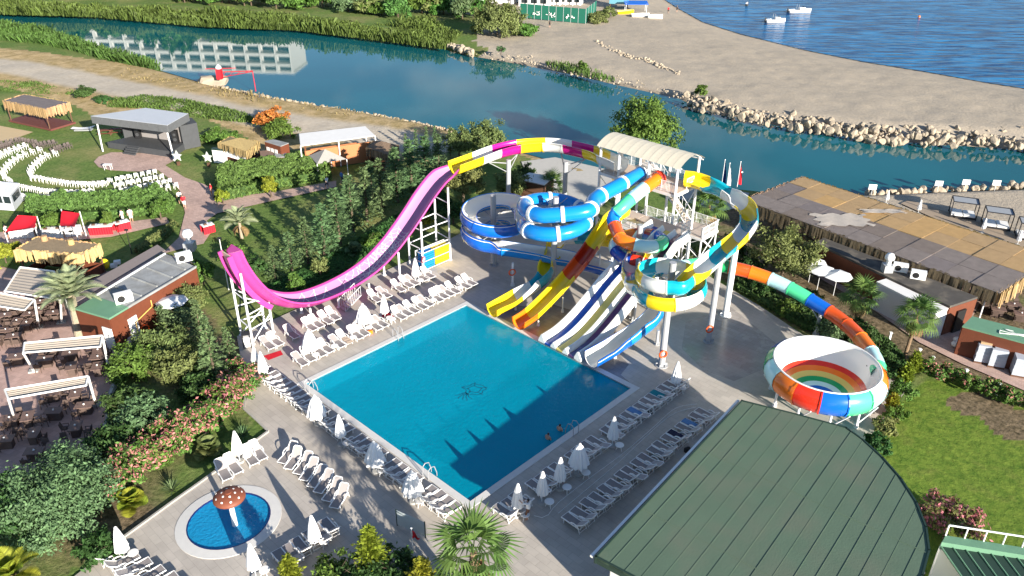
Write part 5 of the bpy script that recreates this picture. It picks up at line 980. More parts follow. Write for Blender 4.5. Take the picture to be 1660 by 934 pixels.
def conifer_q(h, rb, seed, lv=13, nb=7, ns=8, ls=.17, droop=.25, pw=.8, z0=.08):
    r = np.random.RandomState(seed); C_, Nn, A_, B_, T_ = [], [], [], [], []
    for k in range(lv):
        f = z0 + (1 - z0) * k / lv; z = f * h; L_ = rb * (1 - f) ** pw * r.uniform(.85, 1.15) + .12; n = max(4, int(nb * (1 - f * .5)))
        for j in range(n):
            a = 2 * math.pi * (j + r.uniform(-.35, .35)) / n + k * .9; l = L_ * r.uniform(.7, 1.15); d = np.array([math.cos(a), math.sin(a), .28])
            for s in range(ns):
                g = (s + .6) / ns; p = np.array([math.cos(a) * l * g, math.sin(a) * l * g, z + l * (.3 * g - droop * 1.6 * g * g)]); w = ls * (1.25 - .5 * g)
                for _ in range(2): C_.append(p + r.normal(0, .05, 3) * h / 5); Nn.append([-.25 * math.cos(a), -.25 * math.sin(a), 1]); A_.append(w * r.uniform(.9, 1.6)); B_.append(w * r.uniform(.45, .7)); T_.append(d)
    C_ = np.array(C_); n = unit(np.array(Nn) + r.normal(0, .4, (len(C_), 3))); t = unit(np.array(T_) + r.normal(0, .35, (len(C_), 3))); s = unit(np.cross(n, t)); A_ = np.array(A_)[:, None]; B_ = np.array(B_)[:, None]
    return np.stack([C_ - t * A_, C_ - s * B_, C_ + t * A_ * 1.1, C_ + s * B_], 1)
def conifer(name, label, loc, h, rb, lm, seed, group=None, **kw):
    t = thing(name, label, 'tree', loc, random.uniform(0, 6), group); quads('crown', conifer_q(h, rb, seed, **kw), lm, None, t); q = MB(); q.tube((0, 0, -.1), (0, 0, h * .95), .035 * h, .01, 7, cap=False); q.build('trunk', M_BARK, t); return t
# cedar copies: three models, each standing tree a copy
ced = [conifer('cedar', 'x x x x', (0, 0, -50), 5.0, 1.9, L_CEDAR, s) for s in (1, 2, 3)]; ctree = [tree_of(c) for c in ced]
cl = [(447, 452, 3.6), (474, 438, 4.2), (500, 428, 5.2), (527, 413, 5.8), (551, 396, 6.4), (573, 375, 6.6), (596, 357, 6.4), (620, 344, 6.6), (645, 327, 6.8), (668, 312, 6.8), (690, 300, 6.4), (712, 290, 6.0), (566, 345, 4.6), (604, 322, 4.8), (640, 300, 4.8)]
used = [False] * 3
def put_cedar(u, v, h, label, group, lean=1.0, lm=None):
    i = RN.randint(3); k = h / 5.0; sc = (k * RN.uniform(.8, 1.02) * lean, k * RN.uniform(.8, 1.02) * lean, k)
    return copy_tree(ced[i], G(u, v), RN.uniform(0, 6), label, group, sc, ctree[i])
for i, (u, v, h) in enumerate(cl): put_cedar(u, v, h, ORD(i) + ' cedar along the pink slide, counted from the slide\'s high free end' if i < 12 else ORD(i - 12) + ' cedar of the inner row behind the slide cedars', 'cedars behind the pink slide')
for i, (u, v, h) in enumerate(((660, 268, 4.4), (676, 262, 4.6), (693, 258, 4.6), (706, 254, 4.4), (730, 252, 4.0))): put_cedar(u, v, h, ORD(i) + ' slim conifer by the river bank, counted from the thatched hut', 'slim conifers by the bank', .5)
put_cedar(352, 625, 6.2, 'tall dark conifer beside the steep end of the pink slide', 'bed conifers', .8); put_cedar(330, 560, 4.4, 'shorter conifer behind the kitchen shrubs', 'bed conifers', 1.0); put_cedar(375, 592, 3.6, 'small conifer at the foot of the pink slide legs', 'bed conifers', .9)
for c in ced:
    for k in kids(c): bpy.data.objects.remove(k)
    bpy.data.objects.remove(c)
gold = [(603, 925, 3.3, 'golden conifer standing between the deck and the fan palm bed'), (686, 965, 2.7, 'golden conifer beside the big fan palm'), (474, 955, 2.5, 'golden conifer at the corner of the paddling pool deck'), (1466, 622, 1.8, 'golden conifer by the lawn corner near the bowl'), (1478, 606, 2.0, 'golden conifer next to the service path rail'), (1444, 668, 1.5, 'golden conifer halfway along the lawn edge')]
for i, (u, v, h, l) in enumerate(gold): conifer('golden_conifer', l, G(u, v), h, h * .3, L_YEL, 20 + i, 'golden conifers', lv=20, nb=10, ns=6, ls=.12, droop=-.35, pw=.75)
# round trees and shrubs: (u, v, radius, height, leaf, label, kind)
bl_ = [(1042, 262, 4.1, 8.2, L_MID, 'large round tree behind the slide tower canopy', 120, 70, .2), (786, 262, 2.9, 5.2, L_OLIVE, 'pale leafy tree on the bank behind the pink chute', 90, 60, .16), (745, 262, 2.0, 4.4, L_OLIVE, 'smaller pale tree beside the bank conifers', 60, 60, .15), (752, 330, 2.3, 4.6, L_OLIVE, 'olive toned tree below the striped chute', 70, 60, .14), (828, 332, 2.0, 4.2, L_OLIVE, 'olive toned tree beside the grey chute post', 70, 60, .14), (850, 300, 1.5, 2.6, L_DARK, 'dark shrub by the gravel yard', 40, 50, .13),
       (1266, 452, 2.9, 5.2, L_OLIVE, 'feathery yellow-green tree in front of the beach bar', 110, 70, .13), (1355, 560, 1.7, 2.6, L_GREY, 'blue-green bush under the rainbow tube', 50, 55, .12), (1240, 478, 1.3, 1.8, L_DARK, 'dark bush at the deck edge below the feathery tree', 35, 50, .12), (1275, 512, .9, 1.4, L_MID, 'bright little shrub on the bed beside the deck', 25, 45, .11), (1305, 500, 1.6, 1.9, L_DARK, 'dark spreading shrub behind the tube post', 40, 50, .12), (1150, 432, 1.8, 2.4, L_DARK, 'dark shrub beneath the tower landing', 45, 50, .13), (1185, 420, 1.7, 2.6, L_DARK, 'dark shrub between tower and feathery tree', 45, 50, .13), (1100, 395, 1.6, 2.2, L_DARK, 'dark shrub behind the tower legs', 40, 50, .13), (1215, 445, 1.4, 2.0, L_DARK, 'dark shrub touching the feathery tree', 40, 50, .13),
       (108, 842, 3.2, 4.0, L_GREY, 'big feathery grey-green bush beside the terrace steps', 240, 75, .11), (40, 850, 2.6, 3.0, L_DARK, 'dark bush at the terrace corner', 70, 60, .15), (238, 700, 2.0, 2.6, L_GREY, 'grey-green bush behind the pink oleanders', 80, 60, .13), (215, 612, 1.8, 2.6, L_MID, 'bright green shrub next to the kitchen corner', 70, 55, .13), (292, 528, 1.7, 2.4, L_GREY, 'grey-green shrub under the white parasol wall', 60, 55, .12), (312, 500, 1.5, 2.4, L_OLIVE, 'autumn tinted shrub at the kitchen wall', 60, 55, .12), (265, 580, 2.1, 2.6, L_OLIVE, 'olive shrub mass in the middle of the bed', 80, 55, .13), (300, 610, 1.9, 2.4, L_OLIVE, 'loose olive shrub before the tall dark conifer', 70, 55, .13), (205, 680, 1.7, 2.6, L_DARK, 'dark shrub along the curved terrace wall', 60, 55, .14), (185, 740, 1.9, 2.4, L_DARK, 'dark shrub below the terrace wall end', 60, 55, .14), (330, 640, 1.7, 2.0, L_DARK, 'dark shrub at the foot of the oleanders', 60, 55, .14), (160, 905, 1.3, 1.5, L_DARK, 'dark low shrub by the corner loungers', 40, 50, .12), (330, 460, 1.4, 2.4, L_MID, 'leafy shrub beside the kitchen roof end', 50, 55, .13),
       (480, 478, .8, 2.2, L_MID, 'small round lawn tree inside the slide curve', 30, 50, .11), (520, 448, .8, 2.0, L_OLIVE, 'young lawn tree beside the cedars', 30, 50, .11), (412, 452, 1.3, 2.2, L_DARK, 'dark shrub below the first cedar', 40, 50, .13), (382, 430, 1.2, 2.0, L_MID, 'leafy shrub by the path under the slide end', 40, 50, .13), (600, 400, 1.1, 1.6, L_MID, 'low shrub on the lawn behind the slide trough', 30, 50, .12), (690, 372, .8, 2.0, L_YEL, 'yellowish little tree behind the mat rack legs', 30, 45, .11), (700, 345, 1.5, 2.6, L_DARK, 'dark shrub in the shade of the pink slide', 40, 50, .13), (780, 372, 1.5, 2.2, L_DARK, 'dark shrub behind the blue trough', 40, 50, .13), (735, 362, 1.3, 2.4, L_DARK, 'dark shrub behind the slide frame', 40, 50, .13), (440, 320, .9, 2.6, L_YEL, 'yellow-green little tree in front of the tall hedge', 45, 50, .11), (362, 330, .8, 1.6, L_YEL, 'yellow-green bush at the hedge end by the path', 35, 50, .11), (262, 356, 1.1, 2.2, L_MID, 'green bush at the end of the chair hedge', 45, 50, .12), (88, 378, .9, 2.4, L_MID, 'small tree between the red sails', 45, 50, .11), (180, 372, .7, 2.0, L_MID, 'small tree over the buffet', 40, 50, .11), (10, 425, 1.5, 2.2, L_YEL, 'yellow-green bush beside the snack bar', 50, 50, .13), (590, 955, 1.7, 1.2, L_DARK, 'dark leafy shrub under the golden conifer', 70, 55, .12), (642, 935, 1.4, 1.3, L_DARK, 'dark shrub by the red flag', 60, 55, .12), (545, 950, 1.5, 1.3, L_MID, 'green shrub on the corner bed', 50, 55, .12), (700, 985, 1.7, 1.9, L_MID, 'green shrub below the fan palm', 50, 55, .12),
       (1420, 590, 1.5, 1.6, L_DARK, 'dark hedge bush beside the bowl entry', 50, 55, .12), (1400, 566, 1.4, 1.7, L_DARK, 'dark hedge bush under the rainbow tube end', 50, 55, .12), (1385, 545, 1.4, 1.7, L_DARK, 'dark hedge bush beside the white store', 50, 55, .12), (1440, 606, 1.2, 1.4, L_DARK, 'dark hedge bush at the fan palm foot', 45, 55, .12), (1458, 648, 1.0, 1.5, L_MID, 'green shrub beside the lawn edge path', 40, 50, .11), (1432, 700, .9, 1.2, L_OLIVE, 'olive shrub at the deck corner by the lawn', 35, 50, .11), (1420, 728, .9, 1.0, L_DARK, 'low dark shrub by the hall roof', 35, 50, .11), (1450, 680, .8, 1.0, L_MID, 'low green shrub along the lawn edge', 35, 50, .11),
       (140, 157, 1.8, 1.6, L_DARK, 'dark bush next to the fringed gazebo', 50, 50, .16), (168, 166, 1.3, 1.2, L_DARK, 'low dark bush between gazebo and stage', 40, 50, .16), (355, 226, 2.4, 1.2, L_MID, 'sprawling vine on the sandy bank behind the stage', 60, 50, .17), (455, 222, 2.2, 2.4, L_MID, 'green bush below the orange flowering bush', 60, 55, .16), (806, 57, 5.2, 7.0, L_OLIVE, 'large olive-green tree at the far bank corner', 110, 60, .32), (850, 57, 3.0, 2.6, L_MID, 'low green bush beside the far bank tree', 50, 50, .28), (812, 88, .9, 1.6, L_GREY, 'small dark bush alone on the pebble spit', 30, 40, .16), (945, 112, 1.0, 1.4, L_MID, 'small bright bush at the spit water edge', 30, 40, .16), (1136, 155, 1.2, 1.8, L_MID, 'green shrub growing on the boulder jetty', 30, 40, .18), (968, 37, 2.4, 2.2, L_OLIVE, 'brownish hedge bush at the fence end', 50, 45, .22), (984, 28, 2.4, 2.2, L_OLIVE, 'brownish bush towards the blue hut', 50, 45, .22)]
for i, (u, v, r_, h, lm, l, nc, pr_, ls) in enumerate(bl_):
    tall = h > r_ * 1.6; nm = 'tree' if tall and h > 4 else 'shrub'; blob_tree('leafy_tree' if nm == 'tree' else 'shrub', l, nm, G(u, v), r_, h, lm, int(nc * .95), int(pr_ * 1.25), ls * .82, .05 + .03 * h * (1 if tall else .4), None, 40 + i, rz=(h * .42 if tall else h * .55))
blob_tree('flowering_bush', 'orange and yellow flowering bush beside the dirt track', 'bush', G(441, 207), 2.4, 2.6, L_MID, 70, 55, .17, .12, None, 201, L_ORNG, .6)
for i, (u, v) in enumerate(((388, 648), (372, 668), (350, 688), (325, 704), (300, 720), (272, 738), (245, 756), (218, 772), (196, 792), (392, 628))):
    blob_tree('oleander', ORD(i) + ' pink oleander of the row, counted from the pool deck', 'oleander', G(u, v), 1.55, 2.3 + .3 * math.sin(i * 2), L_MID, 62, 60, .105, .07, 'pink oleander row', 220 + i, L_PINK, .22, -.5)
blob_tree('oleander', 'round pink flowering bush on the lawn beside the annex rail', 'oleander', G(1533, 856), 1.75, 2.0, L_OLIVE, 80, 60, .1, .07, None, 240, L_PINK, .22, -.6)
for i in range(9):
    f = i / 8; blob_tree('oleander', ORD(i) + ' flowering shrub along the path rail, counted from the fan palm', 'shrub', G(1500 + 175 * f, 604 + 62 * f + 3 * math.sin(i * 2.3)), .8 + .2 * math.sin(i * 1.7), 1.25, L_MID, 28, 45, .1, .05, 'path rail shrubs', 250 + i, L_PINK, .1)
# hedges: leaf shells round a clipped block
def hedge(name, label, poly_px, h, lm, dens=75, ls=.12, bumps=.25, seed=0):
    P2 = [p.to_2d() for p in px(poly_px)]; c = ctr(P2); t = thing(name, label, 'hedge', c); xs = [p.x for p in P2]; ysx = [p.y for p in P2]; r = np.random.RandomState(seed); A_ = (max(xs) - min(xs)) * (max(ysx) - min(ysx)); N = int(A_ * dens * 1.6)
    X = r.uniform(min(xs), max(xs), N); Y = r.uniform(min(ysx), max(ysx), N); ok = inside(P2, X, Y); X, Y = X[ok], Y[ok]; dd = dist(P2, X, Y); top = h * (1 + bumps * snoise(X, Y, 1.9, seed) + bumps * .6 * snoise(X, Y, 4.3, seed + 1)) * np.clip(.35 + dd * 1.6, 0, 1)
    Zt = top - np.abs(r.normal(0, .12, len(X))); edge = dd < .5; Zt = np.where(edge, r.uniform(.05, 1, len(X)) * top, Zt); n = np.stack([r.normal(0, .5, len(X)), -.4 + r.normal(0, .5, len(X)), np.full(len(X), .9)], 1)
    c3 = np.stack([X - c.x, Y - c.y, Zt], 1); quads('foliage', leaves(c3, n, r.uniform(.7, 1.4, len(X)) * ls * 1.3, r.uniform(.7, 1.3, len(X)) * ls, .6), lm, None, t)
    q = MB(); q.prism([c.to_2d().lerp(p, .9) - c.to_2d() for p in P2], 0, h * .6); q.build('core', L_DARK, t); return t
hedge('hedge', 'tall clipped hedge block behind the footpath', [(349, 305), (352, 288), (420, 276), (500, 268), (535, 272), (538, 292), (470, 303), (385, 322), (352, 330)], 1.9, L_HEDGE, 95, .15, .16, 1)
hedge('hedge', 'hedge of small clipped conifers behind the white chairs', [(42, 352), (44, 335), (110, 327), (190, 326), (262, 318), (285, 330), (282, 346), (210, 353), (120, 360), (60, 362)], 1.5, L_HEDGE, 80, .15, .3, 2)
hedge('hedge', 'low flower border beside the kitchen path', [(215, 408), (262, 378), (283, 360), (290, 366), (262, 395), (228, 416)], .7, L_OLIVE, 70, .12, .3, 3)
hedge('hedge', 'dark shrub border between deck and service path', [(1180, 462), (1200, 448), (1300, 505), (1400, 545), (1385, 560), (1300, 535)], .8, L_DARK, 60, .13, .4, 4)
hedge('hedge', 'clipped dark hedge beside the bowl and fan palms', [(1392, 548), (1410, 540), (1462, 580), (1470, 600), (1440, 612), (1405, 590)], 1.0, L_DARK, 80, .12, .2, 5)
hedge('hedge', 'leafy ground cover in the bed under the slides cedars', [(420, 470), (470, 448), (560, 400), (640, 350), (720, 310), (735, 330), (650, 380), (560, 440), (470, 480)], .35, L_DARK, 30, .13, .6, 6)
# palms
def fan_frond(r=1.0, n=15):
    q = MB(); q.tube((0, 0, 0), (r * .85, 0, .1), .025, .015, 5, cap=False); b = Vector((r * .85, 0, .1))
    for k in range(n):
        a = R(-105 + 210 * k / (n - 1)); l = r * (.95 - .25 * abs(a) / 2); d = Vector((math.cos(a), math.sin(a), 0)); s = Vector((-d.y, d.x, 0)); m1 = b + d * l * .5 + Vector((0, 0, .03)); e = b + d * l + Vector((0, 0, -.4 * l)); q.add([b, m1 - s * .05 * r, m1 + s * .05 * r], [(0, 1, 2)]); q.add([m1 - s * .05 * r, e, m1 + s * .05 * r], [(0, 1, 2)])
    return q
def feather_frond(L_=2.6, n=28, up=.55, drop=.95, lw=.06, ll=.55):
    q = MB(); P = [Vector((L_ * t * (1 - .12 * t), 0, L_ * (up * t - drop * .5 * t * t))) for t in [i / n for i in range(n + 1)]]
    for a, b in zip(P[:-1:2], P[2::2]): q.tube(a, b, .03, .025, 4, cap=False)
    for i in range(3, n + 1):
        t = i / n; l = ll * (math.sin(math.pi * min(1, t * .85 + .12)) + .15); d = (P[i] - P[i - 1]).normalized()
        for sg in (-1, 1): e = P[i] + (d * .55 + Vector((0, sg, .25))).normalized() * l; w = d * lw; q.add([P[i] - w, P[i] + w, e], [(0, 1, 2)])
    return q
def palm(name, label, loc, h, r, kind='fan', n=26, bark=None, lean=(0, 0), lm=None, tr=.16, dead=8, group=None, trunk_h=True):
    t = thing(name, label, 'palm', loc, random.uniform(0, 6), group); top = Vector((lean[0], lean[1], h)); rr = random.Random(int(h * 100 + r * 10)); q = MB(); k = 9
    for i in range(k): a = Vector((0, 0, -.1)).lerp(top, i / k); b = Vector((0, 0, -.1)).lerp(top, (i + 1) / k); q.tube(a, b, tr * (1.15 - .03 * i), tr * (1.0 - .03 * i), 10, cap=(i == k - 1))
    q.build('trunk', bark or M_PBARK, t); src = (fan_frond(r) if kind == 'fan' else feather_frond(r)).build('frond', lm or L_PALM, t); ds = None
    for i in range(n):
        o = src if i == 0 else src.copy()
        if i: COL.objects.link(o); o.parent = t
        f = i / n; el = R(78 - 112 * f) if kind == 'fan' else R(62 - 70 * f); o.location = top + Vector((0, 0, -.35 * f)); o.rotation_euler = (rr.uniform(-.25, .25), -el, i * 2.399); o.scale = (rr.uniform(.85, 1.1),) * 3
    if dead:
        dsrc = (fan_frond(r * .8) if kind == 'fan' else feather_frond(r * .7)).build('dead_frond', L_DRY, t)
        for i in range(dead):
            o = dsrc if i == 0 else dsrc.copy()
            if i: COL.objects.link(o); o.parent = t
            o.location = top + Vector((0, 0, -.4 - .08 * (i % 3))); o.rotation_euler = (rr.uniform(-.2, .2), R(66 + rr.uniform(-8, 12)), i * 2.399 + 1)
    return t
palm('date_palm', 'stout pale feather palm beside the kitchen roof', G(129, 548), 3.9, 2.9, 'feather', 46, M_DATEB, (-.5, .2), L_DATE, .34, 0)
palm('fan_palm', 'slender fan palm in front of the white store', G(1466, 580), 4.0, 1.15, 'fan', 26, None, (.25, 0), None, .14)
palm('fan_palm', 'short fan palm between the parasols and the white store', G(1386, 528), 2.9, 1.15, 'fan', 24, None, (.1, 0), None, .15)
palm('fan_palm', 'big fan palm rising in front of the pool corner', G(768, 992), 4.3, 1.5, 'fan', 22, None, (-.1, .1), None, .24, 18)
palm('fan_palm', 'shaggy fan palm behind the slide tower stairs', G(1142, 398), 4.6, 1.4, 'fan', 30, None, (0, 0), None, .2, 12)
palm('fan_palm', 'dark palm by the gravel yard under the chute', G(893, 322), 1.6, 1.3, 'fan', 22, None, (0, 0), None, .18, 5)
palm('date_palm', 'pale feather palm by the footpath plaza', G(392, 385), 1.9, 2.0, 'feather', 22, M_DATEB, (0, 0), L_DATE, .16, 4)
palm('date_palm', 'feather palm at the edge of the shaded terrace', G(-32, 700), 3.6, 2.4, 'feather', 30, M_DATEB, (0, 0), L_DATE, .3, 0)
palm('banana_plant', 'broad leaved plant in the bottom corner bed', G(30, 950), 1.0, 1.9, 'feather', 16, M_PBARK, (0, 0), L_YEL, .14, 0)
for i, (u, v, l, lm) in enumerate(((340, 735, 'small cycad in the bed behind the four loungers', L_OLIVE), (215, 822, 'yellowish cycad in the bed near the mushroom pool', L_YEL), (575, 413, 'spiky palm seedling on the lawn inside the slide curve', L_GREY))): palm('cycad', l, G(u, v), .35, 1.1, 'feather', 16, M_PBARK, (0, 0), lm, .12, 0)
def yucca(u, v, l, n=46, r=.8):
    t = thing('yucca', l, 'plant', G(u, v)); q = MB()
    for k in range(n): a = k * 2.399; el = R(82 - 75 * k / n); d = Vector((math.cos(a) * math.cos(el), math.sin(a) * math.cos(el), math.sin(el))); s = Vector((-math.sin(a), math.cos(a), 0)) * .035; q.add([-s, s, d * r * .6 + s, d * r, d * r * .6 - s], [(0, 1, 2, 3, 4)])
    q.build('leaf_rosette', L_GREY, t); q = MB(); q.tube((0, 0, -.05), (0, 0, .2), .09, .07, 7); q.build('stem', M_BARK, t)
yucca(279, 795, 'spiky yucca rosette by the deck kerb'); yucca(394, 706, 'spiky yucca rosette in the bed corner'); yucca(545, 478, 'grassy tuft plant under the pink trough')
# reeds and rough grass
def reeds(name, label, poly_px, h, N, lm, z=None, w=.06, seed=0):
    P2 = [p.to_2d() for p in px(poly_px, -.6)]; r = np.random.RandomState(seed); xs = [p.x for p in P2]; yy = [p.y for p in P2]; X = r.uniform(min(xs), max(xs), N * 3); Y = r.uniform(min(yy), max(yy), N * 3); ok = inside(P2, X, Y); X, Y = X[ok][:N], Y[ok][:N]
    cl_ = .75 + .45 * snoise(X, Y, .22, seed) + .25 * snoise(X, Y, .9, seed + 3); H_ = h * cl_ * r.uniform(.6, 1.2, len(X)); z0 = -.5; a = r.uniform(0, 6.28, len(X)); dx, dy = np.cos(a) * w, np.sin(a) * w; lx, ly = r.normal(0, .22, (2, len(X))) * H_; P = np.stack([np.stack([X - dx, Y - dy, np.full_like(X, z0)], 1), np.stack([X + dx, Y + dy, np.full_like(X, z0)], 1), np.stack([X + lx + dx * .8, Y + ly + dy * .8, z0 + H_], 1), np.stack([X + lx * 1.3 - dx * .8, Y + ly * 1.3 - dy * .8, z0 + H_ * .97], 1)], 1)
    o = quads(name, P, lm); o['kind'] = 'stuff'; o['label'] = label; o['category'] = 'reeds'; return o
reeds('reeds', 'tall reeds lining the far river bank', [(-200, 0), (0, 8), (200, 16), (330, 28), (480, 34), (620, 44), (700, 40), (745, 62), (722, 82), (620, 68), (480, 51), (330, 45), (150, 29), (0, 25), (-200, 14)], 2.1, 32000, L_REED, w=.08, seed=5)
reeds('reeds', 'reed bed in the near river bend', [(-60, 46), (0, 48), (70, 52), (110, 64), (180, 92), (255, 110), (262, 118), (190, 106), (110, 85), (60, 75), (0, 70), (-60, 66)], 1.9, 16000, L_REED, w=.06, seed=6)
reeds('rough_grass', 'rough green grass along the dirt track', [(170, 166), (235, 160), (330, 172), (400, 190), (420, 208), (330, 198), (240, 182), (180, 180)], 1.0, 7000, L_REED, w=.07, seed=7)
reeds('rough_grass', 'weeds at the edge of the lawn near the gazebo', [(-40, 128), (60, 140), (120, 152), (150, 160), (60, 158), (-40, 150)], .9, 4000, L_REED, w=.07, seed=8)
reeds('rough_grass', 'dry weeds on the river bank', [(200, 112), (330, 140), (480, 168), (650, 195), (740, 216), (700, 214), (500, 186), (330, 158), (200, 130)], .7, 3500, leafmat('dry_weeds', (.3, .24, .1), .4), w=.06, seed=9)
reeds('rough_grass', 'green tufts at the spit waterline', [(885, 104), (925, 108), (960, 118), (1000, 132), (985, 136), (930, 122), (888, 112)], .9, 420, L_REED, w=.08, seed=10)
# trees of the far bank, each one on its own
rf = random.Random(9)
for i in range(26):
    u = 300 + i * 19 + rf.uniform(-8, 8); v = 4 + 26 * (u - 300) / 470 + rf.uniform(-4, 6) - (4 if i % 2 else 0); r_ = rf.uniform(2.6, 4.4); h = rf.uniform(3.6, 6.2)
    blob_tree('far_bank_tree', ORD(i) + ' leafy tree of the far bank, counted downstream from the hotel', 'tree', G(u, v), r_, h, (L_MID, L_OLIVE, L_MID, L_HEDGE, L_GREY)[i % 5], 55, 36, .34, .2, 'far bank trees', 300 + i, rz=h * .5)
for i in range(14):
    u = -20 + i * 24; v = -14 + .045 * u + rf.uniform(-5, 3); blob_tree('far_bank_tree', ORD(i) + ' tall tree in front of the hotel across the river', 'tree', G(u, v), rf.uniform(3, 5), rf.uniform(7, 12), (L_MID, L_DARK)[i % 2], 50, 36, .45, .25, 'hotel trees', 340 + i)
# ------------------------------------------------------------------ sun loungers
M_SLING = mat('taupe_sling', (.24, .215, .205), .85, .08, 6); M_LFRAME = mat('white_resin', (.8, .785, .75), .35, .04)
def make_lounger(BA=38):
    t = thing('sun_lounger', 'x', 'sun lounger', (0, 0, -60), 0, 'x'); W_ = .31; z = .34
    q = MB()
    for sg in (-1, 1):
        pts = [Vector((0, sg * W_, z - .02)), Vector((.35, sg * W_, z)), Vector((.8, sg * W_, z - .02)), Vector((1.12, sg * W_, z)), Vector((1.45, sg * W_, z - .02))]
        for a, b in zip(pts[:-1], pts[1:]): q.tube(a, b, .04, n=6)
        ap = [Vector((.72, sg * (W_ + .035), z)), Vector((.82, sg * (W_ + .05), z + .16)), Vector((1.0, sg * (W_ + .05), z + .22)), Vector((1.25, sg * (W_ + .04), z + .2)), Vector((1.42, sg * (W_ + .03), z + .04))]
        for a, b in zip(ap[:-1], ap[1:]): q.tube(a, b, .036, n=6)
    q.tube((0, -W_, z - .02), (0, W_, z - .02), .03, n=6); q.tube((1.45, -W_, z - .02), (1.45, W_, z - .02), .025, n=6); q.build('frame', M_LFRAME, t)
    q = MB(); n = 8; pr = [(.03 + 1.07 * k / n, z + .015 - .035 * math.sin(math.pi * k / n)) for k in range(n + 1)]
    q.add([(x, y, zz + d) for d in (0, -.02) for x, zz in pr for y in (-W_ + .03, W_ - .03)], [(2 * k, 2 * k + 2, 2 * k + 3, 2 * k + 1) for k in range(n)] + [(2 * (n + 1) + 2 * k, 2 * (n + 1) + 2 * k + 1, 2 * (n + 1) + 2 * k + 3, 2 * (n + 1) + 2 * k + 2) for k in range(n)]); q.build('seat', M_SLING, t)
    q = MB(); an = R(BA); L_ = .82; ca, sa_ = math.cos(an), math.sin(an); B = lambda l, y, o=0: Vector((1.08 + l * ca - o * sa_, y, z + l * sa_ + o * ca))
    for sg in (-1, 1): q.tube(B(0, sg * W_ * .95), B(L_ - .1, sg * W_ * .95), .038, n=6); q.tube(B(L_ - .1, sg * W_ * .95), B(L_, sg * W_ * .7), .03, n=6)
    q.tube(B(L_, -W_ * .7), B(L_, W_ * .7), .038, n=6); bf = q.build('backrest', M_LFRAME, t)
    q = MB(); q.add([B(0, -W_ * .9, .012), B(0, W_ * .9, .012), B(L_ - .03, W_ * .85, .012), B(L_ - .03, -W_ * .85, .012), B(0, -W_ * .9, -.01), B(0, W_ * .9, -.01), B(L_ - .03, W_ * .85, -.01), B(L_ - .03, -W_ * .85, -.01)], [(0, 1, 2, 3), (7, 6, 5, 4), (0, 3, 7, 4), (1, 5, 6, 2), (2, 6, 7, 3), (0, 4, 5, 1)]); s = q.build('sling', mat('pale_sling', (.38, .345, .325), .85, .06, 6), bf)
    for x, r_ in ((.22, 0), (1.5, .12)):
        for sg in (-1, 1): q = MB(); q.tube((x - r_, sg * W_, z - .02), (x, sg * (W_ + .01), 0), .03, .028, n=6); q.build('leg', M_LFRAME, t)
    q = MB(); q.tube(B(.55, -W_ * .8, -.03), (1.52, -W_ * .8, z - .05), .018, n=5); q.tube(B(.55, W_ * .8, -.03), (1.52, W_ * .8, z - .05), .018, n=5); q.tube((1.52, -W_, .12), (1.52, W_, .12), .02, n=5); q.build('prop', M_LFRAME, t)
    return t
LO = make_lounger(); LT = tree_of(LO); LO2 = make_lounger(52); LT2 = tree_of(LO2); LO3 = make_lounger(20); LT3 = tree_of(LO3); rl = random.Random(2)
def lounger(p, rz, label, group):
    k = rl.random(); o, t = (LO, LT) if k < .7 else (LO2, LT2) if k < .85 else (LO3, LT3)
    return copy_tree(o, p + Vector((rl.uniform(-.05, .05), rl.uniform(-.05, .05), 0)), rz + rl.uniform(-.055, .055), label, group, None, t)
def row(ps, rz, where, group):
    for i, p in enumerate(ps): lounger(p, rz, ORD(i) + ' sun lounger ' + where, group)
rA = A1 + math.pi; rB = A2 + math.pi; rC = A1
row([PF(-1.85 if t < 10 else -1.75, t) for t in (1.22, 1.97, 2.98, 3.75, 4.84, 5.6, 6.65, 7.35, 8.58, 9.3, 11.23, 11.97, 12.7, 13.66, 14.39, 15.55, 16.25, 16.95, 17.65, 19.03, 19.8)], rA, 'along the poolside below the pink slide, from the pool ladder corner', 'poolside loungers below the pink slide')
row([PF(-5.7, t) for t in (.7, 1.5, 2.95, 4.75, 5.47, 6.38, 7.12, 11.6, 12.78, 14.37, 15.4, 16.05, 17.2, 17.98)], rA, 'of the back row under the pink slide, from the slide\'s steep end', 'back row loungers below the pink slide')
row([PF(-3.9 + .735 * k, -.82) for k in range(31) if k not in (1, 12, 16, 21, 26)], rB, 'in the row beside the oleander walk, from the pink slide end', 'loungers along the oleander walk')
row([PF(19.85, .55 + .765 * k) for k in range(26) if k not in (3, 8, 13)], rC, 'in the poolside row facing the hall, from the fan palm', 'poolside loungers facing the hall')
row([PF(23.45, 3.0 + 1.75 * k + o) for k in range(9) for o in (0, .72)], rC, 'in the row nearest the hall roof, from the lone pair', 'loungers beside the hall')
def ang(a, b): d = G(*b) - G(*a); return math.atan2(d.y, d.x)
row([G(u, v) for u, v in ((372, 783), (389, 773), (414, 759), (429, 750))], ang((373, 782), (352, 752)), 'of the four between oleanders and paddling pool', 'four loungers by the bed')
row([G(u, v) for u, v in ((457, 757), (467, 766), (481, 775), (491, 785), (504, 796), (515, 805), (530, 819), (541, 829))], ang((453, 755), (481, 722)), 'of the eight turned towards the mushroom shower, from the walk', 'eight loungers by the paddling pool')
row([G(u, v) for u, v in ((450, 898), (463, 890), (478, 880), (497, 866), (511, 857), (524, 848))], ang((470, 880), (494, 908)), 'of the shaded row between paddling pool and shrub bed', 'shaded loungers by the shrub bed')
row([G(u, v) for u, v in ((208, 893), (226, 904), (246, 915), (266, 926), (288, 938), (310, 950))], ang((240, 910), (196, 935)), 'of the corner row below the paddling pool', 'corner loungers')
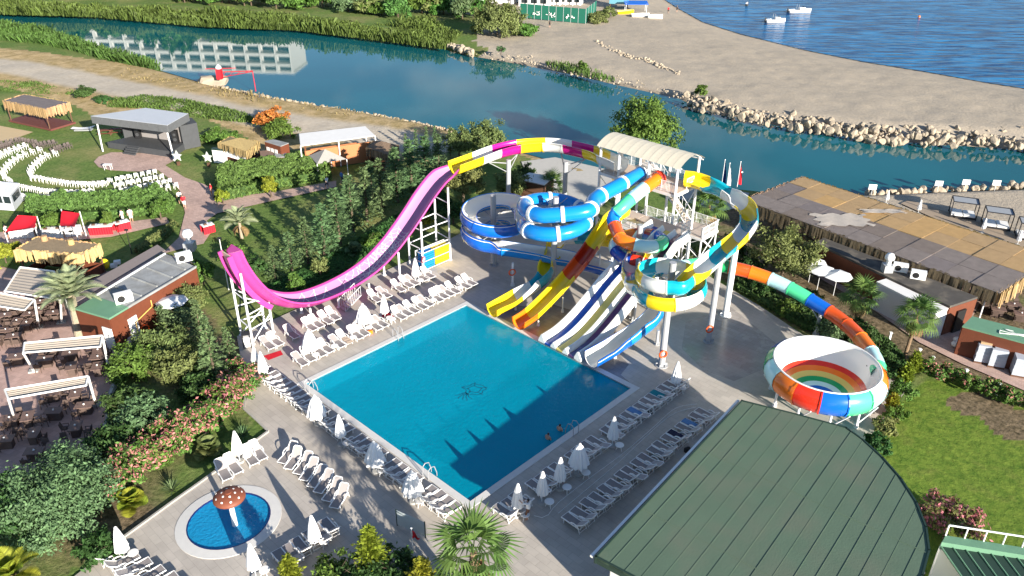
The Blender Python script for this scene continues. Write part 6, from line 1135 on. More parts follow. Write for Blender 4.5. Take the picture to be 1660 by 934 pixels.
# ------------------------------------------------------------------ closed parasols, tables, open parasols
M_CLOTH = mat('white_canvas', (.8, .795, .78), .8, .05, 4)
def make_parasol(fat):
    t = thing('parasol', 'x', 'parasol', (0, 0, -60), 0, 'x'); q = MB(); q.tube((0, 0, 0), (0, 0, 2.45), .025, n=8); q.build('pole', M_WSTEEL, t)
    q = MB(); n = 20; prof = [(.03, 2.5), (.1, 2.42), (.13 * fat, 2.2), (.2 * fat, 1.7), (.27 * fat, 1.15), (.3 * fat, .85), (.24 * fat, .72)]
    vs = []
    for r_, z in prof:
        for k in range(n): a = 2 * math.pi * k / n; w = r_ * (1 + (.16 if k % 2 else -.12) * min(1, (2.5 - z) * 1.4)); vs.append((w * math.cos(a), w * math.sin(a), z + (.05 * math.sin(k * 2.1) if z < .9 else 0)))
    q.add(vs, [(j * n + k, (j + 1) * n + k, (j + 1) * n + (k + 1) % n, j * n + (k + 1) % n) for j in range(len(prof) - 1) for k in range(n)]); q.build('canopy', M_CLOTH, t); q = MB(); q.lathe([(.03, 2.58), (.09, 2.5), (.1, 2.4)], 10); q.build('cap', M_CLOTH, t); q = MB(); q.lathe([(.001, .1), (.25, .1), (.3, .06), (.3, 0)], 16); q.build('base', M_CONC, t); return t
PS, PF_ = make_parasol(1.2), make_parasol(2.1); PST, PFT = tree_of(PS), tree_of(PF_)
def make_table():
    t = thing('side_table', 'x', 'side table', (0, 0, -60), 0, 'x'); q = MB(); q.lathe([(.001, .46), (.3, .46), (.31, .43), (.001, .43)], 16); q.build('tabletop', M_LFRAME, t)
    for k in range(3): a = k * 2.094; q = MB(); q.tube((.1 * math.cos(a), .1 * math.sin(a), .43), (.24 * math.cos(a), .24 * math.sin(a), 0), .025, n=5); q.build('leg', M_LFRAME, t)
    return t
TB = make_table(); TBT = tree_of(TB)
pu = [(PF(-2.9, 2.45), 1, 'oldest-looking bulky closed parasol of the row below the pink slide'.replace('oldest-looking bulky', 'bulky')), (PF(-3.2, 8.0), 1, 'closed parasol in the middle of the row below the pink slide'), (PF(-3.2, 10.2), 0, 'slim closed parasol nearest the metal steps under the slide'), (PF(-6.6, 16.6), 0, 'closed parasol beside the mat rack'),
      (PF(-3.74, -1.9), 0, 'first closed parasol of the oleander walk row, by the slide legs'), (PF(-2.77, -1.9), 0, 'second closed parasol of the oleander walk row, touching the first'), (PF(4.85, -2.2), 1, 'bulky closed parasol near the pool corner ladder'), (PF(7.9, -2.35), 0, 'slim closed parasol halfway along the oleander walk row'), (PF(11.8, -2.4), 1, 'loosely tied parasol between halfway and the fan palm'), (PF(15.7, -2.5), 1, 'bulky closed parasol closest to the fan palm on the walk row'),
      (PF(21.2, 1.2), 0, 'closed parasol held by the attendant'), (PF(21.55, 3.05), 0, 'closed parasol next to the attendant'), (PF(21.5, 4.8), 0, 'third closed parasol from the attendant along the hall row'), (PF(21.5, 6.7), 1, 'fourth and bulkiest closed parasol of the hall row'), (PF(21.4, 10.45), 0, 'lone closed parasol midway along the hall row'), (PF(20.75, 19.1), 0, 'closed parasol at the sunny end of the hall row'),
      (G(389, 748), 0, 'closed parasol among the four loungers by the bed'), (G(512, 888), 0, 'closed parasol of the shaded row beside the paddling pool'), (G(415, 935), 0, 'closed parasol at the near rim of the paddling pool deck'), (G(203, 907), 0, 'closed parasol in the corner row')]
for i, (p, f, l) in enumerate(pu):
    copy_tree(PF_ if f else PS, p, rl.uniform(0, 6), l, 'closed white parasols', None, PFT if f else PST); o = Vector((.45, -.35, 0)) if i < 16 else Vector((.5, .1, 0)); copy_tree(TB, p + o, rl.uniform(0, 6), 'round white side table beside the ' + l.split(' of ')[0].split(' in ')[0].split(' nearest')[0] if False else 'small white table next to the ' + ' '.join(l.replace('closed ', '').split()[:10]), 'small tables by parasols', None, TBT)
for i, t in enumerate((4.3, 6.15, 10.3, 15.0, 18.3)): copy_tree(TB, PF(-2.3, t), .3, ORD(i) + ' small table between lounger pairs below the pink slide, from the corner', 'tables between loungers', None, TBT)
for o in (LO, LO2, LO3, PS, PF_, TB):
    for c, gs in tree_of(o):
        for g in gs: bpy.data.objects.remove(g)
        bpy.data.objects.remove(c)
    bpy.data.objects.remove(o)
def open_parasol(u, v, z, l, r_=1.35):
    p = G(u, v, z); t = thing('sun_umbrella', l, 'parasol', (p.x, p.y, 0), .3, 'open white umbrellas'); q = MB(); q.tube((0, 0, 0), (0, 0, z + .1), .03, n=6); q.build('pole', M_WSTEEL, t); q = MB(); n = 8
    q.add([(0, 0, z + .12)] + [(r_ * math.cos(2 * math.pi * k / n), r_ * math.sin(2 * math.pi * k / n), z - .3) for k in range(n)], [(0, 1 + k, 1 + (k + 1) % n) for k in range(n)]); q.build('canopy', M_CLOTH, t)
    q = MB()
    for k in range(n): q.tube((0, 0, z + .08), (r_ * .98 * math.cos(2 * math.pi * k / n), r_ * .98 * math.sin(2 * math.pi * k / n), z - .33), .015, n=4)
    q.build('ribs', M_WSTEEL, t)
for u, v, z, l in ((1332, 433, 2.4, 'open white umbrella in the middle of three by the red kitchen wall'), (1359, 442, 2.4, 'open white umbrella closest to the short fan palm'), (1318, 421, 2.4, 'open white umbrella half hidden by the feathery tree'), (277, 484, 2.3, 'open white umbrella against the restaurant kitchen wall')): open_parasol(u, v, z, l)
# mushroom shower over the paddling pool
mc = G(381, 850); t = thing('mushroom_shower', 'red brown mushroom shower with white dots in the paddling pool', 'fountain', mc); q = MB(); q.tube((0, 0, -.4), (0, 0, 2.2), .17, .14, 12); q.build('stem', M_WHITE, t); mh = mat('mushroom_red', (.2, .06, .03), .6, .15); q = MB(); pr_ = [(.95 * math.sin(R(a)), 2.15 + .42 * math.cos(R(a))) for a in range(0, 91, 10)]; q.lathe([(max(r_, .001), z) for r_, z in pr_] + [(.92, 2.1), (.2, 2.2)], 24); cap = q.build('cap', mh, t, True)
q = MB()
for ring, n, o in ((.4, 6, 0), (.75, 9, .3)):
    for k in range(n): a = 2 * math.pi * k / n + o; th = math.asin(ring / .95); nrm = Vector((math.sin(th) * math.cos(a), math.sin(th) * math.sin(a), math.cos(th) * .9)).normalized(); p = Vector((ring * math.cos(a), ring * math.sin(a), 2.15 + .42 * math.cos(th))); q.tube(p, p + nrm * .015, .065, n=10)
q.build('dot', M_WHITE, cap); q = MB(); q.tube((0, 0, 2.55), (0, 0, 2.63), .2, n=12); q.build('knob', mh, cap)
# pool ladders
def ladder(p, d, l):
    t = thing('pool_ladder', l, 'ladder', p, d, 'pool ladders'); 
    for sg in (-1, 1):
        q = MB(); pts = [Vector((.55, sg * .28, 0)), Vector((.5, sg * .28, .75)), Vector((.3, sg * .28, .92)), Vector((0, sg * .28, .8)), Vector((-.18, sg * .28, .2)), Vector((-.2, sg * .28, -.9))]
        for a, b in zip(pts[:-1], pts[1:]): q.tube(a, b, .028, n=6)
        q.build('rail', M_STEEL, t)
    for z in (-.15, -.42, -.7): q = MB(); q.box((-.2, 0, z), (.1, .54, .03)); q.build('rung', M_STEEL, t)
ladder(PF(0, 9.2), rA, 'steel pool ladder below the pink slide'); ladder(PF(14.6, 0), rB, 'steel pool ladder on the oleander walk side'); ladder(PF(1.0, 0), rB, 'steel pool ladder at the slide-side corner'); ladder(PF(POOL_W, 9.7), rC, 'steel pool ladder where two bathers hold on')
# ------------------------------------------------------------------ audience chairs in arcs
def chair_mb():
    q = MB(); q.box((0, 0, .44), (.46, .44, .05)); q.add([(-.22, .2, .44), (.22, .2, .44), (.2, .3, .88), (-.2, .3, .88), (-.22, .24, .44), (.22, .24, .44), (.2, .34, .88), (-.2, .34, .88)], [(0, 1, 2, 3), (7, 6, 5, 4), (0, 3, 7, 4), (1, 5, 6, 2), (2, 6, 7, 3)])
    for x in (-.2, .2):
        for y in (-.19, .2): q.tube((x, y, .44), (x * 1.1, y * 1.15, 0), .028, n=4)
        q.box((x * 1.12, 0, .66), (.05, .42, .04)); q.tube((x * 1.12, -.18, .64), (x, -.18, .44), .025, n=4)
    return q
cw = chair_mb().build('garden_chair', M_LFRAME); cd = chair_mb().build('garden_chair', mat('brown_rattan', (.13, .105, .095), .8, .2, 8)); SC_ = G(225, 255)
def chairs(poly, n, where, group, src=None, face=None):
    P = [G(u, v) for u, v in poly]; seg = [(b - a).length for a, b in zip(P[:-1], P[1:])]; T_ = sum(seg); src = src or cw
    for i in range(n):
        d = T_ * i / max(1, n - 1); k = 0
        while k < len(seg) - 1 and d > seg[k]: d -= seg[k]; k += 1
        p = P[k].lerp(P[k + 1], min(1, d / seg[k])) if n > 1 else P[0]; o = src.copy(); COL.objects.link(o); f = (face or SC_) - p; o.location = p + Vector((rl.uniform(-.06, .06), rl.uniform(-.06, .06), 0)); o.rotation_euler = (0, 0, math.atan2(f.y, f.x) + math.pi / 2 + rl.uniform(-.12, .12)); tag(o, ORD(i) + ' ' + ('brown rattan' if src is cd else 'white') + ' chair ' + where, 'chair', group)
chairs([(91, 254), (76, 258), (63, 268), (54, 278), (50, 288), (54, 293)], 11, 'of the inner arc, from its open end', 'inner arc chairs'); chairs([(60, 293), (80, 297), (100, 300), (122, 303)], 10, 'of the inner arc behind the worn grass', 'inner arc back chairs'); chairs([(132, 303), (150, 304), (171, 302)], 7, 'of the short straight row behind the forecourt', 'straight row chairs')
chairs([(66, 248), (45, 254), (28, 263), (14, 274), (8, 284), (9, 292), (20, 300)], 14, 'of the middle arc, from its open end', 'middle arc chairs'); chairs([(28, 306), (50, 311), (75, 315), (100, 317), (125, 317), (150, 315)], 17, 'of the middle arc along the hedge side', 'middle arc hedge chairs'); chairs([(44, 242), (22, 249), (0, 258)], 7, 'of the outer arc at the lawn edge', 'outer arc chairs'); chairs([(32, 322), (60, 325), (90, 326), (125, 323)], 11, 'of the outer arc against the hedge', 'outer arc hedge chairs')
for i, (a, b, n) in enumerate((((181, 298), (252, 284), 8), ((190, 306), (262, 292), 9), ((188, 317), (275, 299), 10), ((198, 326), (285, 306), 8))): chairs([a, b], n, 'in the ' + ORD(i) + ' straight row beside the footpath', ORD(i) + ' block row chairs')
chairs([(8, 239), (35, 232), (62, 237)], 10, 'of the rear cluster by the sand square', 'rattan rear cluster', cd); chairs([(60, 243), (78, 238), (90, 237)], 6, 'at the open end of the middle arc', 'rattan middle arc', cd); chairs([(88, 250), (104, 244), (114, 241)], 6, 'at the open end of the inner arc', 'rattan inner arc', cd); chairs([(0, 246), (20, 240)], 7, 'of the outermost short arc', 'rattan outer arc', cd)
# restaurant tables with rattan chairs
M_RAT = mat('dark_rattan', (.1, .068, .055), .8, .25, 8); M_TTOP = mat('brown_tabletop', (.17, .11, .09), .6, .2, 4)
def make_dining():
    t = thing('dining_table', 'x', 'table', (0, 0, -60), 0, 'x'); q = MB(); q.box((0, 0, .74), (1.2, .8, .05)); q.build('tabletop', M_TTOP, t); q = MB(); q.box((0, 0, .37), (.9, .5, .7)); q.build('pedestal', M_RAT, t); q = MB(); q.ball((0, 0, .82), .07, 8); q.build('lamp', M_WHITE, t); return t
DT = make_dining(); DTT = tree_of(DT)
rc = bpy.data.objects.new('rattan_chair', cd.data.copy()); rc.data.materials[0] = M_RAT; COL.objects.link(rc)
tp = [(12, 503), (38, 508), (73, 490), (95, 493), (69, 500), (67, 512), (90, 518), (31, 532), (13, 547), (12, 522), (26, 556), (47, 535), (52, 520), (85, 575), (117, 585), (76, 594), (119, 606), (162, 580), (162, 591), (161, 606), (86, 650), (126, 650), (91, 679), (140, 670), (126, 704), (20, 691), (49, 688), (59, 715), (12, 725), (95, 735), (60, 745), (-5, 560), (30, 590)]
sp_ = ('crowded tables under the first pergola', 'tables beside the white kitchen door', 'shaded tables of the lower terrace')
cnt = [0, 0, 0]
for i, (u, v) in enumerate(tp):
    g_ = 0 if v < 562 else (1 if v < 615 else 2); p = G(u, v); rz = R(12) + rl.choice((0, 0, 1.57)) + rl.uniform(-.15, .15); l = ORD(cnt[g_]) + ' table of the ' + sp_[g_]; cnt[g_] += 1; copy_tree(DT, p, rz, l, sp_[g_], None, DTT)
    for k, (dx, dy, a) in enumerate(((-.35, -.72, math.pi), (.35, .72, 0), (.35, -.72, math.pi), (-.35, .72, 0))[:4 if g_ == 0 else 2]):
        o = rc.copy(); COL.objects.link(o); o.location = p + Matrix.Rotation(rz, 3, 'Z') @ Vector((dx + rl.uniform(-.05, .05), dy + rl.uniform(-.1, .1), 0)); o.rotation_euler = (0, 0, rz + a + rl.uniform(-.2, .2)); tag(o, ORD(k) + ' dark rattan chair at the ' + ORD(cnt[g_] - 1) + ' of the ' + sp_[g_].replace('tables', 'tables'), 'chair', sp_[g_] + ' chairs')
for i, (u, v) in enumerate(((1600, 500), (1622, 492), (1640, 482), (1615, 512), (1640, 505), (1652, 520))):
    p = G(u, v); rz = R(-20); copy_tree(DT, p, rz, ORD(i) + ' brown table on the terrace by the thatch fringe', 'beach terrace tables', None, DTT)
    for k, (dx, dy, a) in enumerate(((-.35, -.72, math.pi), (.35, .72, 0))): o = rc.copy(); COL.objects.link(o); o.location = p + Matrix.Rotation(rz, 3, 'Z') @ Vector((dx, dy, 0)); o.rotation_euler = (0, 0, rz + a); tag(o, ORD(k) + ' rattan chair at the ' + ORD(i) + ' table by the thatch fringe', 'chair', 'beach terrace chairs')
for c, gs in DTT: bpy.data.objects.remove(c)
for o in (DT, rc, cw, cd): bpy.data.objects.remove(o)
# ------------------------------------------------------------------ boulders
M_ROCK = mat('limestone', (.4, .33, .24), .95, .25, 2, bump=.7, bscale=6, second=(.2, .175, .14), sfac=.58, sscale=1.2)
def rock(seed):
    b = bmesh.new(); bmesh.ops.create_icosphere(b, subdivisions=2, radius=.5); r = random.Random(seed); pl = [(Vector((r.gauss(0, 1), r.gauss(0, 1), r.gauss(0, 1))).normalized(), r.uniform(.26, .42)) for _ in range(9)]
    for v in b.verts:
        for n, d in pl:
            k = v.co.dot(n) - d
            if k > 0: v.co -= n * k
        v.co *= r.uniform(.96, 1.04)
    me = bpy.data.meshes.new('boulder'); b.to_mesh(me); b.free(); me.materials.append(M_ROCK); return me
RK = [rock(s) for s in range(8)]; rr_ = random.Random(5)
def boulder(p, s, label, group):
    o = bpy.data.objects.new('boulder', rr_.choice(RK)); COL.objects.link(o); o.location = p; o.rotation_euler = (rr_.uniform(0, 6), rr_.uniform(0, 6), rr_.uniform(0, 6)); o.scale = (s * rr_.uniform(.8, 1.4), s * rr_.uniform(.8, 1.2), s * rr_.uniform(.7, 1.0)); return tag(o, label, 'boulder', group)
def along(pts, f):
    P = pts; seg = [math.hypot(b[0] - a[0], b[1] - a[1]) for a, b in zip(P[:-1], P[1:])]; d = sum(seg) * f; k = 0
    while k < len(seg) - 1 and d > seg[k]: d -= seg[k]; k += 1
    t = min(1, d / seg[k]); return P[k][0] + (P[k + 1][0] - P[k][0]) * t, P[k][1] + (P[k + 1][1] - P[k][1]) * t
jt = [(1112, 166), (1135, 176), (1200, 192), (1300, 212), (1400, 225), (1500, 233), (1660, 243), (1700, 246)]
for i in range(235):
    u, v = along(jt, (i + rr_.random()) / 235); w = rr_.random(); z = -1.2 + 1.5 * (1 - abs(w - .55) * 1.3); up = w * (20 + 14 * (u - 1112) / 560); boulder(G(u, v - up + 2, z), rr_.choice((.6, .8, 1.0, 1.3, 1.6)), 'pale limestone boulder of the jetty across the river', 'jetty boulders')
for i in range(38): u, v = along([(1405, 314), (1500, 309), (1680, 302)], (i + rr_.random()) / 38); boulder(G(u, v - rr_.uniform(-3, 3), -.5), rr_.uniform(.5, 1.3), 'bleached boulder along the bar beach waterline', 'bar beach boulders')
for i in range(16): u, v = along([(726, 76), (768, 86)], (i + rr_.random()) / 16); boulder(G(u, v - rr_.uniform(-2, 7), -.4), rr_.uniform(.8, 1.7), 'pale boulder at the reed end of the spit', 'spit boulders')
def rubble(name, label, pts, n, s0, s1, z, jit):
    q = MB(); 
    for i in range(n):
        u, v = along(pts, rr_.random()); p = G(u + rr_.uniform(-jit, jit), v + rr_.uniform(-jit, jit) * .5, z); s = rr_.uniform(s0, s1); m = RK[i % 8]; M = Matrix.Rotation(rr_.uniform(0, 6), 3, 'Z') @ Matrix.Rotation(rr_.uniform(0, 6), 3, 'X'); o0 = len(q.v); q.v += [tuple(p + M @ (v_.co * s)) for v_ in m.vertices]; q.f += [tuple(x + o0 for x in f.vertices) for f in m.polygons]; q.m += [0] * len(m.polygons)
    o = q.build(name, M_ROCK); o['kind'] = 'stuff'; o['label'] = label; return o
rubble('rubble', 'small stones along the near river bank', [(330, 134), (400, 151), (520, 173), (640, 193), (740, 214), (800, 232)], 260, .25, .8, -.9, 2); rubble('rubble', 'small stones between the jetty boulders', [(u, v - 14) for u, v in jt], 320, .3, .7, -.6, 12); rubble('rubble', 'scattered stones on the pebble spit', [(770, 90), (850, 95), (950, 120), (1050, 140), (1110, 158)], 160, .2, .5, -.3, 12); rubble('rubble', 'driftwood-like stone line on the spit', [(968, 68), (985, 78), (1015, 90), (1040, 95), (1060, 102), (1100, 120)], 120, .3, .8, 0, 4)
# white rock mound with the red river pump
q = MB(); mo = rock(77); 
o = bpy.data.objects.new('rock_mound', mo); COL.objects.link(o); o.location = G(345, 133, -.5); o.scale = (9, 5, 2.4); o.rotation_euler = (0, 0, .3); tag(o, 'whitish rock mound at the river edge under the red pump', 'rock')
p = G(357, 128, .6); t = thing('river_pump', 'red pump with white cap and boom reaching over the river', 'pump', p); q = MB(); q.box((0, 0, .9), (.9, .9, 1.8)); q.build('housing', M_RED, t); q = MB(); q.lathe([(.5, 1.8), (.5, 2.1), (.05, 2.5)], 10); q.build('cap', M_WHITE, t); q = MB(); q.tube((.4, 0, 1.2), (6.5, -2, 1.9), .08, n=6); q.tube((.4, 0, .3), (6.5, -2, 1.8), .06, n=6); q.tube((6.5, -2, 1.9), (6.6, -2.1, -1.6), .07, n=6); q.tube((-2.5, .5, 1.6), (3, 0, 1.9), .06, n=6)
for k in range(4): q.tube((.4 + 1.5 * k, -.5 * k, .3 + .37 * k), (1.2 + 1.5 * k, -.3 - .5 * k, 1.3 + .17 * k), .04, n=5)
q.build('boom', M_RED, t)
# ------------------------------------------------------------------ beach furniture, flags, boats
M_CAB = mat('dark_cabana_frame', (.022, .022, .026), .5, .1)
for i, (u, v) in enumerate(((1559, 350), (1613, 367), (1668, 386))):
    p = G(u, v); t = thing('beach_cabana', ('square black cabana frame with white mattress, nearest the jetty side', 'square black cabana frame in the middle of the beach row', 'square black cabana frame at the terrace end of the beach row')[i], 'cabana', p, R(-22), 'beach cabanas'); a, b, h = 1.3, .95, 1.9
    for x in (-a, a):
        for y in (-b, b): q = MB(); q.box((x, y, h / 2), (.09, .09, h)); q.build('post', M_CAB, t)
    for (x0, y0), (x1, y1) in (((-a, -b), (a, -b)), ((a, -b), (a, b)), ((a, b), (-a, b)), ((-a, b), (-a, -b))): q = MB(); q.tube((x0, y0, h), (x1, y1, h), .06, n=4); q.build('top_rail', M_CAB, t)
    q = MB(); q.box((0, 0, h - .04), (2 * a, 2 * b, .015)); q.build('shade_mesh', mat('grey_shade', (.3, .32, .34), .8, .1), t); q = MB(); q.box((0, 0, .15), (2 * a, 2 * b, .2)); q.build('plinth', M_CAB, t)
    for x in (-.62, .62): q = MB(); q.box((x, 0, .34), (1.15, 1.75, .18)); q.build('mattress', M_WHITE, t)
path('boardwalk', [(1460, 330), (1475, 324), (1560, 352), (1700, 400), (1800, 440), (1800, 455), (1690, 420), (1550, 370)], .02, mat('weathered_boards', (.32, .25, .18), .9, .15, 3), 'weathered boardwalk along the bar beach')
for i, (u, v) in enumerate(((1412, 316), (1519, 310), (1563, 308), (1612, 309))): p = G(u, v); t = thing('beach_sign', ORD(i) + ' small white sign on the bar beach waterline', 'sign', p, R(-8), 'white beach signs'); q = MB(); q.tube((0, 0, 0), (0, 0, .8), .03, n=5); q.build('stake', M_WSTEEL, t); q = MB(); q.box((0, 0, 1.0), (.9, .05, .65)); q.build('board', M_WHITE, t)
for i, (u, v) in enumerate(((1488, 346), (1592, 377), (1649, 397), (1436, 330))): p = G(u, v); copy = make_parasol(.9); copy.location = p; copy.scale = (.8, .8, .65); copy['label'] = ORD(i) + ' small folded beach parasol behind the bar roof'; copy['group'] = 'beach parasols'
def flag(base, h, col, l, u_=0, cl=.5):
    t = thing('flag', l, 'flag', base, 0, 'flags'); q = MB(); q.tube((0, 0, 0), (0, 0, h), .045, .03, 8); q.ball((0, 0, h), .07, 8); q.build('pole', M_WSTEEL, t); q = MB(); n = 12; L_ = h * cl
    vs = [(.05 + (.42 * (k / n) ** .7) * j / 4, .09 * math.sin(j * 1.9 + k * .5), h - .15 - L_ * k / n - .1 * j / 4) for k in range(n + 1) for j in range(5)]; q.add(vs, [(k * 5 + j, k * 5 + j + 1, k * 5 + 5 + j + 1, k * 5 + 5 + j) for k in range(n) for j in range(4)]); return t, q.build('cloth', col, t, True)
flag(G(1166, 328), 5.2, mat('blue_flag', lin('#15387a'), .8, .1), 'limp dark blue flag on the river landing'); flag(G(1174, 331), 5.0, M_CLOTH, 'limp white flag between the blue and red flags'); t, c_ = flag(G(1191, 330), 5.1, M_RED, 'limp red flag with white emblem on the river landing'); q = MB(); q.tube((.3, -.09, 3.9), (.3, -.11, 3.9), .1, n=10); q.build('emblem', M_WHITE, t)
flag(G(669, 889), 1.6, M_RED, 'small red flag at the shrub bed corner', cl=.4)
def boat(loc, rz, L_, l, hullm, name='motorboat', rig=True):
    t = thing(name, l, 'boat', loc, rz); n = 12; q = MB(); sec = []
    for i in range(n + 1):
        x = -L_ / 2 + L_ * i / n; f = i / n; w = L_ * .16 * (1 - max(0, (f - .45) / .55) ** 2.2) + .02; h = .55 + .35 * f; sec.append([(x, -w, h), (x, -w * .8, .05), (x, 0, -.3), (x, w * .8, .05), (x, w, h)])
    q.add([v for s in sec for v in s], [(i * 5 + k, (i + 1) * 5 + k, (i + 1) * 5 + k + 1, i * 5 + k + 1) for i in range(n) for k in range(4)] + [(0, 1, 2, 3, 4)]); q.build('hull', hullm, t, True)
    q = MB(); q.add([(v[0], v[1] * .97, v[2] - .08) for s in sec for v in (s[0], s[4])], [(2 * i, 2 * i + 2, 2 * i + 3, 2 * i + 1) for i in range(n)]); q.build('deck', M_LFRAME, t)
    if rig:
        q = MB(); q.box((L_ * .08, 0, 1.0), (L_ * .22, L_ * .17, .5)); q.build('console', M_WHITE, t); q = MB(); q.add([(L_ * .19, -L_ * .09, 1.0), (L_ * .19, L_ * .09, 1.0), (L_ * .12, L_ * .08, 1.5), (L_ * .12, -L_ * .08, 1.5)], [(0, 1, 2, 3)]); q.build('windscreen', M_GLASSD, t); q = MB(); q.box((-L_ * .52, 0, .6), (.35, .4, .9)); q.build('outboard', M_DARK, t)
        q = MB(); q.tube((-L_ * .1, -.6, .8), (-L_ * .1, -.6, 2.0), .04, n=5); q.tube((-L_ * .1, .6, .8), (-L_ * .1, .6, 2.0), .04, n=5); q.tube((-L_ * .1, -.6, 2.0), (-L_ * .1, .6, 2.0), .04, n=5); q.build('arch', M_STEEL, t)
    return t
boat(G(1296, 20, WL), R(12), 6.6, 'larger white motorboat anchored off the beach', M_WHITE); boat(G(1257, 36, WL), R(10), 5.2, 'smaller open white motorboat closer to the beach', M_WHITE); boat(G(1211, 9, WL), R(70), 2.4, 'dark jet ski floating near the motorboats', M_DARK, 'jet_ski', False)
boat(G(1062, 29), R(-5), 3.6, 'white dinghy lying alone on the upper beach', M_WHITE, 'dinghy', False); boat(G(1014, 22), R(5), 4.2, 'yellow kayak beside the blue beach hut', C['yel'], 'kayak', False); boat(G(1038, 27), R(-3), 4.4, 'white pedal boat hull by the blue hut', M_WHITE, 'dinghy', False); boat(G(345, 31, WL), R(10), 4.5, 'small white boat moored under the far bank trees', M_WHITE, 'dinghy', False)
p = G(1030, 19); t = thing('beach_canopy', 'low blue canopy beside the blue beach hut', 'canopy', p); q = MB(); q.box((0, 0, 2.2), (6, 3, .12), 0, 0, R(8)); q.build('sheet', C['blue'], t)
for x in (-2.6, 2.6):
    for y in (-1.2, 1.2): q = MB(); q.tube((x, y, 0), (x, y, 2.15), .06, n=5); q.build('post', M_WSTEEL, t)
p = G(1390, 29, WL); q = MB(); q.ball((0, 0, .1), .35, 10); o = q.build('buoy', C['org'], None, True); o.location = G(1490, 28, WL); tag(o, 'small orange buoy alone on the open sea', 'buoy')
# ------------------------------------------------------------------ people
def person(loc, rz, h, shirt, legs, label, pose='stand', hair=None, wet=False):
    """one skinned body; faces get cloth, skin and hair by region"""
    k = h / 1.75; J = {'pel': (0, 0, .95), 'chest': (0, 0, 1.3), 'neck': (0, 0, 1.47), 'head': (0, .02, 1.57), 'top': (0, .02, 1.72), 'ls': (-.19, 0, 1.4), 'rs': (.19, 0, 1.4), 'le': (-.26, .02, 1.13), 're': (.26, .02, 1.13), 'lh': (-.27, .12, .9), 'rh': (.27, .12, .9), 'lhip': (-.1, 0, .9), 'rhip': (.1, 0, .9), 'lk': (-.11, .03, .5), 'rk': (.11, .03, .5), 'la': (-.11, 0, .08), 'ra': (.11, 0, .08), 'lt': (-.12, .16, .03), 'rt': (.12, .16, .03), 'lf': (-.26, .19, .84), 'rf': (.26, .19, .84)}
    if pose == 'reach': J.update({'le': (-.24, .25, 1.42), 'lh': (-.15, .5, 1.5), 'lf': (-.13, .58, 1.53), 're': (.25, .22, 1.25), 'rh': (.15, .47, 1.3), 'rf': (.13, .55, 1.3), 'lk': (-.13, .1, .5)})
    if pose == 'walk': J.update({'lk': (-.1, .2, .52), 'la': (-.1, .18, .1), 'lt': (-.1, .33, .06), 'rk': (.1, -.05, .5), 'ra': (.1, -.3, .14), 'rt': (.1, -.2, .03), 'le': (-.25, -.12, 1.15), 'lh': (-.25, -.08, .93), 'lf': (-.25, -.02, .86), 're': (.25, .16, 1.15), 'rh': (.24, .32, 1.0), 'rf': (.24, .4, .97)})
    rad = {'pel': .16, 'chest': .17, 'neck': .065, 'head': .1, 'top': .085, 'ls': .07, 'rs': .07, 'le': .047, 're': .047, 'lh': .035, 'rh': .035, 'lhip': .1, 'rhip': .1, 'lk': .065, 'rk': .065, 'la': .045, 'ra': .045, 'lt': .04, 'rt': .04, 'lf': .03, 'rf': .03}
    E_ = [('pel', 'chest'), ('chest', 'neck'), ('neck', 'head'), ('head', 'top'), ('chest', 'ls'), ('ls', 'le'), ('le', 'lh'), ('lh', 'lf'), ('chest', 'rs'), ('rs', 're'), ('re', 'rh'), ('rh', 'rf'), ('pel', 'lhip'), ('lhip', 'lk'), ('lk', 'la'), ('la', 'lt'), ('pel', 'rhip'), ('rhip', 'rk'), ('rk', 'ra'), ('ra', 'rt')]
    ns = list(J); me = bpy.data.meshes.new('person'); me.from_pydata([Vector(J[n]) * k for n in ns], [(ns.index(a), ns.index(b)) for a, b in E_], []); o = bpy.data.objects.new('person', me); COL.objects.link(o); m = o.modifiers.new('s', 'SKIN'); o.modifiers.new('d', 'SUBSURF').levels = 1
    for i, n in enumerate(ns): me.skin_vertices[0].data[i].radius = (rad[n] * k,) * 2; me.skin_vertices[0].data[i].use_root = (n == 'pel')
    dg = bpy.context.evaluated_depsgraph_get(); me2 = bpy.data.meshes.new_from_object(o.evaluated_get(dg)); bpy.data.objects.remove(o); o = bpy.data.objects.new('person', me2); COL.objects.link(o)
    for x in (M_SKIN, shirt, legs, M_BLACK): me2.materials.append(x)
    for f in me2.polygons:
        c = f.center / k; arm = abs(c.x) > .235 and c.z < 1.22 or c.y > .3 and c.z > 1.1
        f.material_index = 3 if (c.z > 1.6 and c.y < .1 or c.z > 1.68) else 0 if (c.z > 1.47 or arm) else 1 if c.z > .98 else 2 if c.z > .5 else 0; f.use_smooth = True
    o.location = loc; o.rotation_euler = (0, 0, rz); return tag(o, label, 'person')
SH = {'w': M_CLOTH, 'n': mat('navy_cloth', (.02, .03, .07), .8), 'b': mat('brown_shorts', (.16, .08, .05), .8), 'k': M_BLACK, 'r': M_RED, 'bl': mat('blue_cloth', (.08, .2, .45), .8)}
person(G(856, 842), R(70), 1.72, SH['w'], SH['b'], 'person in white shirt and brown shorts handling a parasol', 'reach')
for i, (s, t_) in enumerate(((17.6, 8.1), (17.55, 9.4))): person(PF(s, t_, -1.25), rC, 1.7, M_SKIN, SH['n'], ('bather in the pool holding the edge by the ladder', 'bather in the pool right beside the ladder')[i].replace('right ', ''), 'stand')
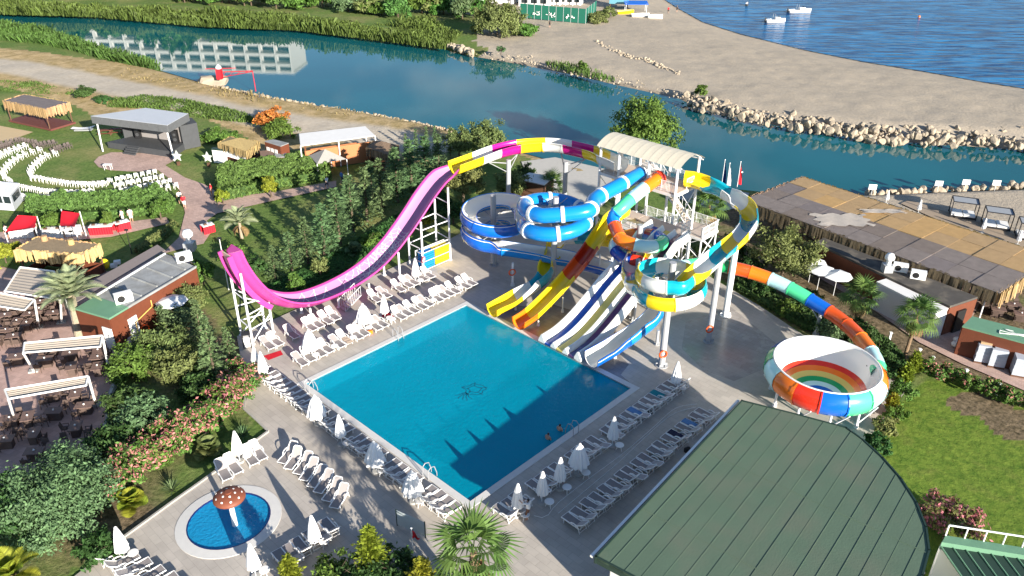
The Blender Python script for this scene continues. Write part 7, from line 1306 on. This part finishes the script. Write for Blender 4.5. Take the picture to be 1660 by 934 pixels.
for u, v, rz, s, l, lab, po in ((531, 307, 60, 'w', 'n', 'person in white shirt walking on the path by the hedge', 'walk'), (555, 298, -60, 'bl', 'n', 'person in blue shirt beside the pavilion entrance', 'walk'), (201, 362, 150, 'w', 'w', 'cook in white behind the red buffet table', 'stand'), (214, 360, 200, 'w', 'w', 'taller cook in white at the buffet end', 'stand'), (300, 338, 20, 'r', 'w', 'person in red top and white trousers on the footpath', 'walk'), (293, 331, 20, 'w', 'k', 'person in white top at the chair block corner', 'stand'), (14, 388, 90, 'w', 'k', 'person in white at the sail pole', 'stand'), (59, 380, 200, 'w', 'k', 'server in white under the red sail edge', 'stand'), (1097, 20, 0, 'k', 'k', 'person in dark clothes at the sea edge', 'stand'), (1083, 22, 0, 'r', 'k', 'distant person walking on the beach', 'walk'), (891, 45, 0, 'k', 'k', 'person in black sitting spot by the fence track'.replace('sitting spot', 'standing'), 'stand'), (344, 318, 120, 'r', 'b', 'person in red by the hedge seating', 'stand')): person(G(u, v), R(rz), 1.72, SH[s], SH[l], lab, po)
# ------------------------------------------------------------------ small things
def hose(pts, l, r_=.018, m=None): P = crom([G(u, v, .03) for u, v in pts], .5); q = MB(); [q.tube(a, b, r_, n=5, cap=False) for a, b in zip(P[:-1], P[1:])]; o = q.build('garden_hose', m or M_WHITE); return tag(o, l, 'hose')
hose([(866, 836), (885, 838), (905, 815), (960, 772), (1010, 735), (1060, 692), (1095, 662), (1130, 655)], 'pale hose running from the attendant to the sunny deck'); hose([(905, 832), (955, 790), (1000, 752), (1050, 705), (1090, 672), (1128, 660)], 'second pale hose nearer the hall loungers')
q = MB(); q.add([G(u, v, .012) for u, v in ((427, 577), (455, 568), (459, 575), (435, 584))], [(0, 1, 2, 3)]); q.add([G(u, v, .002) for u, v in ((427, 577), (455, 568), (459, 575), (435, 584))], [(3, 2, 1, 0)]); o = q.build('floor_mat', M_RED); tag(o, 'red mat on the deck under the pink slide', 'mat')
q = MB(); q.add([G(u, v, .012) for u, v in ((618, 512), (630, 506), (640, 512), (628, 520))], [(0, 1, 2, 3)]); o = q.build('floor_mat', M_RED); tag(o, 'dark wet red mat by the metal steps', 'mat')
def lifebuoy(p, rz, l):
    q = MB(); n = 16; pr_ = [(.07 * math.cos(a), .07 * math.sin(a)) for a in [k * math.pi / 3 for k in range(6)]]
    fr = [(Vector((.3 * math.cos(2 * math.pi * k / n), 0, .3 * math.sin(2 * math.pi * k / n))), Vector((math.cos(2 * math.pi * k / n), 0, math.sin(2 * math.pi * k / n))), Vector((0, 1, 0))) for k in range(n + 1)]; q.sweep(fr, pr_); o = q.build('lifebuoy', [C['dorg']], None, True); o.location = p; o.rotation_euler = (0, 0, rz); tag(o, l, 'lifebuoy', 'lifebuoys')
g = G(831, 463); lifebuoy(g + Vector((-.05, -.2, 1.5)), .3, 'orange lifebuoy on the slim post under the blue trough'); lifebuoy(Vector((16.35, 56.68, 1.35)), .3, 'orange lifebuoy on the grey post behind the loop slide'); lifebuoy(Vector((11.9, 52.95, 1.3)), .2, 'orange lifebuoy on the loop slide centre post'); g = G(238, 542); lifebuoy(g + Vector((0, 0, .6)), .5, 'orange lifebuoy leaning by the kitchen yard')
p = PF(-7.3, 18.2); t = thing('warning_sign', 'round red and white prohibition sign by the mat rack', 'sign', p, A1 + math.pi / 2 + .4); q = MB(); q.tube((0, 0, 0), (0, 0, 1.5), .03, n=6); q.build('stake', M_WSTEEL, t); q = MB(); q.tube((0, -.02, 1.55), (0, .02, 1.55), .34, n=20); d_ = q.build('disc', M_RED, t); q = MB(); q.tube((0, -.035, 1.55), (0, -.025, 1.55), .24, n=20); q.build('disc_centre', M_WHITE, d_); q = MB(); q.box((0, -.045, 1.55), (.46, .015, .06), 0, 0, 0, R(45)); q.build('bar', M_RED, d_)
t = thing('metal_steps', 'grey metal steps and gate under the pink trough', 'steps', PF(-7.2, 9.6), A2); 
for k in range(6): q = MB(); q.box((-.9 + .3 * k, 0, .15 + .16 * k), (.28, .9, .04)); q.build('tread', M_STEEL, t)
for y in (-.45, .45):
    q = MB(); q.tube((-1.0, y, .05), (.8, y, 1.0), .035, n=5); q.tube((-1.0, y, .95), (.8, y, 1.9), .03, n=5); q.build('stringer', M_STEEL, t)
    for k in range(9): q = MB(); x = -1 + .22 * k; q.tube((x, y, .05 + .12 * k), (x, y, .95 + .12 * k), .015, n=4); q.build('baluster', M_WSTEEL, t)
p = G(402, 562); t = thing('litter_bin', 'black framed litter bin at the foot of the pink slide', 'bin', p, .3); q = MB()
for x in (-.3, .3):
    for y in (-.3, .3): q.box((x, y, .65), (.07, .07, 1.3))
q.box((0, 0, 1.3), (.7, .7, .06)); q.build('frame', M_BLACK, t); q = MB(); q.box((0, 0, .55), (.5, .5, .9)); q.build('liner', M_WHITE, t)
for i, (u, v) in enumerate(((1440, 556), (1487, 583), (1508, 596), (1562, 617), (1615, 640))): p = G(u, v); q = MB(); q.box((0, 0, .5), (.16, .16, 1.0)); q.box((0, 0, 1.02), (.22, .22, .06)); o = q.build('bollard', M_WHITE); o.location = p; tag(o, ORD(i) + ' white bollard along the service path, from the fan palm', 'bollard', 'path bollards')
p = G(136, 212); t = thing('hammock', 'curved white lounging hammock beside the stage', 'hammock', p, R(5)); q = MB(); n = 10; q.add([(-1.6 + 3.2 * k / n, y, .35 + 1.0 * (k / n - .45) ** 2 * (1 if k / n > .45 else .6)) for k in range(n + 1) for y in (-.5, .5)], [(2 * k, 2 * k + 2, 2 * k + 3, 2 * k + 1) for k in range(n)]); q.build('bed', M_WHITE, t, True); q = MB(); q.box((0, 0, .15), (2.4, .9, .12)); q.build('stand', M_STEEL, t)
for i, (u, v) in enumerate(((172, 219), (190, 217))): p = G(u, v); t = thing('picnic_table', ('brown picnic table behind the stage, near the hammock', 'brown picnic table behind the stage, near its roof')[i], 'table', p, R(10), 'picnic tables'); q = MB(); q.box((0, 0, .74), (1.8, .75, .06)); q.build('tabletop', M_WOODRED, t); [MB().box((0, y, .44), (1.8, .28, .05)).build('bench', M_WOODRED, t) for y in (-.7, .7)]; [MB().box((x, 0, .37), (.1, 1.5, .08)).build('cross_leg', M_WOOD, t) for x in (-.7, .7)]; [MB().box((x, y, .36), (.08, .08, .72)).build('leg', M_WOOD, t) for x in (-.7, .7) for y in (-.3, .3)]
p = G(176, 275); t = thing('garden_table', 'small white table on the pink forecourt', 'table', p); MB().box((0, 0, .7), (1.0, .6, .05)).build('tabletop', M_WHITE, t); [MB().tube((x, y, 0), (x, y, .68), .03, n=5).build('leg', M_WHITE, t) for x in (-.4, .4) for y in (-.22, .22)]
for i, (u, v, h) in enumerate(((128, 424, 3.2), (214, 412, 2.6), (371, 470, 5.2))): p = G(u, v); t = thing('lamp_post', ('black lamp post on the lawn behind the snack bar', 'slim black lamp post at the flower border', 'tall lamp pole beside the kitchen wall')[i], 'lamp', p, 0, 'lamp posts'); MB().tube((0, 0, 0), (0, 0, h), .05, .035, 6).build('pole', M_BLACK if i < 2 else M_WSTEEL, t); MB().box((0, 0, h + .08), (.35, .2, .14)).build('lamp_head', M_BLACK, t)
p = G(172, 436); t = thing('cleaning_cart', 'yellow sack and white crates on a cart beside the snack bar', 'cart', p, R(20)); MB().ball((0, 0, .55), .45, 10, 0, 1.2).build('sack', C['yel'], t, True); [MB().box((.75 + .35 * k, 0, .25 + .3 * k), (.6, .5, .3)).build('crate', M_WHITE, t) for k in range(2)]
tw_ = PF(19.9, 17.2, .39); q = MB(); n = 8; q.add([PF(19.85 + 1.05 * k / n, 16.95 + y, .385 + .012 * math.sin(k * 2 + y * 9)) for k in range(n + 1) for y in (0, .62)], [(2 * k, 2 * k + 2, 2 * k + 3, 2 * k + 1) for k in range(n)]); o = q.build('beach_towel', mat('teal_towel', (.01, .2, .24), .95, .3, 8)); tag(o, 'patterned teal towel spread over a hall row lounger', 'towel')
q = MB()
for u, v in ((644, 852), (690, 872)): p = G(u, v); q.tube(p, p + Vector((0, 0, 1.3)), .04, n=6)
t = thing('glass_screen', 'pale glass screen at the shrub bed corner', 'screen', G(667, 862)); q.build('post', M_GREEND, t, world=True); a, b = G(644, 852), G(690, 872); o = qwall(t, a, b, .1, 1.25, mat('frosted_glass', (.45, .5, .5), .2, .05), .02, 'pane')

def towel(p, rz, col, l):
    q = MB(); n = 8; q.add([(.04 + 1.05 * k / n, y, .385 + .012 * math.sin(k * 2 + y * 9)) for k in range(n + 1) for y in (-.27, .27)] + [(.04 + 1.05 * k / n, y, .372 + .012 * math.sin(k * 2 + y * 9)) for k in range(n + 1) for y in (-.27, .27)], [(2 * k, 2 * k + 2, 2 * k + 3, 2 * k + 1) for k in range(n)] + [(18 + 2 * k, 18 + 2 * k + 1, 18 + 2 * k + 3, 18 + 2 * k + 2) for k in range(n)]); o = q.build('beach_towel', col); o.location = p; o.rotation_euler = (0, 0, rz); tag(o, l, 'towel', 'beach towels')
TWB = mat('blue_towel', (.1, .22, .42), .95, .2, 8)
towel(PF(19.85, 14.35), rC, TWB, 'pale blue towel on a hall row lounger near the teal one'); towel(PF(23.45, 15.97), rC, TWB, 'blue towel on the row beside the hall'); towel(PF(23.45, 14.22), rC, mat('navy_towel', (.02, .02, .05), .95, .2), 'dark towel on the row beside the hall'); towel(PF(-1.75, 5.6), rA, mat('sand_towel', (.5, .38, .28), .95, .1), 'sand coloured towel on a lounger below the pink slide')
for i, (s_, t_) in enumerate(((21.2, 15.1), (25.4, 13.6), (-2.4, 3.4), (-2.3, 7.9))):
    p = PF(s_, t_); t = thing('beach_bag', ('dark bag under the hall row loungers', 'black bag beside the hall wall loungers', 'tan bag between loungers below the pink slide', 'orange bag between loungers below the pink slide')[i], 'bag', p, .4, 'beach bags'); MB().box((0, 0, .16), (.4, .2, .32)).build('body', (M_DARK, M_BLACK, M_WOOD, C['org'])[i], t); q = MB(); [q.tube((-.12 + .04 * k, 0, .32 + .12 * math.sin(math.pi * k / 6)), (-.08 + .04 * k, 0, .32 + .12 * math.sin(math.pi * (k + 1) / 6)), .012, n=4) for k in range(6)]; q.build('handle', M_DARK, t)
